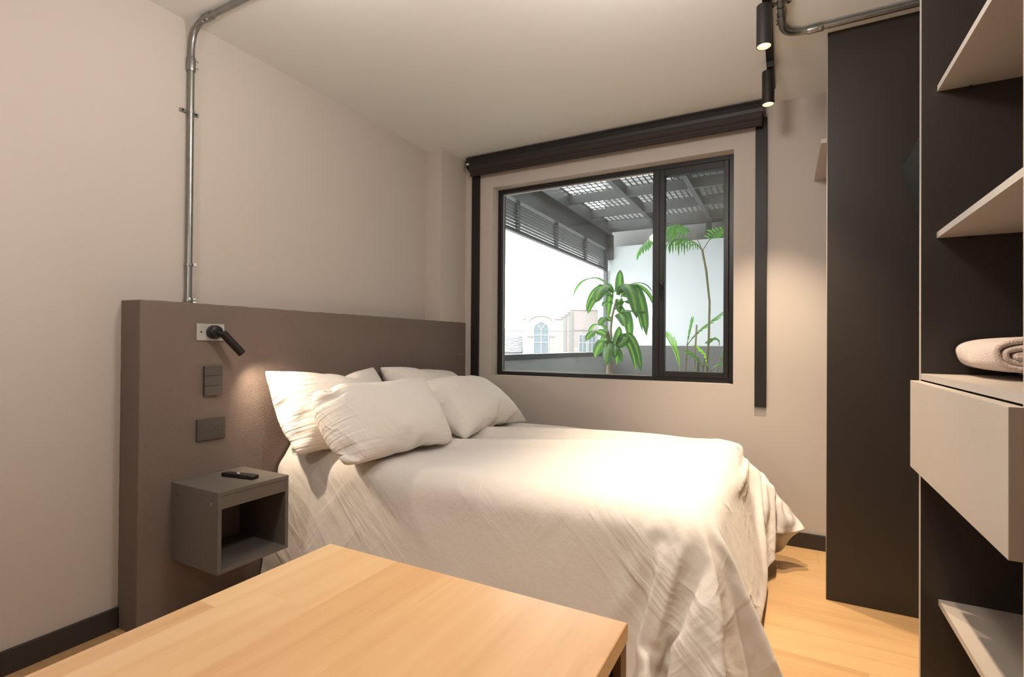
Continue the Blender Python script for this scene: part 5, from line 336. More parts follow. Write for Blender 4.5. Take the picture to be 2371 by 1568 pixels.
0,0,0,0,0,0,0,0,0,0,1,0,0,-1,1,0,0,0,-1,1,0,0,0,-1,1,0,-1,1,0,0,0,0,0,0,0,0,-1,0,-1,1,1,-1,-2,-2,5,-4,1,-4,1,1,3,-43,3,4,6,-6,-5,0,5,5,4,3,1,0,0,-9,-1,-11,-12,57,1,-1,1,-1,1,0,-1,1,0,-1,0,1,0,0,0,0,0,0,0,0,0,-1,0,0,-1,1,-1,0,0,0,1,-1,0,0,0,0,-1,0,0,-1,-1,0,0,0,-1,0,0,-1,1,-1,-1,1,-1,-5,11,-18,9,6,3,-10,3,7,-46,6,7,2,-10,1,7,5,4,1,-1,0,0,-1,-2,-3,-1,-1,-10,44,-1,-1,0,1,-1,0,1,-1,0,0,0,-1,0,0,0,0,-1,0,-1,0,-1,0,0,-1,0,0,0,-1,0,-1,-1,0,0,-1,-1,0,0,-1,0,-1,1,-1,0,-1,0,0,-1,0,-1,0,1,-3,-1,3,-7,7,-8,10,-4,-1,8,-32,7,1,-3,-1,6,7,1,-1,-2,-4,-4,-6,-8,-9,-8,-6,-2,0,5,63,2,1,0,-1,0,0,-2,0,0,-1,0,-1,-1,0,-1,-2,0,-1,0,-1,0,0,0,0,-1,-1,-1,0,-1,0,-1,-1,-1,-1,1,-1,-1,1,-1,0,-1,0,-1,0,-1,-1,0,0,-1,0,-1,0,0,-1,-2,2,-1,-3,5,-1,-11,6,5,4,0,0,0,-9,-7,-6,-8,-4,-4,-5,-2,1,0,-2,-1,-1,1,57,5,1,-1,0,-1,-2,-1,-1,-1,-1,-2,0,-1,-2,-1,1,-1,0,0,-1,0,-1,-2,-1,-1,-1,0,-1,-1,-1,0,0,0,-1,-1,-1,0,-1,-1,-1,0,-1,-1,-1,1,-1,-1,-1,0,-1,-1,-1,-1,0,0,0,0,3,-2,2,-2,-2,-6,4,-4,-5,-8,-3,-2,0,0,0,2,4,0,-1,0,0,-1,2,10,52,-5,0,-1,-3,-2,-1,-2,-3,-3,-3,-2,-3,-1,-1,0,-1,0,-2,-1,-1,-2,-1,-1,-1,0,-1,0,-1,0,-1,-1,-1,-1,0,-1,0,-1,-2,0,0,-1,0,0,0,-2,0,0,0,0,0,0,1,0,0,0,0,0,-2,2,0,0,3,8,-16,-3,-2,1,0,0,-2,0,-2,-2,-2,3,15,5,1,0,10,-17,48,-1,-4,-3,-2,-4,-4,-3,-4,-4,-2,-4,-2,-3,-3,-2,-1,-2,0,-1,0,0,0,0,0,0,0,-1,0,0,0,0,0,0,0,0,0,0,1,0,0,0,0,0,0,1,0,0,0,0,0,0,0,0,0,0,0,0,0,-1,2,3,0,-8,7,-1,-1,0,0,0,0,0,1,-1,0,-3,-13,5,10,0,-17,17,46,-7,0,-2,-2,1,-1,0,0,0,-1,0,-3,-2,-2,-4,-5,-3,-4,-4,-3,-3,-1,0,0,0,0,0,0,0,0,0,0,0,0,0,0,0,0,0,0,0,0,0,0,0,0,0,0,0,0,0,0,0,0,0,0,0,0,0,1,0,0,1,-3,1,3,-2,0,0,1,-1,0,0,0,1,-2,-9,-1,9,0,1,0,-9,-8,-3,0,1,2,2,2,2,1,0,1,0,0,0,1,1,1,3,1,2,0,0,0,0,0,0,0,0,0,0,0,0,0,0,0,0,0,0,0,0,0,0,0,0,0,0,0,0,0,0,0,0,0,0,0,0,0,0,0,0,1,1,-1,0,-2,2,0,0,0,0,0,1,-1,0,1,-1,-10,5,4,0,-1,5,-2,-4,-5,-4,-1,0,2,2,3,4,3,1,2,0,0,-2,-1,-2,0,0,0,0,0,0,0,0,0,0,0,0,0,0,0,0,0,0,0,0,0,0,0,0,0,0,0,0,0,0,0,0,0,0,0,0,0,0,0,1,-1,1,0,0,1,-1,1,-1,1,-1,0,1,-1,0,0,0,0,1,-1,-11,12,-2,-2,7,6,1,-3,-6,-6,-6,-3,-1,0,1,2,4,2,4,2,2,1,0,-2,-1,-1,-1,0,0,0,0,0,0,0,0,0,0,0,0,0,0,0,0,0,0,0,0,0,0,0,0,0,0,0,0,0,0,0,0,0,0,0,0,0,1,0,1,-1,0,0,1,-1,1,-1,0,0,0,1,-1,0,2,0,-4,6,-5,-2,0,7,9,6,1,-4,-5,-8,-7,-4,-3,-1,0,1,1,2,3,2,2,2,0,0,-1,-1,0,0,0,0,0,0,0,0,0,0,0,0,0,0,0,0,0,0,0,0,0,0,0,0,0,0,0,0,0,0,0,0,0,0,0,1,0,1,-1,1,0,-1,0,1,-1,1,-1,1,-1,0,1,-1,1,0,-1,4,-5,-4,-4,0,5,10,10,7,1,-2,-6,-8,-6,-6,-3,-1,-1,1,0,1,1,2,1,1,1,0,0,0,0,0,0,0,0,0,0,0,0,0,0,0,0,0,0,0,0,0,0,0,0,0,0,0,0,0,0,0,0,0,0,0,0,0,1,0,0,0,0,1,-1,0,0,0,1,-1,1,-1,0,1,-1,1,2,1,-5,-3,-4,-5,-3,3,8,11,11,7,3,-2,-6,-7,-7,-6,-2,-2,0,0,0,0,1,1,1,1,0,0,0,0,0,0,0,0,0,0,0,0,0,0,0,0,0,0,0,0,0,0,0,0,0,0,0,0,0,0,0,0,0,0,0,0,0,1,1,0,0,-1,1,-1,1,-1,0,0,0,1,-1,0,0,1,3,-6,1,-3,0,-4,-6,-6,-1,4,10,12,11,9,2,-1,-5,-7,-8,-5,-2,0,0,0,0,0,0,0,0,0,0,0,0,0,0,0,0,0,0,0,0,0,0,0,0,0,0,0,0,0,0,0,0,0,0,0,0,0,0,0,0,0,0,0,1,0,0,0,0,0,0,1,-1,1,-1,1,-1,0,1,-1,-1,2,1,-17,14,-1,1,-1,-2,-7,-8,-4,-2,5,11,12,13,9,3,-1,-5,-9,-8,-5,-1,0,0,0,0,0,0,0,0,0,0,0,0,0,0,0,0,0,0,0,0,0,0,0,0,0,0,0,0,0,0,0,0,0,0,0,0,0,0,0,0,1,0,0,0,0,0,1,-1,
0,0,0,1,-1,1,-1,0,1,-1,2,-2,-4,3,-2,2,2,0,-1,-5,-8,-8,-5,-1,5,11,13,13,9,4,0,-7,-9,-9,-4,0,0,0,0,0,0,0,0,0,0,0,0,0,0,0,0,0,0,0,0,0,0,0,0,0,0,0,0,0,0,0,0,0,0,0,0,0,0,0,0,0,1,0,0,0,0,1,-1,1,-1,0,0,0,1,-1,0,0,1,-2,1,-1,0,-1,2,2,1,0,-3,-6,-8,-8,-5,-1,5,10,14,14,10,5,-2,-7,-10,-9,-3,0,0,0,0,0,0,0,0,0,0,0,0,0,0,0,0,0,0,0,0,0,0,0,0,0,0,0,0,0,0,0,0,0,0,0,0,1,-1,0,1,1,-1,1,-1,0,0,0,1,-1,1,-1,0,1,-1,0,0,-2,5,-4,0,-2,-1,1,4,3,1,0,-5,-7,-9,-8,-5,-1,5,10,14,15,11,4,-2,-8,-10,-8,-2,0,0,0,0,0,0,0,0,0,0,0,0,0,0,0,0,0,0,0,0,0,0,0,0,0,0,0,0,0,0,0,0,0,0,0,0,1,-1,1,1,-1,0,0,1,-1,0,1,-1,1,-1,0,1,-1,0,1,3,-4,-1,-1,-3,0,-1,3,4,3,2,-1,-4,-8,-9,-8,-6,-1,5,10,15,16,11,4,-4,-8,-11,-6,-2,0,0,0,0,0,0,0,0,0,0,0,0,0,0,0,0,0,0,0,0,0,0,0,0,0,0,0,0,0,0,0,0,-1,1,0,1,0,-1,1,1,-1,0,1,-1,0,1,-1,1,-1,0,1,-2,1,3,-5,2,-1,0,-4,-1,-2,2,3,4,4,1,0,-5,-7,-9,-8,-7,-2,4,11,16,16,11,2,-4,-10,-9,-5,-1,0,0,0,0,0,0,0,0,0,0,0,0,0,0,0,0,0,0,0,0,0,0,0,0,0,0,0,0,0,0,0,0,1,0,0,2,-1,0,0,0,0,0,0,-1,1,0,0,0,0,-1,2,1,-4,2,2,-1,-1,-4,-2,-3,-1,2,3,5,3,2,-1,-4,-8,-8,-8,-7,-2,3,12,18,16,10,1,-6,-10,-9,-4,0,0,0,0,0,0,0,0,0,0,0,0,0,0,0,0,0,0,0,0,0,0,0,0,0,0,0,0,0,0,1,-1,1,1,2,0,-2,1,0,-1,1,0,1,-1,0,1,-1,0,0,2,-5,0,2,3,3,0,-1,-4,-4,-3,-3,-1,2,3,4,4,2,-1,-4,-7,-7,-10,-7,-3,3,14,18,17,8,-1,-7,-10,-8,-2,0,0,0,0,0,0,0,0,0,0,0,0,0,0,0,0,0,0,0,0,0,0,0,0,0,0,0,0,0,1,0,0,2,-1,1,0,0,1,-1,0,0,0,0,0,0,0,-1,2,-6,3,2,3,2,3,2,-1,-3,-4,-4,-5,-3,-1,2,3,3,5,1,-1,-4,-4,-7,-11,-8,-4,6,14,20,16,5,-3,-9,-10,-6,0,0,0,0,0,0,0,0,0,0,0,0,0,0,0,0,0,0,0,0,0,0,0,0,0,0,0,0,1,0,0,2,1,-1,0,0,0,0,0,0,0,0,0,1,-1,0,0,-2,0,0,2,4,4,3,3,1,-1,-4,-4,-7,-5,-3,-2,2,2,4,4,1,-1,-3,-2,-7,-11,-11,-3,6,17,21,14,3,-6,-10,-10,-2,0,0,0,0,0,0,0,0,0,0,0,0,0,0,0,0,0,0,0,0,0,0,0,0,0,0,0,1,0,2,0,0,0,0,0,0,0,0,1,-1,0,0,1,-1,-1,0,0,0,-1,2,3,4,5,3,3,0,-1,-3,-5,-7,-6,-4,-2,2,2,3,2,1,-2,-1,-1,-6,-13,-9,-3,9,19,20,12,-1,-9,-12,-6,0,0,0,0,0,0,0,0,0,0,0,0,0,0,0,0,0,0,0,0,0,0,0,0,1,0,-1,1,1,2,0,-1,0,0,1,-1,0,0,1,-1,0,0,0,-1,1,-1,-2,-2,-1,1,3,4,6,5,5,3,1,-1,-4,-6,-7,-6,-5,-2,1,3,2,2,0,-2,0,0,-8,-13,-10,-1,13,21,19,8,-5,-12,-11,-1,0,0,1,-1,0,0,0,0,0,0,0,0,0,0,0,0,0,0,0,0,0,0,0,0,1,0,1,1,1,-1,0,0,0,1,-1,0,0,1,-1,0,0,-1,2,-1,-4,-2,-3,-2,0,3,4,5,7,6,5,4,2,0,-4,-6,-9,-6,-5,-2,1,1,2,1,-1,0,0,-1,-8,-13,-9,2,17,22,17,1,-9,-15,-4,0,-1,3,-2,0,0,0,0,0,0,0,0,0,0,0,0,0,0,0,0,1,-1,1,-1,1,1,2,-1,1,-1,0,0,0,1,-1,0,0,1,0,-1,-1,2,0,-5,-3,-3,-3,-2,-2,1,3,4,7,8,7,7,5,3,-1,-3,-7,-9,-8,-4,0,-1,1,1,0,0,0,0,-2,-10,-14,-6,8,19,24,11,-5,-16,-9,0,-2,7,-5,0,0,0,0,0,0,0,0,0,0,0,0,0,0,0,0,1,-1,1,0,0,2,1,-1,1,-1,0,0,0,1,-1,0,0,0,1,-1,2,-1,-6,0,-2,-2,-4,-4,-2,-2,1,2,5,7,8,9,8,7,4,0,-3,-7,-11,-9,-3,0,0,0,0,0,0,0,0,-3,-13,-13,-1,13,24,20,3,-14,-15,-1,-5,12,-7,0,0,0,0,0,0,0,0,0,0,0,0,0,0,-1,1,0,0,1,1,2,0,0,-1,1,-1,0,0,0,1,0,-1,0,1,-1,1,1,-8,1,0,-2,-2,-2,-5,-4,-3,-1,0,2,5,7,9,10,9,8,6,1,-2,-8,-12,-10,-4,0,0,0,0,0,0,0,0,-6,-15,-10,3,21,26,13,-8,-20,-4,-7,17,-10,0,0,0,0,0,0,1,1,-1,-1,0,0,0,0,0,0,0,-1,3,2,0,0,0,-1,1,-1,0,0,0,0,1,0,-1,1,1,1,-8,1,1,1,-1,-3,-3,-3,-4,-5,-4,-2,-1,1,4,7,10,11,11,9,7,3,-2,-7,-11,-12,-6,0,
0,0,0,0,0,0,-1,-10,-15,-6,12,26,23,1,-20,-10,-10,23,-13,1,-1,0,0,0,0,1,1,0,-2,0,0,0,0,0,1,-2,1,4,0,0,0,0,-1,1,0,-1,0,0,0,1,-1,9,-6,2,-11,1,2,1,1,1,-1,-2,-4,-5,-4,-5,-5,-3,-2,0,3,7,9,12,12,12,9,3,-1,-6,-11,-13,-7,-1,0,0,0,0,0,0,-3,-14,-13,2,21,29,10,-15,-17,-13,29,-17,3,-2,0,0,-1,2,2,0,-1,-2,0,1,-1,0,-1,1,-7,11,0,0,0,0,0,-1,0,2,-1,0,0,-1,4,2,-2,3,-12,0,0,2,2,1,1,0,-1,-1,-4,-5,-5,-6,-5,-4,-3,-1,1,6,9,12,13,15,9,6,1,-6,-10,-14,-9,-2,0,0,0,0,0,0,-8,-16,-8,12,31,21,-8,-22,-18,35,-21,6,-4,0,0,-2,3,3,-1,-2,-1,0,0,-1,1,-1,-3,8,0,0,0,0,0,1,0,-2,1,0,0,1,6,-3,13,-8,-15,0,0,-1,1,1,3,1,2,0,0,-2,-2,-4,-6,-6,-6,-7,-3,-3,1,3,9,11,15,15,12,8,1,-3,-10,-14,-10,-4,0,0,0,0,0,-2,-13,-14,1,25,31,2,-24,-25,40,-25,11,-7,0,-2,0,4,4,-3,-3,0,0,0,-1,0,-2,7,0,0,0,0,1,0,-2,0,0,0,2,13,8,-1,-11,2,-17,-1,-1,0,-1,1,0,2,2,2,1,2,-1,-1,-1,-5,-5,-5,-7,-6,-6,-4,-2,2,7,11,15,17,14,9,4,-2,-9,-13,-13,-5,0,0,0,0,0,-7,-17,-7,15,34,14,-20,-33,44,-30,17,-10,0,-5,3,7,2,-5,-3,0,0,0,0,-2,7,-1,1,0,1,0,-2,1,0,1,1,20,8,-12,-6,-1,1,-16,-2,0,-1,-1,0,0,0,0,2,2,2,2,2,0,0,-1,-3,-4,-6,-7,-7,-7,-6,-3,0,4,9,16,17,17,11,6,-1,-7,-13,-14,-7,0,0,0,0,-1,-14,-14,5,31,23,-13,-40,48,-35,24,-14,0,-6,5,8,-1,-6,0,0,-1,0,-1,5,1,-1,0,0,-1,0,2,2,1,28,3,-20,-2,-1,2,1,-18,0,-2,-1,0,-1,-1,0,0,0,1,1,2,1,2,2,1,1,-1,-2,-3,-4,-5,-8,-9,-8,-5,-1,1,8,13,19,18,14,8,1,-6,-12,-16,-8,0,0,0,0,-7,-17,-5,24,31,-5,-45,50,-40,33,-19,-3,-5,12,6,-8,-3,0,0,-1,0,6,-1,1,0,-2,0,6,-1,2,35,-5,-19,-2,-2,1,2,3,-20,0,0,-1,-1,-2,-1,-2,0,-1,0,0,0,2,1,2,2,1,2,1,0,-1,-2,-2,-3,-6,-10,-11,-7,-4,0,4,11,18,20,17,10,3,-4,-12,-17,-9,0,0,0,-2,-14,-13,14,35,4,-48,50,-45,42,-23,-7,0,15,0,-9,0,1,-1,-1,5,0,0,-1,1,4,1,1,36,-9,-15,-5,1,0,1,4,6,-26,2,1,1,-1,-1,-2,-1,-2,-2,-2,-1,0,-1,1,1,1,2,1,2,2,1,0,0,-2,-2,0,-3,-8,-12,-10,-7,-3,2,9,15,21,19,13,5,-3,-11,-18,-9,0,0,0,-8,-17,3,33,14,-48,49,-49,49,-26,-12,9,17,-14,0,1,-1,-1,3,1,-1,1,0,7,-2,37,-10,-19,2,0,-1,1,9,9,-2,-32,2,3,1,2,0,0,-1,-2,-2,-2,-2,-3,-2,-1,-1,-1,1,1,1,1,2,1,1,1,1,-2,-1,0,0,-5,-9,-13,-9,-6,0,5,13,20,21,16,6,-1,-12,-18,-8,0,0,-3,-16,-5,27,22,-47,46,-48,53,-32,-10,17,11,-18,6,-3,0,2,0,1,1,12,-4,31,-10,-19,14,-10,0,0,15,8,-11,4,-31,-1,1,2,2,3,3,1,0,0,-1,-3,-2,-2,-4,-2,-2,-3,0,0,0,1,1,1,1,1,1,0,0,-1,0,0,0,-7,-11,-14,-8,-3,2,11,18,22,18,9,-1,-13,-17,-6,0,0,-12,-11,18,28,-45,39,-44,50,-32,3,15,5,-12,-1,0,-1,1,6,12,-1,22,-8,-18,8,-4,0,0,21,4,-14,0,-7,-20,-2,-2,0,1,2,2,4,4,2,2,2,0,-1,-2,-3,-3,-3,-4,-2,-1,-1,0,0,0,0,2,1,0,0,0,0,0,0,0,-1,-8,-13,-12,-8,0,7,16,22,21,11,-1,-15,-16,-3,0,-5,-12,7,33,-31,15,-19,21,-21,-18,46,-15,2,0,-2,15,6,5,10,-3,-18,12,11,-19,1,24,-2,-15,3,0,4,-33,-2,-3,-3,-2,0,0,1,3,4,4,4,4,3,3,1,0,-2,-3,-4,-4,-4,-2,0,0,0,-1,0,0,1,0,0,0,0,0,0,0,0,-3,-9,-14,-11,-5,4,12,22,22,13,-1,-16,-12,-3,-1,-9,-4,23,-3,-16,24,-17,-7,11,0,10,11,-25,1,31,0,-7,-9,22,9,-29,8,27,-8,-12,2,-5,-2,-8,-15,1,-1,-2,-3,-4,-3,-2,-2,0,2,3,4,5,5,5,4,5,2,1,-2,-3,-5,-5,-4,-2,0,0,0,0,0,0,0,0,0,0,0,0,0,0,0,-4,-10,-14,-10,-2,8,20,21,14,-3,-14,-10,6,-1,-13,9,17,-42,35,11,-50,34,-20,-9,51,-2,-19,1,-15,31,26,-30,17,20,-14,-10,1,-4,-1,1,
1,-26,1,2,1,0,-2,-3,-4,-4,-4,-4,-3,-1,0,2,3,6,5,7,6,6,4,3,-1,-3,-6,-6,-4,-2,0,0,0,0,0,0,0,0,0,0,0,0,0,0,0,-4,-10,-12,-10,3,13,18,9,2,-12,1,9,0,8,-14,-35,3,-20,36,-59,16,-15,20,8,38,69,-30,-53,65,4,-22,2,-2,-6,3,0,-4,-2,-17,1,2,2,3,2,1,0,-2,-4,-4,-5,-6,-5,-4,-3,-3,0,2,4,5,8,6,8,6,6,1,-3,-5,-6,-4,-2,-1,0,0,0,0,0,0,0,0,0,0,1,0,-1,0,-1,-6,-8,-4,7,5,4,0,-3,-1,5,16,-22,-172,67,3,120,-23,-24,5,-6,-42,56,1,58,-59,34,-5,-17,35,3,-7,-3,-1,-1,-15,-3,-2,1,2,4,4,4,3,3,1,-1,-2,-4,-5,-6,-5,-6,-4,-5,-3,-2,1,2,5,6,8,8,6,3,0,-2,-4,-3,-1,-1,0,0,0,0,1,0,-1,-1,-1,0,-1,-2,-4,-2,-2,-6,-5,0,-3,-8,-10,-15,67,-4,27,-120,66,4,8,0,12,9,4,-59,81,-50,36,-43,8,26,-23,2,8,2,-1,-2,0,-3,-4,-4,-5,-1,1,3,5,6,4,5,5,3,1,1,-2,-2,-5,-4,-4,-3,-3,-4,-3,-4,-2,0,2,4,4,3,4,1,-1,0,-2,0,-1,-2,-2,-1,-1,-3,-2,-2,-2,-4,-2,-3,-4,-3,-1,-2,-2,-3,-2,-26,2,83,80,-113,-80,81,62,-23,6,0,-9,-42,-28,33,-7,4,0,-14,8,1,12,10,0,1,5,3,-1,-4,-6,-9,-6,-4,-2,1,3,3,2,4,5,4,5,3,2,2,0,-3,-2,-3,-2,-1,-2,-3,-3,-3,-1,-1,-2,1,0,0,0,-2,-2,-1,-2,-3,-1,-2,-1,-2,-2,-2,-1,-2,-2,-2,-2,-7,-17,-9,3,-20,-77,79,110,34,-111,45,12,2,63,-19,-11,-15,-46,-8,27,24,-7,-13,-19,5,-3,20,1,-1,8,7,8,4,1,-5,-9,-12,-11,-8,-3,1,1,0,-2,0,-1,0,2,1,2,2,1,2,0,0,-2,0,-2,-1,-3,-2,-1,-3,-2,-3,-1,-2,-1,-1,-1,-1,-2,0,-1,-1,-2,0,-3,-1,-2,-1,-2,-8,0,-7,4,29,-27,-107,4,166,-22,-14,39,-1,-64,46,-4,-1,6,3,-31,13,38,20,5,-1,-8,-24,1,12,-61,9,10,14,15,16,8,2,-5,-13,-16,-16,-5,-2,1,-1,1,-1,-1,-1,-1,-2,0,0,0,2,4,4,4,4,3,1,1,0,-1,-1,-4,-4,-5,-5,-5,-5,-4,-3,0,0,-1,-1,1,-2,0,-3,-1,6,-5,15,-10,7,15,-34,50,-34,29,-98,97,0,11,-22,-15,20,-18,13,-15,-6,3,15,28,6,-9,-1,17,22,-72,-3,-1,0,3,7,15,17,16,12,4,-3,-17,-17,-13,-8,-7,0,-1,-1,-1,1,-2,-1,-1,-1,-1,-2,1,-1,0,2,1,3,4,5,8,9,10,9,8,7,3,0,-9,-15,-10,-7,-4,0,0,-3,-2,-2,10,-5,-1,11,1,4,-105,92,19,-10,-23,26,-47,-17,50,-15,40,-26,-6,-14,13,-9,7,11,28,21,10,-25,-59,2,-3,-3,-1,1,-1,0,4,12,16,18,19,11,2,-4,-9,-16,-14,-11,-8,-7,-5,-4,-1,-2,0,-1,-1,1,1,2,2,2,2,0,-1,-3,-3,-2,0,4,9,12,19,26,21,13,6,3,0,3,1,-1,-1,0,5,-7,-4,-11,-4,-67,66,-50,-2,9,10,-9,-10,2,-42,14,25,-28,-9,33,-25,0,-2,0,2,24,-32,-1,2,1,0,-4,-1,2,5,-1,-3,-2,0,7,11,13,15,17,12,6,2,-2,-5,-9,-13,-13,-12,-8,-8,-6,-4,-3,-1,0,1,3,4,7,7,7,4,1,-3,-5,-8,-10,-6,-1,5,7,12,16,11,15,14,15,11,-17,20,-15,18,5,-5,24,-71,14,9,-15,-4,-8,-12,-39,22,25,-44,1,4,-7,0,-4,1,12,-23,0,0,1,0,2,0,0,-2,2,7,6,3,-2,-3,-5,-3,-4,1,5,8,11,14,15,15,11,6,1,-1,-3,-5,-6,-8,-9,-9,-10,-9,-8,-8,-6,-4,0,2,5,7,9,6,4,-1,-6,-8,-2,0,-4,-5,-3,-7,20,28,16,8,-3,31,7,-19,-20,-26,1,-3,13,9,8,-51,1,25,-34,10,-6,-3,21,-22,11,-22,-1,0,1,0,0,1,0,1,0,-1,0,4,7,5,5,3,2,-1,-2,-4,-5,-6,-4,-2,3,5,7,8,7,7,6,7,7,5,6,4,3,2,0,1,-2,-3,-6,-6,-9,-8,-8,-6,-3,-1,-11,-8,-2,0,-2,3,-5,-11,24,-18,60,-17,-13,11,18,-13,0,-4,-9,0,0,8,-21,-5,-2,3,10,-9,-7,29,-23,-15,0,0,0,1,0,0,1,-1,1,0,0,0,-1,1,3,3,4,5,5,4,3,3,1,-1,-3,-3,-4,-4,-3,-3,-3,-2,-2,-1,0,0,0,1,0,-1,-1,1,1,2,4,4,6,5,6,4,6,2,-3,-4,-6,-13,-4,-3,16,14,-48,45,-3,-85,7,53,6,6,10,-2,-2,-6,5,-6,-6,-2,5,9,-17,-4,2,-7,-1,1,0,0,1,0,-1,1,0,0,0,-1,0,0,0,-1,1,1,1,3,4,4,4,4,3,3,2,1,0,0,0,-1,-2,
-2,-3,-4,-4,-5,-2,-3,-1,0,1,1,1,0,0,-1,-1,-1,0,0,0,0,1,4,2,-1,2,21,7,-25,17,11,-45,-8,49,12,-21,25,0,-9,-13,-9,-1,-17,4,12,12,-25,0,-8,1,0,0,0,0,1,0,0,-1,0,0,0,-1,0,-1,1,-1,0,1,0,0,1,1,2,2,1,2,3,1,2,2,2,3,4,3,4,4,5,2,2,1,-1,-1,-3,-2,-2,-4,-2,-4,-5,-6,-5,-5,-3,-2,0,-2,4,-4,0,22,-6,33,13,-3,-5,-32,-8,63,-26,-8,24,-1,9,-15,-15,-24,-16,18,19,-29,-13,1,0,0,1,0,0,0,-1,1,-1,-1,0,0,0,0,-1,0,1,-1,1,0,0,0,0,0,1,1,-1,1,0,0,1,0,-1,1,0,0,0,0,1,-1,0,-1,0,-1,0,2,2,4,7,8,10,11,10,12,10,15,11,0,-3,-8,-12,-26,-12,5,-28,-3,-1,-10,32,22,-3,3,16,4,-1,-10,-6,-52,24,3,-36,0,0,0,0,0,0,0,1,-1,0,0,-1,0,-1,0,0,1,-1,1,-1,1,-1,1,0,1,0,0,1,0,0,1,-1,1,0,-1,1,0,-1,1,-1,1,-1,0,-1,0,0,-1,-1,0,0,1,0,2,3,3,3,-1,-8,-2,-2,-2,1,9,5,9,26,-13,-7,-24,38,-10,3,13,-32,59,4,-1,-12,-1,-45,14,-31,0,0,1,-1,1,-1,1,-1,0,-1,0,0,0,0,-1,1,-1,0,0,1,-1,1,-1,1,0,0,0,1,0,1,0,1,-1,1,0,0,-1,1,0,0,0,0,0,1,0,0,1,2,1,1,1,2,0,0,-1,-1,0,5,-4,-9,1,-4,1,24,-25,17,20,-6,-11,-13,53,-21,11,10,-58,65,-1,4,16,23,-4]]
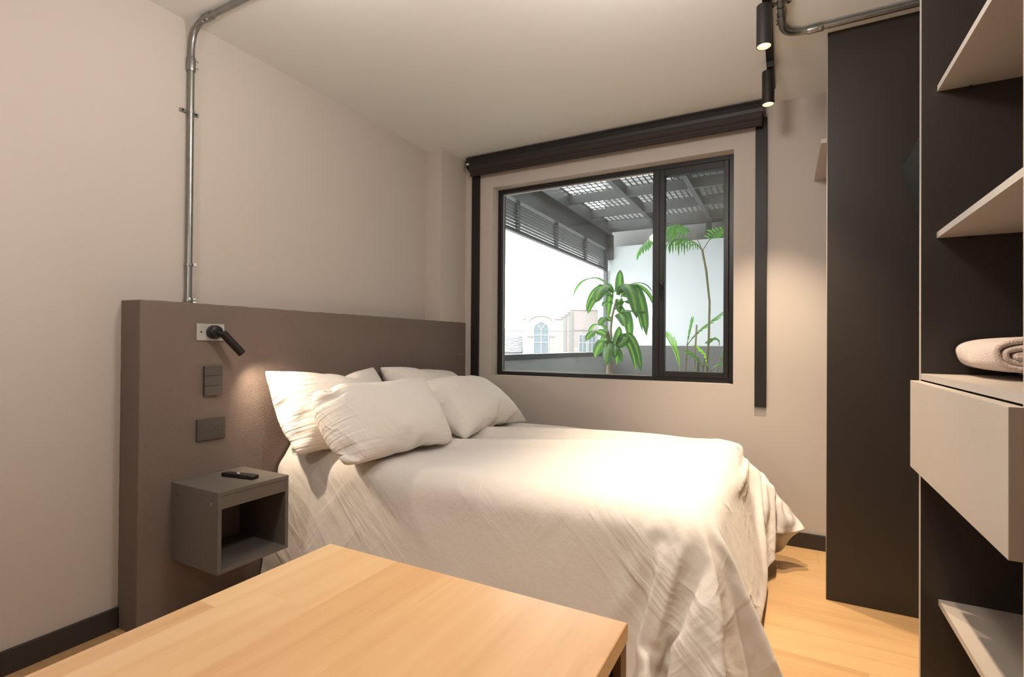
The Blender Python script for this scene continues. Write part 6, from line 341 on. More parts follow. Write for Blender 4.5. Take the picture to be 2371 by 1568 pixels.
PILLOW_A = [[763,-7,8,4,7,4,1,6,-3,-2,-4,-4,-4,-6,-5,-4,23,1,1,1,-1,-1,0,0,-1,-6,-9,-2,28,35,-20,19,3,6,-5,-3,-6,-16,17,6,5,-13,20,-7,2,-1,0,0,1,0,-1,-46,37,-37,-33,35,-1,32,-10,-5,-6,-3,1,-2,6,6,2,4,9,-28,8,1,-1,-1,0,-2,0,1,14,-63,2,-2,4,-4,16,-3,9,4,7,6,-7,28,-16,-1,0,12,11,-45,16,-2,-3,-3,-2,-7,-16,6,-24,-14,17,-5,7,10,5,2,6,4,7,22,-28,8,0,0,0,4,17,-38,11,-4,-4,-6,-6,-2,1,3,-14,17,-24,2,8,8,2,1,1,2,4,15,-10,-3,-1,-2,-2,4,12,-18,-2,-3,-1,-1,-5,-7,5,17,-25,28,-7,-11,2,4,-1,-1,-1,-1,4,2,1,-1,-2,-2,-3,0,2,0,0,-1,-2,-11,5,1,-9,10,5,-13,3,-2,14,-1,0,-1,-1,0,0,1,0,0,-1,-1,0,1,0,0,-1,-1,6,-10,-2,1,3,4,13,-22,14,-7,1,0,-1,0,0,1,0,-1,0,0,0,0,-1,0,0,0,0,2,-6,-1,1,4,0,10,11,-13,-8,-1,0,1,0,0,0,0,1,0,-1,0,0,0,-1,-1,0,0,2,-6,-1,3,8,-6,5,-1,-4,-3,2,0,0,1,1,0,1,0,0,0,-1,-1,-1,0,-1,0,1,-2,-2,0,5,3,-1,-1,0,-4,0,0,0,1,0,1,1,0,1,0,0,0,-2,-1,-2,0,-1,1,2,1,8,-13,9,4,-5,-6,0,0,-1,0,0,1,0,1,2,0,0,0,0,0,-3,-1,-1,0,0,5,10,-2,5,-10,-1,-8,0,2,-1,-2,0,0,-2,0,1,1,3,-3,-1,-3,-8,11,0,0,0,0,1,6,2,2,-1,-2,-8,-4,6,-5,0,-1,-2,-1,-3,-3,-4,-3,0,0,6,14,-7,2,2,0,1,0,6,2,4,1,-4,-12,14,-16,0,-2,-2,-2,-2,-2,-2,-1,-1,4,1,-5,2,2,3,3,3,1,4,5,0,8,1,-4,7,-21,-3,-4,-2,-3,-2,-1,0,0,0,1,0,3,6,-9,0,1,1,3,3,2,10,9,2,0,-6,-15,-7,-2,-1,-2,0,0,-1,0,0,0,0,1,0,1,-1,0,0,1,0,2,2,4,18,6,0,-34,0,15,-16,-6,4,-8,-4,-1,0,1,1,-1,1,10,-6,-4,4,6,15,-11,-4,0,1,4,33,372,-43,-7,-23,15,7,-11,0,-3,-5,-7,-7,-8,-5,16,-9,8,17,5,2,-6,21,14,13,15,-29,-22,-373,26,-3,7,-10,-10,0,1,-1,0,1,14,8,5,-16,1,1,-1,0,2,0,2,57,-44,-43,15,45,-15,-11,-10,-10,1,1,-1,6,4,5,6,-9,0,1,1,0,-1,1,1,51,49,-6,-98,1,-2,14,-32,-3,10,2,1,6,0,3,-1,3,0,0,3,-1,0,-1,0,45,43,19,-51,-88,-33,6,8,25,-2,10,13,5,-6,2,-1,5,4,0,0,0,2,0,3,13,45,34,6,-69,-58,-35,12,2,14,20,5,4,-1,0,-2,11,3,0,1,0,2,2,5,4,10,37,33,-2,-55,-93,-6,8,7,7,20,9,4,2,3,4,4,0,1,1,2,2,3,4,6,12,23,32,7,-63,-88,-11,15,8,10,13,8,4,3,2,4,2,2,2,2,3,3,3,4,7,23,9,22,18,-59,-95,-13,20,10,9,9,8,3,2,3,2,3,2,3,3,3,5,3,5,5,14,23,-4,36,-51,-102,-15,26,10,8,8,5,4,2,2,2,2,4,3,2,5,5,5,5,6,8,16,10,17,-31,-109,-18,34,11,7,6,5,3,3,1,0,6,5,3,1,1,8,6,6,5,6,11,14,21,-32,-108,-20,34,13,6,6,6,6,4,4,19,-6,8,1,14,-12,0,3,2,3,5,8,14,21,-30,-99,-22,31,10,10,8,9,8,6,7,23,-13,-13,32,-23,0,-13,13,2,5,7,7,11,21,-29,-88,-30,31,12,17,14,10,7,4,6,21,-10,1,-16,-8,-18,23,0,0,3,6,13,9,19,-25,-73,-39,35,25,30,-1,8,2,0,2,11,8,-4,-32,-34,27,10,0,3,8,18,-12,15,14,-22,-76,-10,30,36,24,-11,-10,13,4,5,25,11,-45,-31,-23,49,25,-11,-2,-2,-1,10,-33,38,-16,-33,5,49,-12,-5,1,-15,17,4,6,26,-32,-44,-11,35,40,-7,-17,-11,26,-18,-3,-7,-18],
[-3417,20,14,59,59,42,52,55,59,59,59,59,58,58,58,57,37,59,59,60,59,59,59,60,59,19,39,-54,39,25,-20,-12,17,6,4,-1,-1,-5,-2,1,1,-10,-3,17,-1,0,-1,0,0,0,-1,-39,30,-9,68,-83,2,18,10,0,1,0,1,-1,3,-3,0,0,10,1,-4,0,0,0,0,0,0,0,26,-7,-78,19,32,6,-7,1,-1,0,0,0,-2,0,5,0,0,1,5,5,-4,0,0,0,0,-1,-2,6,-57,87,-49,28,-10,-8,-2,0,-1,0,-1,4,1,-1,0,0,0,-1,4,3,-1,0,-1,0,-1,0,1,31,-46,2,29,-1,-16,-3,-1,0,0,0,-1,2,1,0,0,0,0,1,1,1,-1,0,-1,1,-3,-4,13,-40,34,-23,6,16,-1,-1,0,0,0,1,-1,0,1,0,0,1,-1,1,-1,1,0,0,-1,-7,3,2,35,-24,-10,12,-4,1,-9,1,-1,1,0,0,0,0,0,0,0,0,0,1,-1,0,0,0,4,-7,-3,11,8,-14,-11,18,-11,5,-1,1,0,0,0,0,0,0,0,0,0,0,0,0,0,0,0,2,-8,-4,12,15,-13,-11,-7,10,4,1,-1,0,0,0,0,0,0,0,0,0,0,-1,1,0,0,0,0,-10,-2,10,40,-22,-20,2,2,1,-1,1,0,-1,0,1,-1,0,0,0,0,0,0,-1,0,0,0,0,-21,-4,19,-11,39,-22,0,2,0,0,-1,0,1,0,-1,0,0,1,-1,0,-1,1,-1,0,-1,1,0,6,14,-34,-4,-11,28,3,-1,1,0,0,0,0,-1,0,0,0,0,0,0,0,-1,0,-1,1,-1,3,21,-3,14,-47,1,15,-1,0,0,0,1,-1,0,1,-1,0,0,-2,0,0,-3,1,1,0,-1,0,0,9,4,2,-25,4,12,3,-5,1,0,0,1,0,0,1,0,0,-7,-3,-2,4,-1,1,0,0,1,0,6,3,5,-21,6,10,-11,8,0,1,-1,1,0,0,-1,0,0,4,-2,-7,-6,1,-1,2,1,0,1,5,-1,10,-19,4,-5,13,1,0,0,1,-1,-1,-1,0,0,0,2,3,6,-19,-2,0,0,0,1,1,5,11,-2,-17,5,8,1,0,-1,0,-1,-1,0,-1,1,0,0,0,-3,-3,0,-2,-1,-1,0,-1,1,0,13,4,-18,23,-3,-12,-1,1,-3,1,1,1,2,0,0,-2,-1,-16,-6,21,4,2,-1,-5,-2,-2,-1,-2,18,80,-5,-11,9,-2,-3,-25,1,0,0,0,0,-3,-1,-13,21,12,4,0,1,2,6,3,3,-12,-1397,-4,1419,10,14,0,-33,3,28,-1,0,0,-7,-10,3,3,16,0,1,0,0,-1,1,0,-66,-1344,3,1394,2,-2,-7,-25,3,36,0,0,-6,-6,0,7,11,0,0,0,0,-1,1,0,-54,-50,-1280,54,1329,-4,-27,-3,-4,7,26,0,-4,-2,0,6,6,0,0,-1,0,0,0,1,-45,-42,-3,-1271,33,1265,0,1,13,31,7,6,0,-2,0,4,2,0,0,0,1,0,0,1,-3,-46,-15,-11,-1267,-11,1314,10,2,8,12,2,0,0,0,0,2,1,0,0,0,1,0,-1,0,-2,-21,-44,25,-1324,36,1299,6,5,3,11,4,0,0,1,0,1,0,0,0,0,0,1,-1,-1,-3,-9,-24,-12,-1310,-4,1330,14,4,5,5,2,2,-1,1,1,0,0,0,0,0,0,0,0,-2,-9,-2,-13,-27,-1332,-1,1350,20,4,4,4,2,0,1,0,1,0,0,0,0,0,0,0,-2,-1,-4,-11,3,-51,-1313,-15,1351,29,5,3,3,1,0,1,1,0,0,0,0,0,0,0,-2,0,-1,-2,-6,-4,-24,-1324,-17,1321,48,5,2,1,1,1,0,1,-1,0,1,0,0,0,-1,-1,-1,0,-3,-4,-5,-19,-1361,-8,1324,68,6,2,1,1,1,1,0,0,-2,1,1,-3,-1,0,0,-1,0,-1,-4,-5,-17,-1378,-3,1365,38,5,2,2,1,1,1,0,-3,-3,1,0,-5,0,2,1,0,0,-1,-3,-6,-14,-1389,4,1379,25,4,5,1,1,0,0,1,-4,0,-1,-8,-1,3,5,-1,0,0,0,-4,-5,-12,-1394,11,1383,18,7,2,0,1,0,0,0,-1,-2,1,-18,2,11,1,-1,0,0,-3,-1,-4,-9,-1401,3,1402,8,14,-3,-2,2,0,0,0,-8,-2,-9,-4,3,17,1,-6,-1,0,0,-3,1,-7,-1408,12,1406,7,-3,0,0,3,1,0,-1,-12,-7,5,2,10,-5,-4,-2,1,6,-8,-1,-1,3],
[1212,56,-54,-1,6,40,-28,-19,0,0,0,4,9,10,12,16,-39,-5,-3,-3,-1,0,0,1,0,43,-37,17,-72,61,42,-31,-40,28,23,8,9,15,-13,-6,-5,18,-34,20,-2,-4,-3,-6,-6,-6,-5,31,-57,70,-44,29,4,-35,31,5,5,3,0,1,-4,-5,-3,-4,-19,34,-5,-2,2,0,1,1,0,-3,-40,49,-52,33,20,0,3,-1,1,-1,-2,-3,3,-20,15,1,-1,-10,-15,32,-4,0,2,1,0,1,0,-2,-50,2,42,-4,7,3,2,0,1,-1,-1,-9,11,-2,0,0,-1,-1,-9,12,0,0,0,0,-1,-1,0,-12,3,9,-13,2,8,3,0,0,1,1,-1,0,1,0,0,0,0,0,-1,0,0,0,-1,-1,-2,-3,2,-5,1,6,0,0,0,2,0,-1,-1,1,0,1,0,0,0,-1,0,-1,1,0,-1,0,0,-6,2,0,-21,21,3,-8,3,-1,7,0,0,0,-1,1,0,0,0,0,0,-1,0,1,-1,1,0,-2,2,-4,-1,1,0,3,3,-8,7,-2,0,0,0,0,0,0,0,0,0,-1,0,1,-1,1,-1,0,0,1,-4,0,1,-1,3,3,1,-1,-3,0,0,0,0,0,1,0,0,-1,1,0,-1,0,-1,0,0,0,1,-4,-2,4,-12,10,5,0,-2,-2,1,1,0,0,0,0,0,1,0,0,-1,0,0,0,0,-1,1,-2,-7,-2,10,-1,-2,4,1,-2,0,0,-1,1,0,1,0,1,-1,1,-1,1,-1,-1,-1,-1,0,1,1,1,0,-6,4,-4,7,-3,-1,0,0,1,-1,1,0,1,0,1,0,0,0,-1,-1,-1,0,0,-1,3,0,0,-6,6,0,-3,0,2,-1,-2,0,0,-1,0,0,1,2,-2,0,-3,-9,11,1,0,-1,0,0,5,1,0,-1,-1,-5,-4,6,-3,1,-2,-1,-2,-3,-4,-6,-10,-28,21,20,17,-7,2,1,1,1,0,4,1,1,1,-1,-9,11,-12,0,-3,-3,-3,-3,-4,-5,-4,-1,9,-45,16,22,7,5,5,4,2,4,4,0,4,0,-1,3,-14,-4,-5,-5,-4,-6,-7,-11,11,1,0,7,7,-50,21,12,8,6,6,5,3,11,5,1,0,-2,-15,-10,-7,-5,-3,-3,-3,-2,-2,3,2,-1,2,-7,-6,1,4,7,3,3,5,7,7,19,3,0,-50,-25,-26,12,7,-9,11,9,11,13,-9,-4,-2,-8,-18,60,-33,-12,-10,-18,14,11,9,11,16,39,-817,22,47,7,13,18,-34,-4,0,0,3,3,25,29,-17,44,-35,-14,-9,-6,10,-20,-16,-12,28,-30,-16,746,3,-14,43,-75,-19,49,0,0,2,28,-32,-17,-18,37,0,0,0,0,0,0,6,12,59,-47,4,21,5,-30,-62,-23,55,0,0,26,-26,-2,-28,30,0,0,5,-5,0,0,0,25,33,56,-16,-67,-1,-38,-40,-22,25,48,0,23,-14,-8,-26,27,0,1,8,-8,-2,-8,4,32,35,10,31,-57,-83,-15,-10,0,46,20,18,7,-11,0,-23,16,8,0,-1,-1,1,-7,9,12,38,17,-1,13,-32,-74,11,3,8,11,3,1,-1,-1,-8,12,2,0,-1,0,2,1,4,2,7,19,25,-20,47,-57,-64,7,5,4,11,6,1,1,1,2,2,0,0,1,1,1,2,2,4,7,9,13,6,35,-43,-78,13,5,5,7,3,2,1,1,2,2,1,1,1,2,1,2,2,4,10,4,6,15,50,-56,-84,16,5,5,4,4,1,1,2,1,1,1,2,1,2,3,2,2,3,6,10,-4,21,55,-59,-85,19,5,4,4,2,2,1,0,2,1,1,3,1,2,4,2,3,2,4,5,3,8,65,-57,-86,22,5,4,2,3,1,1,0,0,4,2,1,2,1,4,3,2,3,2,4,5,9,57,-44,-87,17,7,2,3,2,3,0,1,0,5,4,0,-1,3,3,3,2,1,2,3,4,9,56,-36,-81,9,4,4,3,2,2,1,0,-1,5,4,-6,2,5,5,2,1,1,2,3,4,7,58,-33,-81,7,4,5,4,1,1,1,-1,-2,2,-6,6,4,10,2,0,1,1,1,4,3,7,58,-27,-84,7,6,-1,6,2,-1,1,0,-2,-1,-6,12,16,-3,1,-1,1,0,-1,6,4,5,60,-29,-77,2,7,-4,6,5,-4,-1,-1,-13,-4,13,16,13,-16,-14,17,5,4,0,1,11,0,63,-28,-88,-9,19,6,2,6,-5,0,-2,-15,10,23,8,-13,-34,16,21,17,-26,14,5,8,6]]
PILLOW_B = [[939,-12,-11,-9,-10,-11,-11,-11,-14,-20,-1,-17,18,3,2,1,1,0,0,0,-1,-2,-1,-2,-1,-2,-10,-40,36,-11,17,23,11,7,4,6,7,-33,49,-8,-8,5,-1,0,0,1,0,1,1,-1,-1,-2,-8,-51,-42,16,47,-1,-9,4,5,6,4,-20,37,-29,19,2,-18,5,-1,0,-2,-1,-2,-1,-1,-1,-12,-38,31,-40,-7,17,20,7,4,7,6,8,22,-23,24,-45,11,12,-8,-3,-3,-2,-2,-2,-2,-3,-11,-17,-4,-16,12,17,-8,2,7,6,4,6,-16,34,27,-36,5,-20,10,-1,-1,-2,-2,-2,-1,-3,-8,-10,-12,14,-10,3,6,-6,5,3,2,3,2,23,-17,-6,7,8,7,-23,7,-1,0,0,-1,-1,-3,-4,-8,6,-7,-1,-2,5,9,-7,-1,0,-1,-1,-1,0,2,2,3,3,8,-8,0,0,0,1,0,1,-8,-6,2,-1,-1,0,2,2,0,0,-1,-1,-1,-1,-1,1,2,0,1,1,2,1,1,1,1,1,0,-5,0,-6,0,0,3,-4,3,1,-1,-1,0,-1,-2,1,-1,0,1,1,1,1,1,1,0,1,1,5,-8,-3,0,0,3,1,-4,2,-1,-1,0,-2,0,0,-1,1,0,0,0,1,0,1,0,0,0,0,-5,-4,5,-1,0,2,2,-6,3,2,0,0,0,-1,0,0,0,0,0,0,0,0,-1,0,0,-1,0,2,7,-14,6,5,-4,2,8,-11,2,-1,-1,0,0,0,1,0,0,-1,-1,-1,-1,0,0,0,0,-1,1,10,7,-18,3,7,-2,-1,-10,5,1,0,-1,0,1,1,0,-1,0,-2,-1,-1,-1,-1,0,0,0,1,9,11,6,-21,5,0,-1,4,-8,-6,4,0,1,1,-1,-1,-1,-2,-1,-1,-1,0,0,-1,0,0,-1,7,11,13,8,-24,1,-3,2,-13,9,-5,1,-1,-3,-5,-5,-1,4,1,1,1,0,-1,1,-1,0,0,4,7,9,9,15,-27,-3,-4,5,-8,-1,-3,-4,-2,-4,2,3,-3,0,1,1,-1,1,-1,1,0,0,1,7,8,9,3,-7,-5,-3,-5,-4,-2,-3,-2,-1,3,1,-3,-1,0,-1,1,0,0,1,-1,1,1,0,2,12,8,6,-7,-5,-13,-4,0,1,10,19,-27,-2,-4,0,0,0,0,-1,4,-3,0,1,-1,1,0,1,2,18,9,-6,-25,1,4,13,-9,19,-36,9,-7,-3,-4,-2,-1,-1,0,-1,6,1,0,3,0,1,1,1,3,32,569,-28,-25,-28,-34,-12,-48,5,3,-4,-12,23,7,4,4,3,2,1,4,5,2,5,4,6,6,60,-21,-554,1,-1,1,0,1,3,-4,-4,30,18,-19,-3,0,0,1,0,1,0,0,1,1,48,22,-29,-77,10,0,1,0,2,0,-2,19,9,11,-17,0,1,0,1,0,0,1,0,0,53,44,-11,-79,-44,8,5,0,0,0,5,4,9,11,-11,0,5,0,0,0,1,0,0,0,47,34,21,-49,-80,-13,13,3,3,-1,0,2,6,5,4,1,0,-1,4,0,0,1,0,0,35,30,21,-13,-27,-62,-27,17,5,2,1,2,4,5,5,0,-1,-1,2,0,4,0,0,4,10,26,31,-9,10,-4,-82,-35,22,6,2,3,2,4,4,5,3,1,2,2,1,0,1,2,14,20,38,1,-8,18,-18,-88,-46,29,10,3,2,4,3,4,4,3,3,2,2,2,1,1,6,29,21,0,13,-33,32,-7,-96,-37,29,11,2,4,3,4,3,4,4,2,3,2,3,1,1,3,19,14,-10,7,18,-1,6,-88,-40,25,10,4,4,5,4,4,3,4,2,3,3,2,3,1,3,11,13,-1,5,13,13,-15,-73,-45,23,10,5,5,6,5,5,3,4,4,2,3,2,3,3,1,5,8,3,3,33,9,-12,-83,-46,19,10,3,9,9,8,5,4,3,4,3,1,2,3,1,2,1,4,5,5,38,14,-30,-73,-48,18,5,15,11,14,6,4,5,4,12,-4,0,1,2,1,-1,0,0,1,3,33,37,-47,-68,-47,15,42,24,-1,-5,7,4,4,3,0,7,-15,15,-6,0,0,0,0,0,0,21,46,-41,-85,-30,40,31,44,-44,-10,14,12,2,0,6,-6,6,-12,20,-22,8,0,0,0,0,8,45,-27,-84,4,51,11,0,6,-4,7,-14,7,-2,-1,-2,-8,7,-2,16,-31,13,0,0,0,0,31,-12,-28,-4,35,0,5,40,-18,-33,-32,15,16,0,-1,-1,1,2,1,6,-28,15,-2,0,0,3],
[-1965,58,58,59,58,57,57,56,56,52,59,50,27,58,59,59,59,59,59,59,60,59,59,60,59,59,51,2,-6,-3,0,0,1,2,2,1,4,-17,-7,27,1,-2,0,-1,0,0,0,-2,0,0,-1,0,-1,-55,60,-13,0,0,1,1,0,0,2,-13,17,16,-12,0,2,-1,1,-1,0,0,1,0,0,0,0,-21,-40,59,18,-20,-7,-1,-1,-1,1,0,15,-6,-12,16,-1,0,1,-1,1,0,0,0,0,0,-2,-9,-39,70,-19,-17,11,-2,-2,-1,-1,-1,-1,-3,5,12,0,-1,-1,0,1,0,-1,0,0,0,-2,-4,-18,43,-23,12,-14,6,-5,-1,-1,0,0,0,3,1,1,0,2,0,0,-1,0,1,-1,0,-1,-1,-5,8,-11,3,18,-13,-8,6,0,1,0,0,0,1,0,-1,2,0,0,0,1,0,-1,1,0,0,-4,-8,4,-2,1,24,-16,-3,0,1,0,0,0,1,0,0,0,0,0,1,0,0,-1,1,0,0,0,-4,1,-8,0,-5,37,-19,-4,-1,0,1,0,1,0,0,0,0,-1,1,0,0,0,1,0,0,0,1,-7,-5,-1,1,-13,-10,37,-6,1,0,0,1,0,-1,0,1,0,0,0,0,0,0,0,0,0,0,-1,-30,10,0,-10,44,-21,31,-21,-2,0,-1,1,-1,1,0,-1,1,0,-1,1,0,0,0,0,0,0,0,18,-50,13,16,-16,11,-15,24,-2,1,0,0,0,0,0,0,0,0,0,-1,0,0,0,0,0,0,0,15,17,-61,10,-20,34,1,17,-11,-1,0,0,0,0,0,0,-1,1,0,0,-1,0,0,0,0,-1,1,8,19,16,-60,32,-19,-1,-5,11,2,-1,-1,0,0,0,0,0,-1,0,-1,1,0,-1,0,0,0,0,5,13,21,14,-35,-21,0,-2,10,-4,2,0,0,0,0,-1,-1,-2,0,1,-1,0,1,0,-1,1,0,1,7,14,17,15,-57,1,4,-3,4,0,1,1,0,-4,-4,-1,2,0,0,1,0,-1,0,1,0,-1,1,6,8,13,5,-35,3,2,3,1,0,0,-1,-1,-12,4,2,0,1,-1,-1,0,1,0,0,0,1,0,0,12,10,8,-33,4,9,1,-1,0,-8,-9,-10,16,1,0,0,-2,1,1,-1,-1,1,-1,0,0,0,1,1,19,8,-29,16,-4,-3,-10,1,-18,8,9,-1,0,0,0,0,0,0,1,1,-1,1,0,-1,0,0,0,1,29,2,3,3,3,11,-2,23,1,1,-2,-9,-29,-1,1,0,1,0,0,0,0,0,2,0,0,1,-1427,-10,1509,0,0,0,-2,1,2,-2,-4,-22,9,29,1,0,0,0,0,0,0,1,0,0,-46,-1383,-13,1421,8,-1,0,0,0,1,-6,-8,0,1,25,0,0,0,1,0,-1,0,1,0,-50,-42,-1336,27,1378,7,3,0,0,0,-3,-3,1,7,7,-1,4,0,0,1,0,-1,1,0,-44,-28,-5,-1296,15,1329,15,1,2,-1,-1,1,1,4,4,0,-1,-1,4,1,0,0,0,1,-32,-20,-2,29,-1317,-34,1338,24,2,1,1,0,3,1,1,0,-1,0,0,2,3,0,-1,0,-2,-9,-13,22,-9,-1319,-52,1335,35,4,0,1,1,2,2,0,2,-1,0,2,0,0,0,0,-3,-5,-21,-1,4,-38,-1303,-21,1311,63,5,2,0,2,1,1,1,0,1,0,2,0,-1,0,1,-14,-6,2,-17,21,-22,-1342,15,1303,44,7,1,2,0,2,0,2,1,0,1,0,0,-1,1,0,-3,-4,9,-8,-25,13,-1358,-4,1335,29,6,2,1,2,1,2,0,1,0,0,1,0,0,0,1,-1,-2,1,-4,-12,-32,-1322,-16,1347,23,6,3,2,2,1,1,1,0,1,0,1,0,-1,1,0,0,-1,0,0,-59,-25,-1313,24,1337,18,6,2,4,3,2,1,1,-1,1,0,0,0,-1,1,0,0,0,0,0,-38,-82,-1244,12,1319,15,3,6,4,4,1,0,0,0,0,0,-1,0,1,0,0,0,0,0,0,-17,-59,-1315,66,1295,13,8,6,3,0,1,0,0,0,0,-1,0,0,-1,1,-1,0,1,0,1,-5,-36,-1374,44,1344,17,9,3,-6,0,3,1,-1,0,0,0,0,1,-2,0,1,-1,1,0,0,0,-24,-1404,24,1390,11,6,0,-1,-4,3,-4,2,0,1,0,0,0,0,-1,0,1,0,1,-1,1,-8,-1422,16,1407,10,-1,-4,-11,0,-4,6,5,5,0,0,0,0,0,0,-1,-1,2,0,1,0,1],
[1217,-3,-2,0,4,11,12,12,16,20,-4,28,-49,-13,-9,-7,-7,-5,-4,-3,-2,0,0,0,-1,1,27,27,25,3,6,-1,-2,-3,-1,-3,-5,26,-54,28,12,-6,1,1,-2,-3,-4,-5,-7,-7,-8,-6,11,-13,28,11,0,2,5,-2,-1,-3,-3,8,-25,23,-9,-3,14,-4,0,0,1,0,1,0,-1,1,2,-10,-52,47,-16,24,8,0,0,-1,-1,-3,-19,20,-22,27,-2,-5,5,0,1,-1,1,0,0,0,-1,-7,-34,-2,29,11,-3,1,3,2,1,0,-3,-1,-16,20,-2,1,1,0,0,-1,1,0,-1,0,-2,-4,-14,8,-1,0,6,-3,3,2,1,1,1,2,0,-2,2,1,0,-3,1,0,1,-1,-1,1,-2,-1,-4,3,-5,0,-4,6,4,-2,0,0,0,-1,-1,0,1,1,1,1,3,-3,0,0,1,0,0,0,-2,-6,2,-1,-1,-3,5,2,0,-1,0,-1,0,-1,-1,0,1,1,1,0,2,0,1,0,1,-1,2,-4,0,-4,0,-1,-3,4,2,0,0,0,-1,-1,0,0,0,0,0,0,2,0,1,0,0,1,1,1,-4,-2,-1,1,-3,-6,8,3,-1,0,-1,0,-1,0,-1,1,0,0,1,-1,1,0,0,1,0,0,-4,-19,15,0,-8,11,3,-13,10,4,0,-1,0,-1,0,1,-1,1,0,-1,0,0,0,0,-1,0,-1,1,2,-23,18,7,-6,5,1,-4,1,0,0,-1,1,-1,0,1,-1,0,0,-1,-1,0,-1,0,-1,1,1,6,-7,-13,11,-11,19,-1,-12,9,1,-1,1,-1,1,1,0,-1,-1,-2,-1,-1,-1,0,0,-1,0,1,7,0,-14,9,5,2,0,3,-6,-7,6,-2,2,1,-1,-2,0,-2,-2,-1,-1,0,-1,-1,0,-1,-1,10,6,-7,-25,29,4,-2,0,-12,10,-5,1,-1,-3,-10,-10,-13,21,2,2,1,0,0,0,0,-1,0,5,8,3,-7,-26,37,-3,-2,3,-7,-2,-2,-8,-7,-13,-14,31,-11,3,2,3,0,0,0,1,0,1,1,13,6,0,-1,5,-2,-3,-6,-5,-4,-8,-8,-5,-19,36,-9,-5,-2,-2,-8,9,3,3,1,2,0,2,4,19,3,0,4,-4,-20,-12,-13,-12,-20,-15,34,39,-12,-11,-5,-1,-1,5,-14,12,2,2,2,2,1,3,6,27,2,3,-51,-18,-15,-17,5,-12,31,-18,6,2,2,3,3,4,4,10,-10,2,3,-2,1,3,2,6,11,42,-785,16,15,17,26,11,52,-8,1,10,25,-45,-11,-2,-1,2,1,2,0,0,6,4,3,3,4,30,-24,605,1,1,0,10,-10,-12,16,14,-59,-26,47,13,4,3,0,0,0,0,0,0,0,32,35,-31,-47,15,-3,-1,0,2,-8,30,-34,7,-41,44,0,0,0,0,0,0,0,0,0,25,38,42,-66,-52,13,5,-2,-1,-2,20,-22,-2,-23,47,-40,20,0,0,0,0,0,0,1,30,37,-19,71,-76,-61,19,3,2,-1,0,-1,0,-20,22,3,5,-35,20,0,0,0,1,1,35,33,-9,-5,62,-23,-115,24,4,2,1,2,4,3,4,-1,-4,-6,-3,-10,16,-1,-2,6,12,16,20,-12,3,105,-63,-122,28,5,1,3,2,3,3,3,2,1,1,1,2,-2,0,2,16,19,13,4,1,15,72,-72,-120,23,9,2,2,3,2,3,3,3,1,3,1,1,0,0,5,25,17,-16,17,-6,11,81,-68,-118,20,9,2,3,2,4,2,3,2,2,2,2,0,2,1,1,11,7,-13,9,40,-16,90,-58,-122,15,8,4,3,3,4,3,2,2,3,2,1,1,2,2,0,4,7,-1,5,20,17,68,-47,-126,14,7,4,4,4,4,4,2,2,2,2,1,2,1,2,0,2,3,2,1,26,30,84,-71,-129,11,6,3,7,7,5,3,3,1,2,2,1,1,1,1,1,0,2,1,3,21,41,87,-73,-135,10,2,10,9,9,4,1,3,1,2,1,0,1,1,1,0,0,1,0,1,12,29,119,-73,-142,9,9,8,15,2,4,0,1,2,0,1,-1,1,1,1,0,1,1,0,0,5,17,148,-57,-164,13,7,10,8,4,1,1,1,1,0,1,0,-1,0,4,0,0,1,0,0,1,13,160,-41,-176,8,10,1,5,-17,13,15,1,2,0,1,1,-1,0,1,5,-2,0,0,0,1,4,166,-33,-175,8,2,-6,-19,17,18,32,-9,-11,1,0,1,1,0,1,-3,8,-4,0,1,-1,0]]
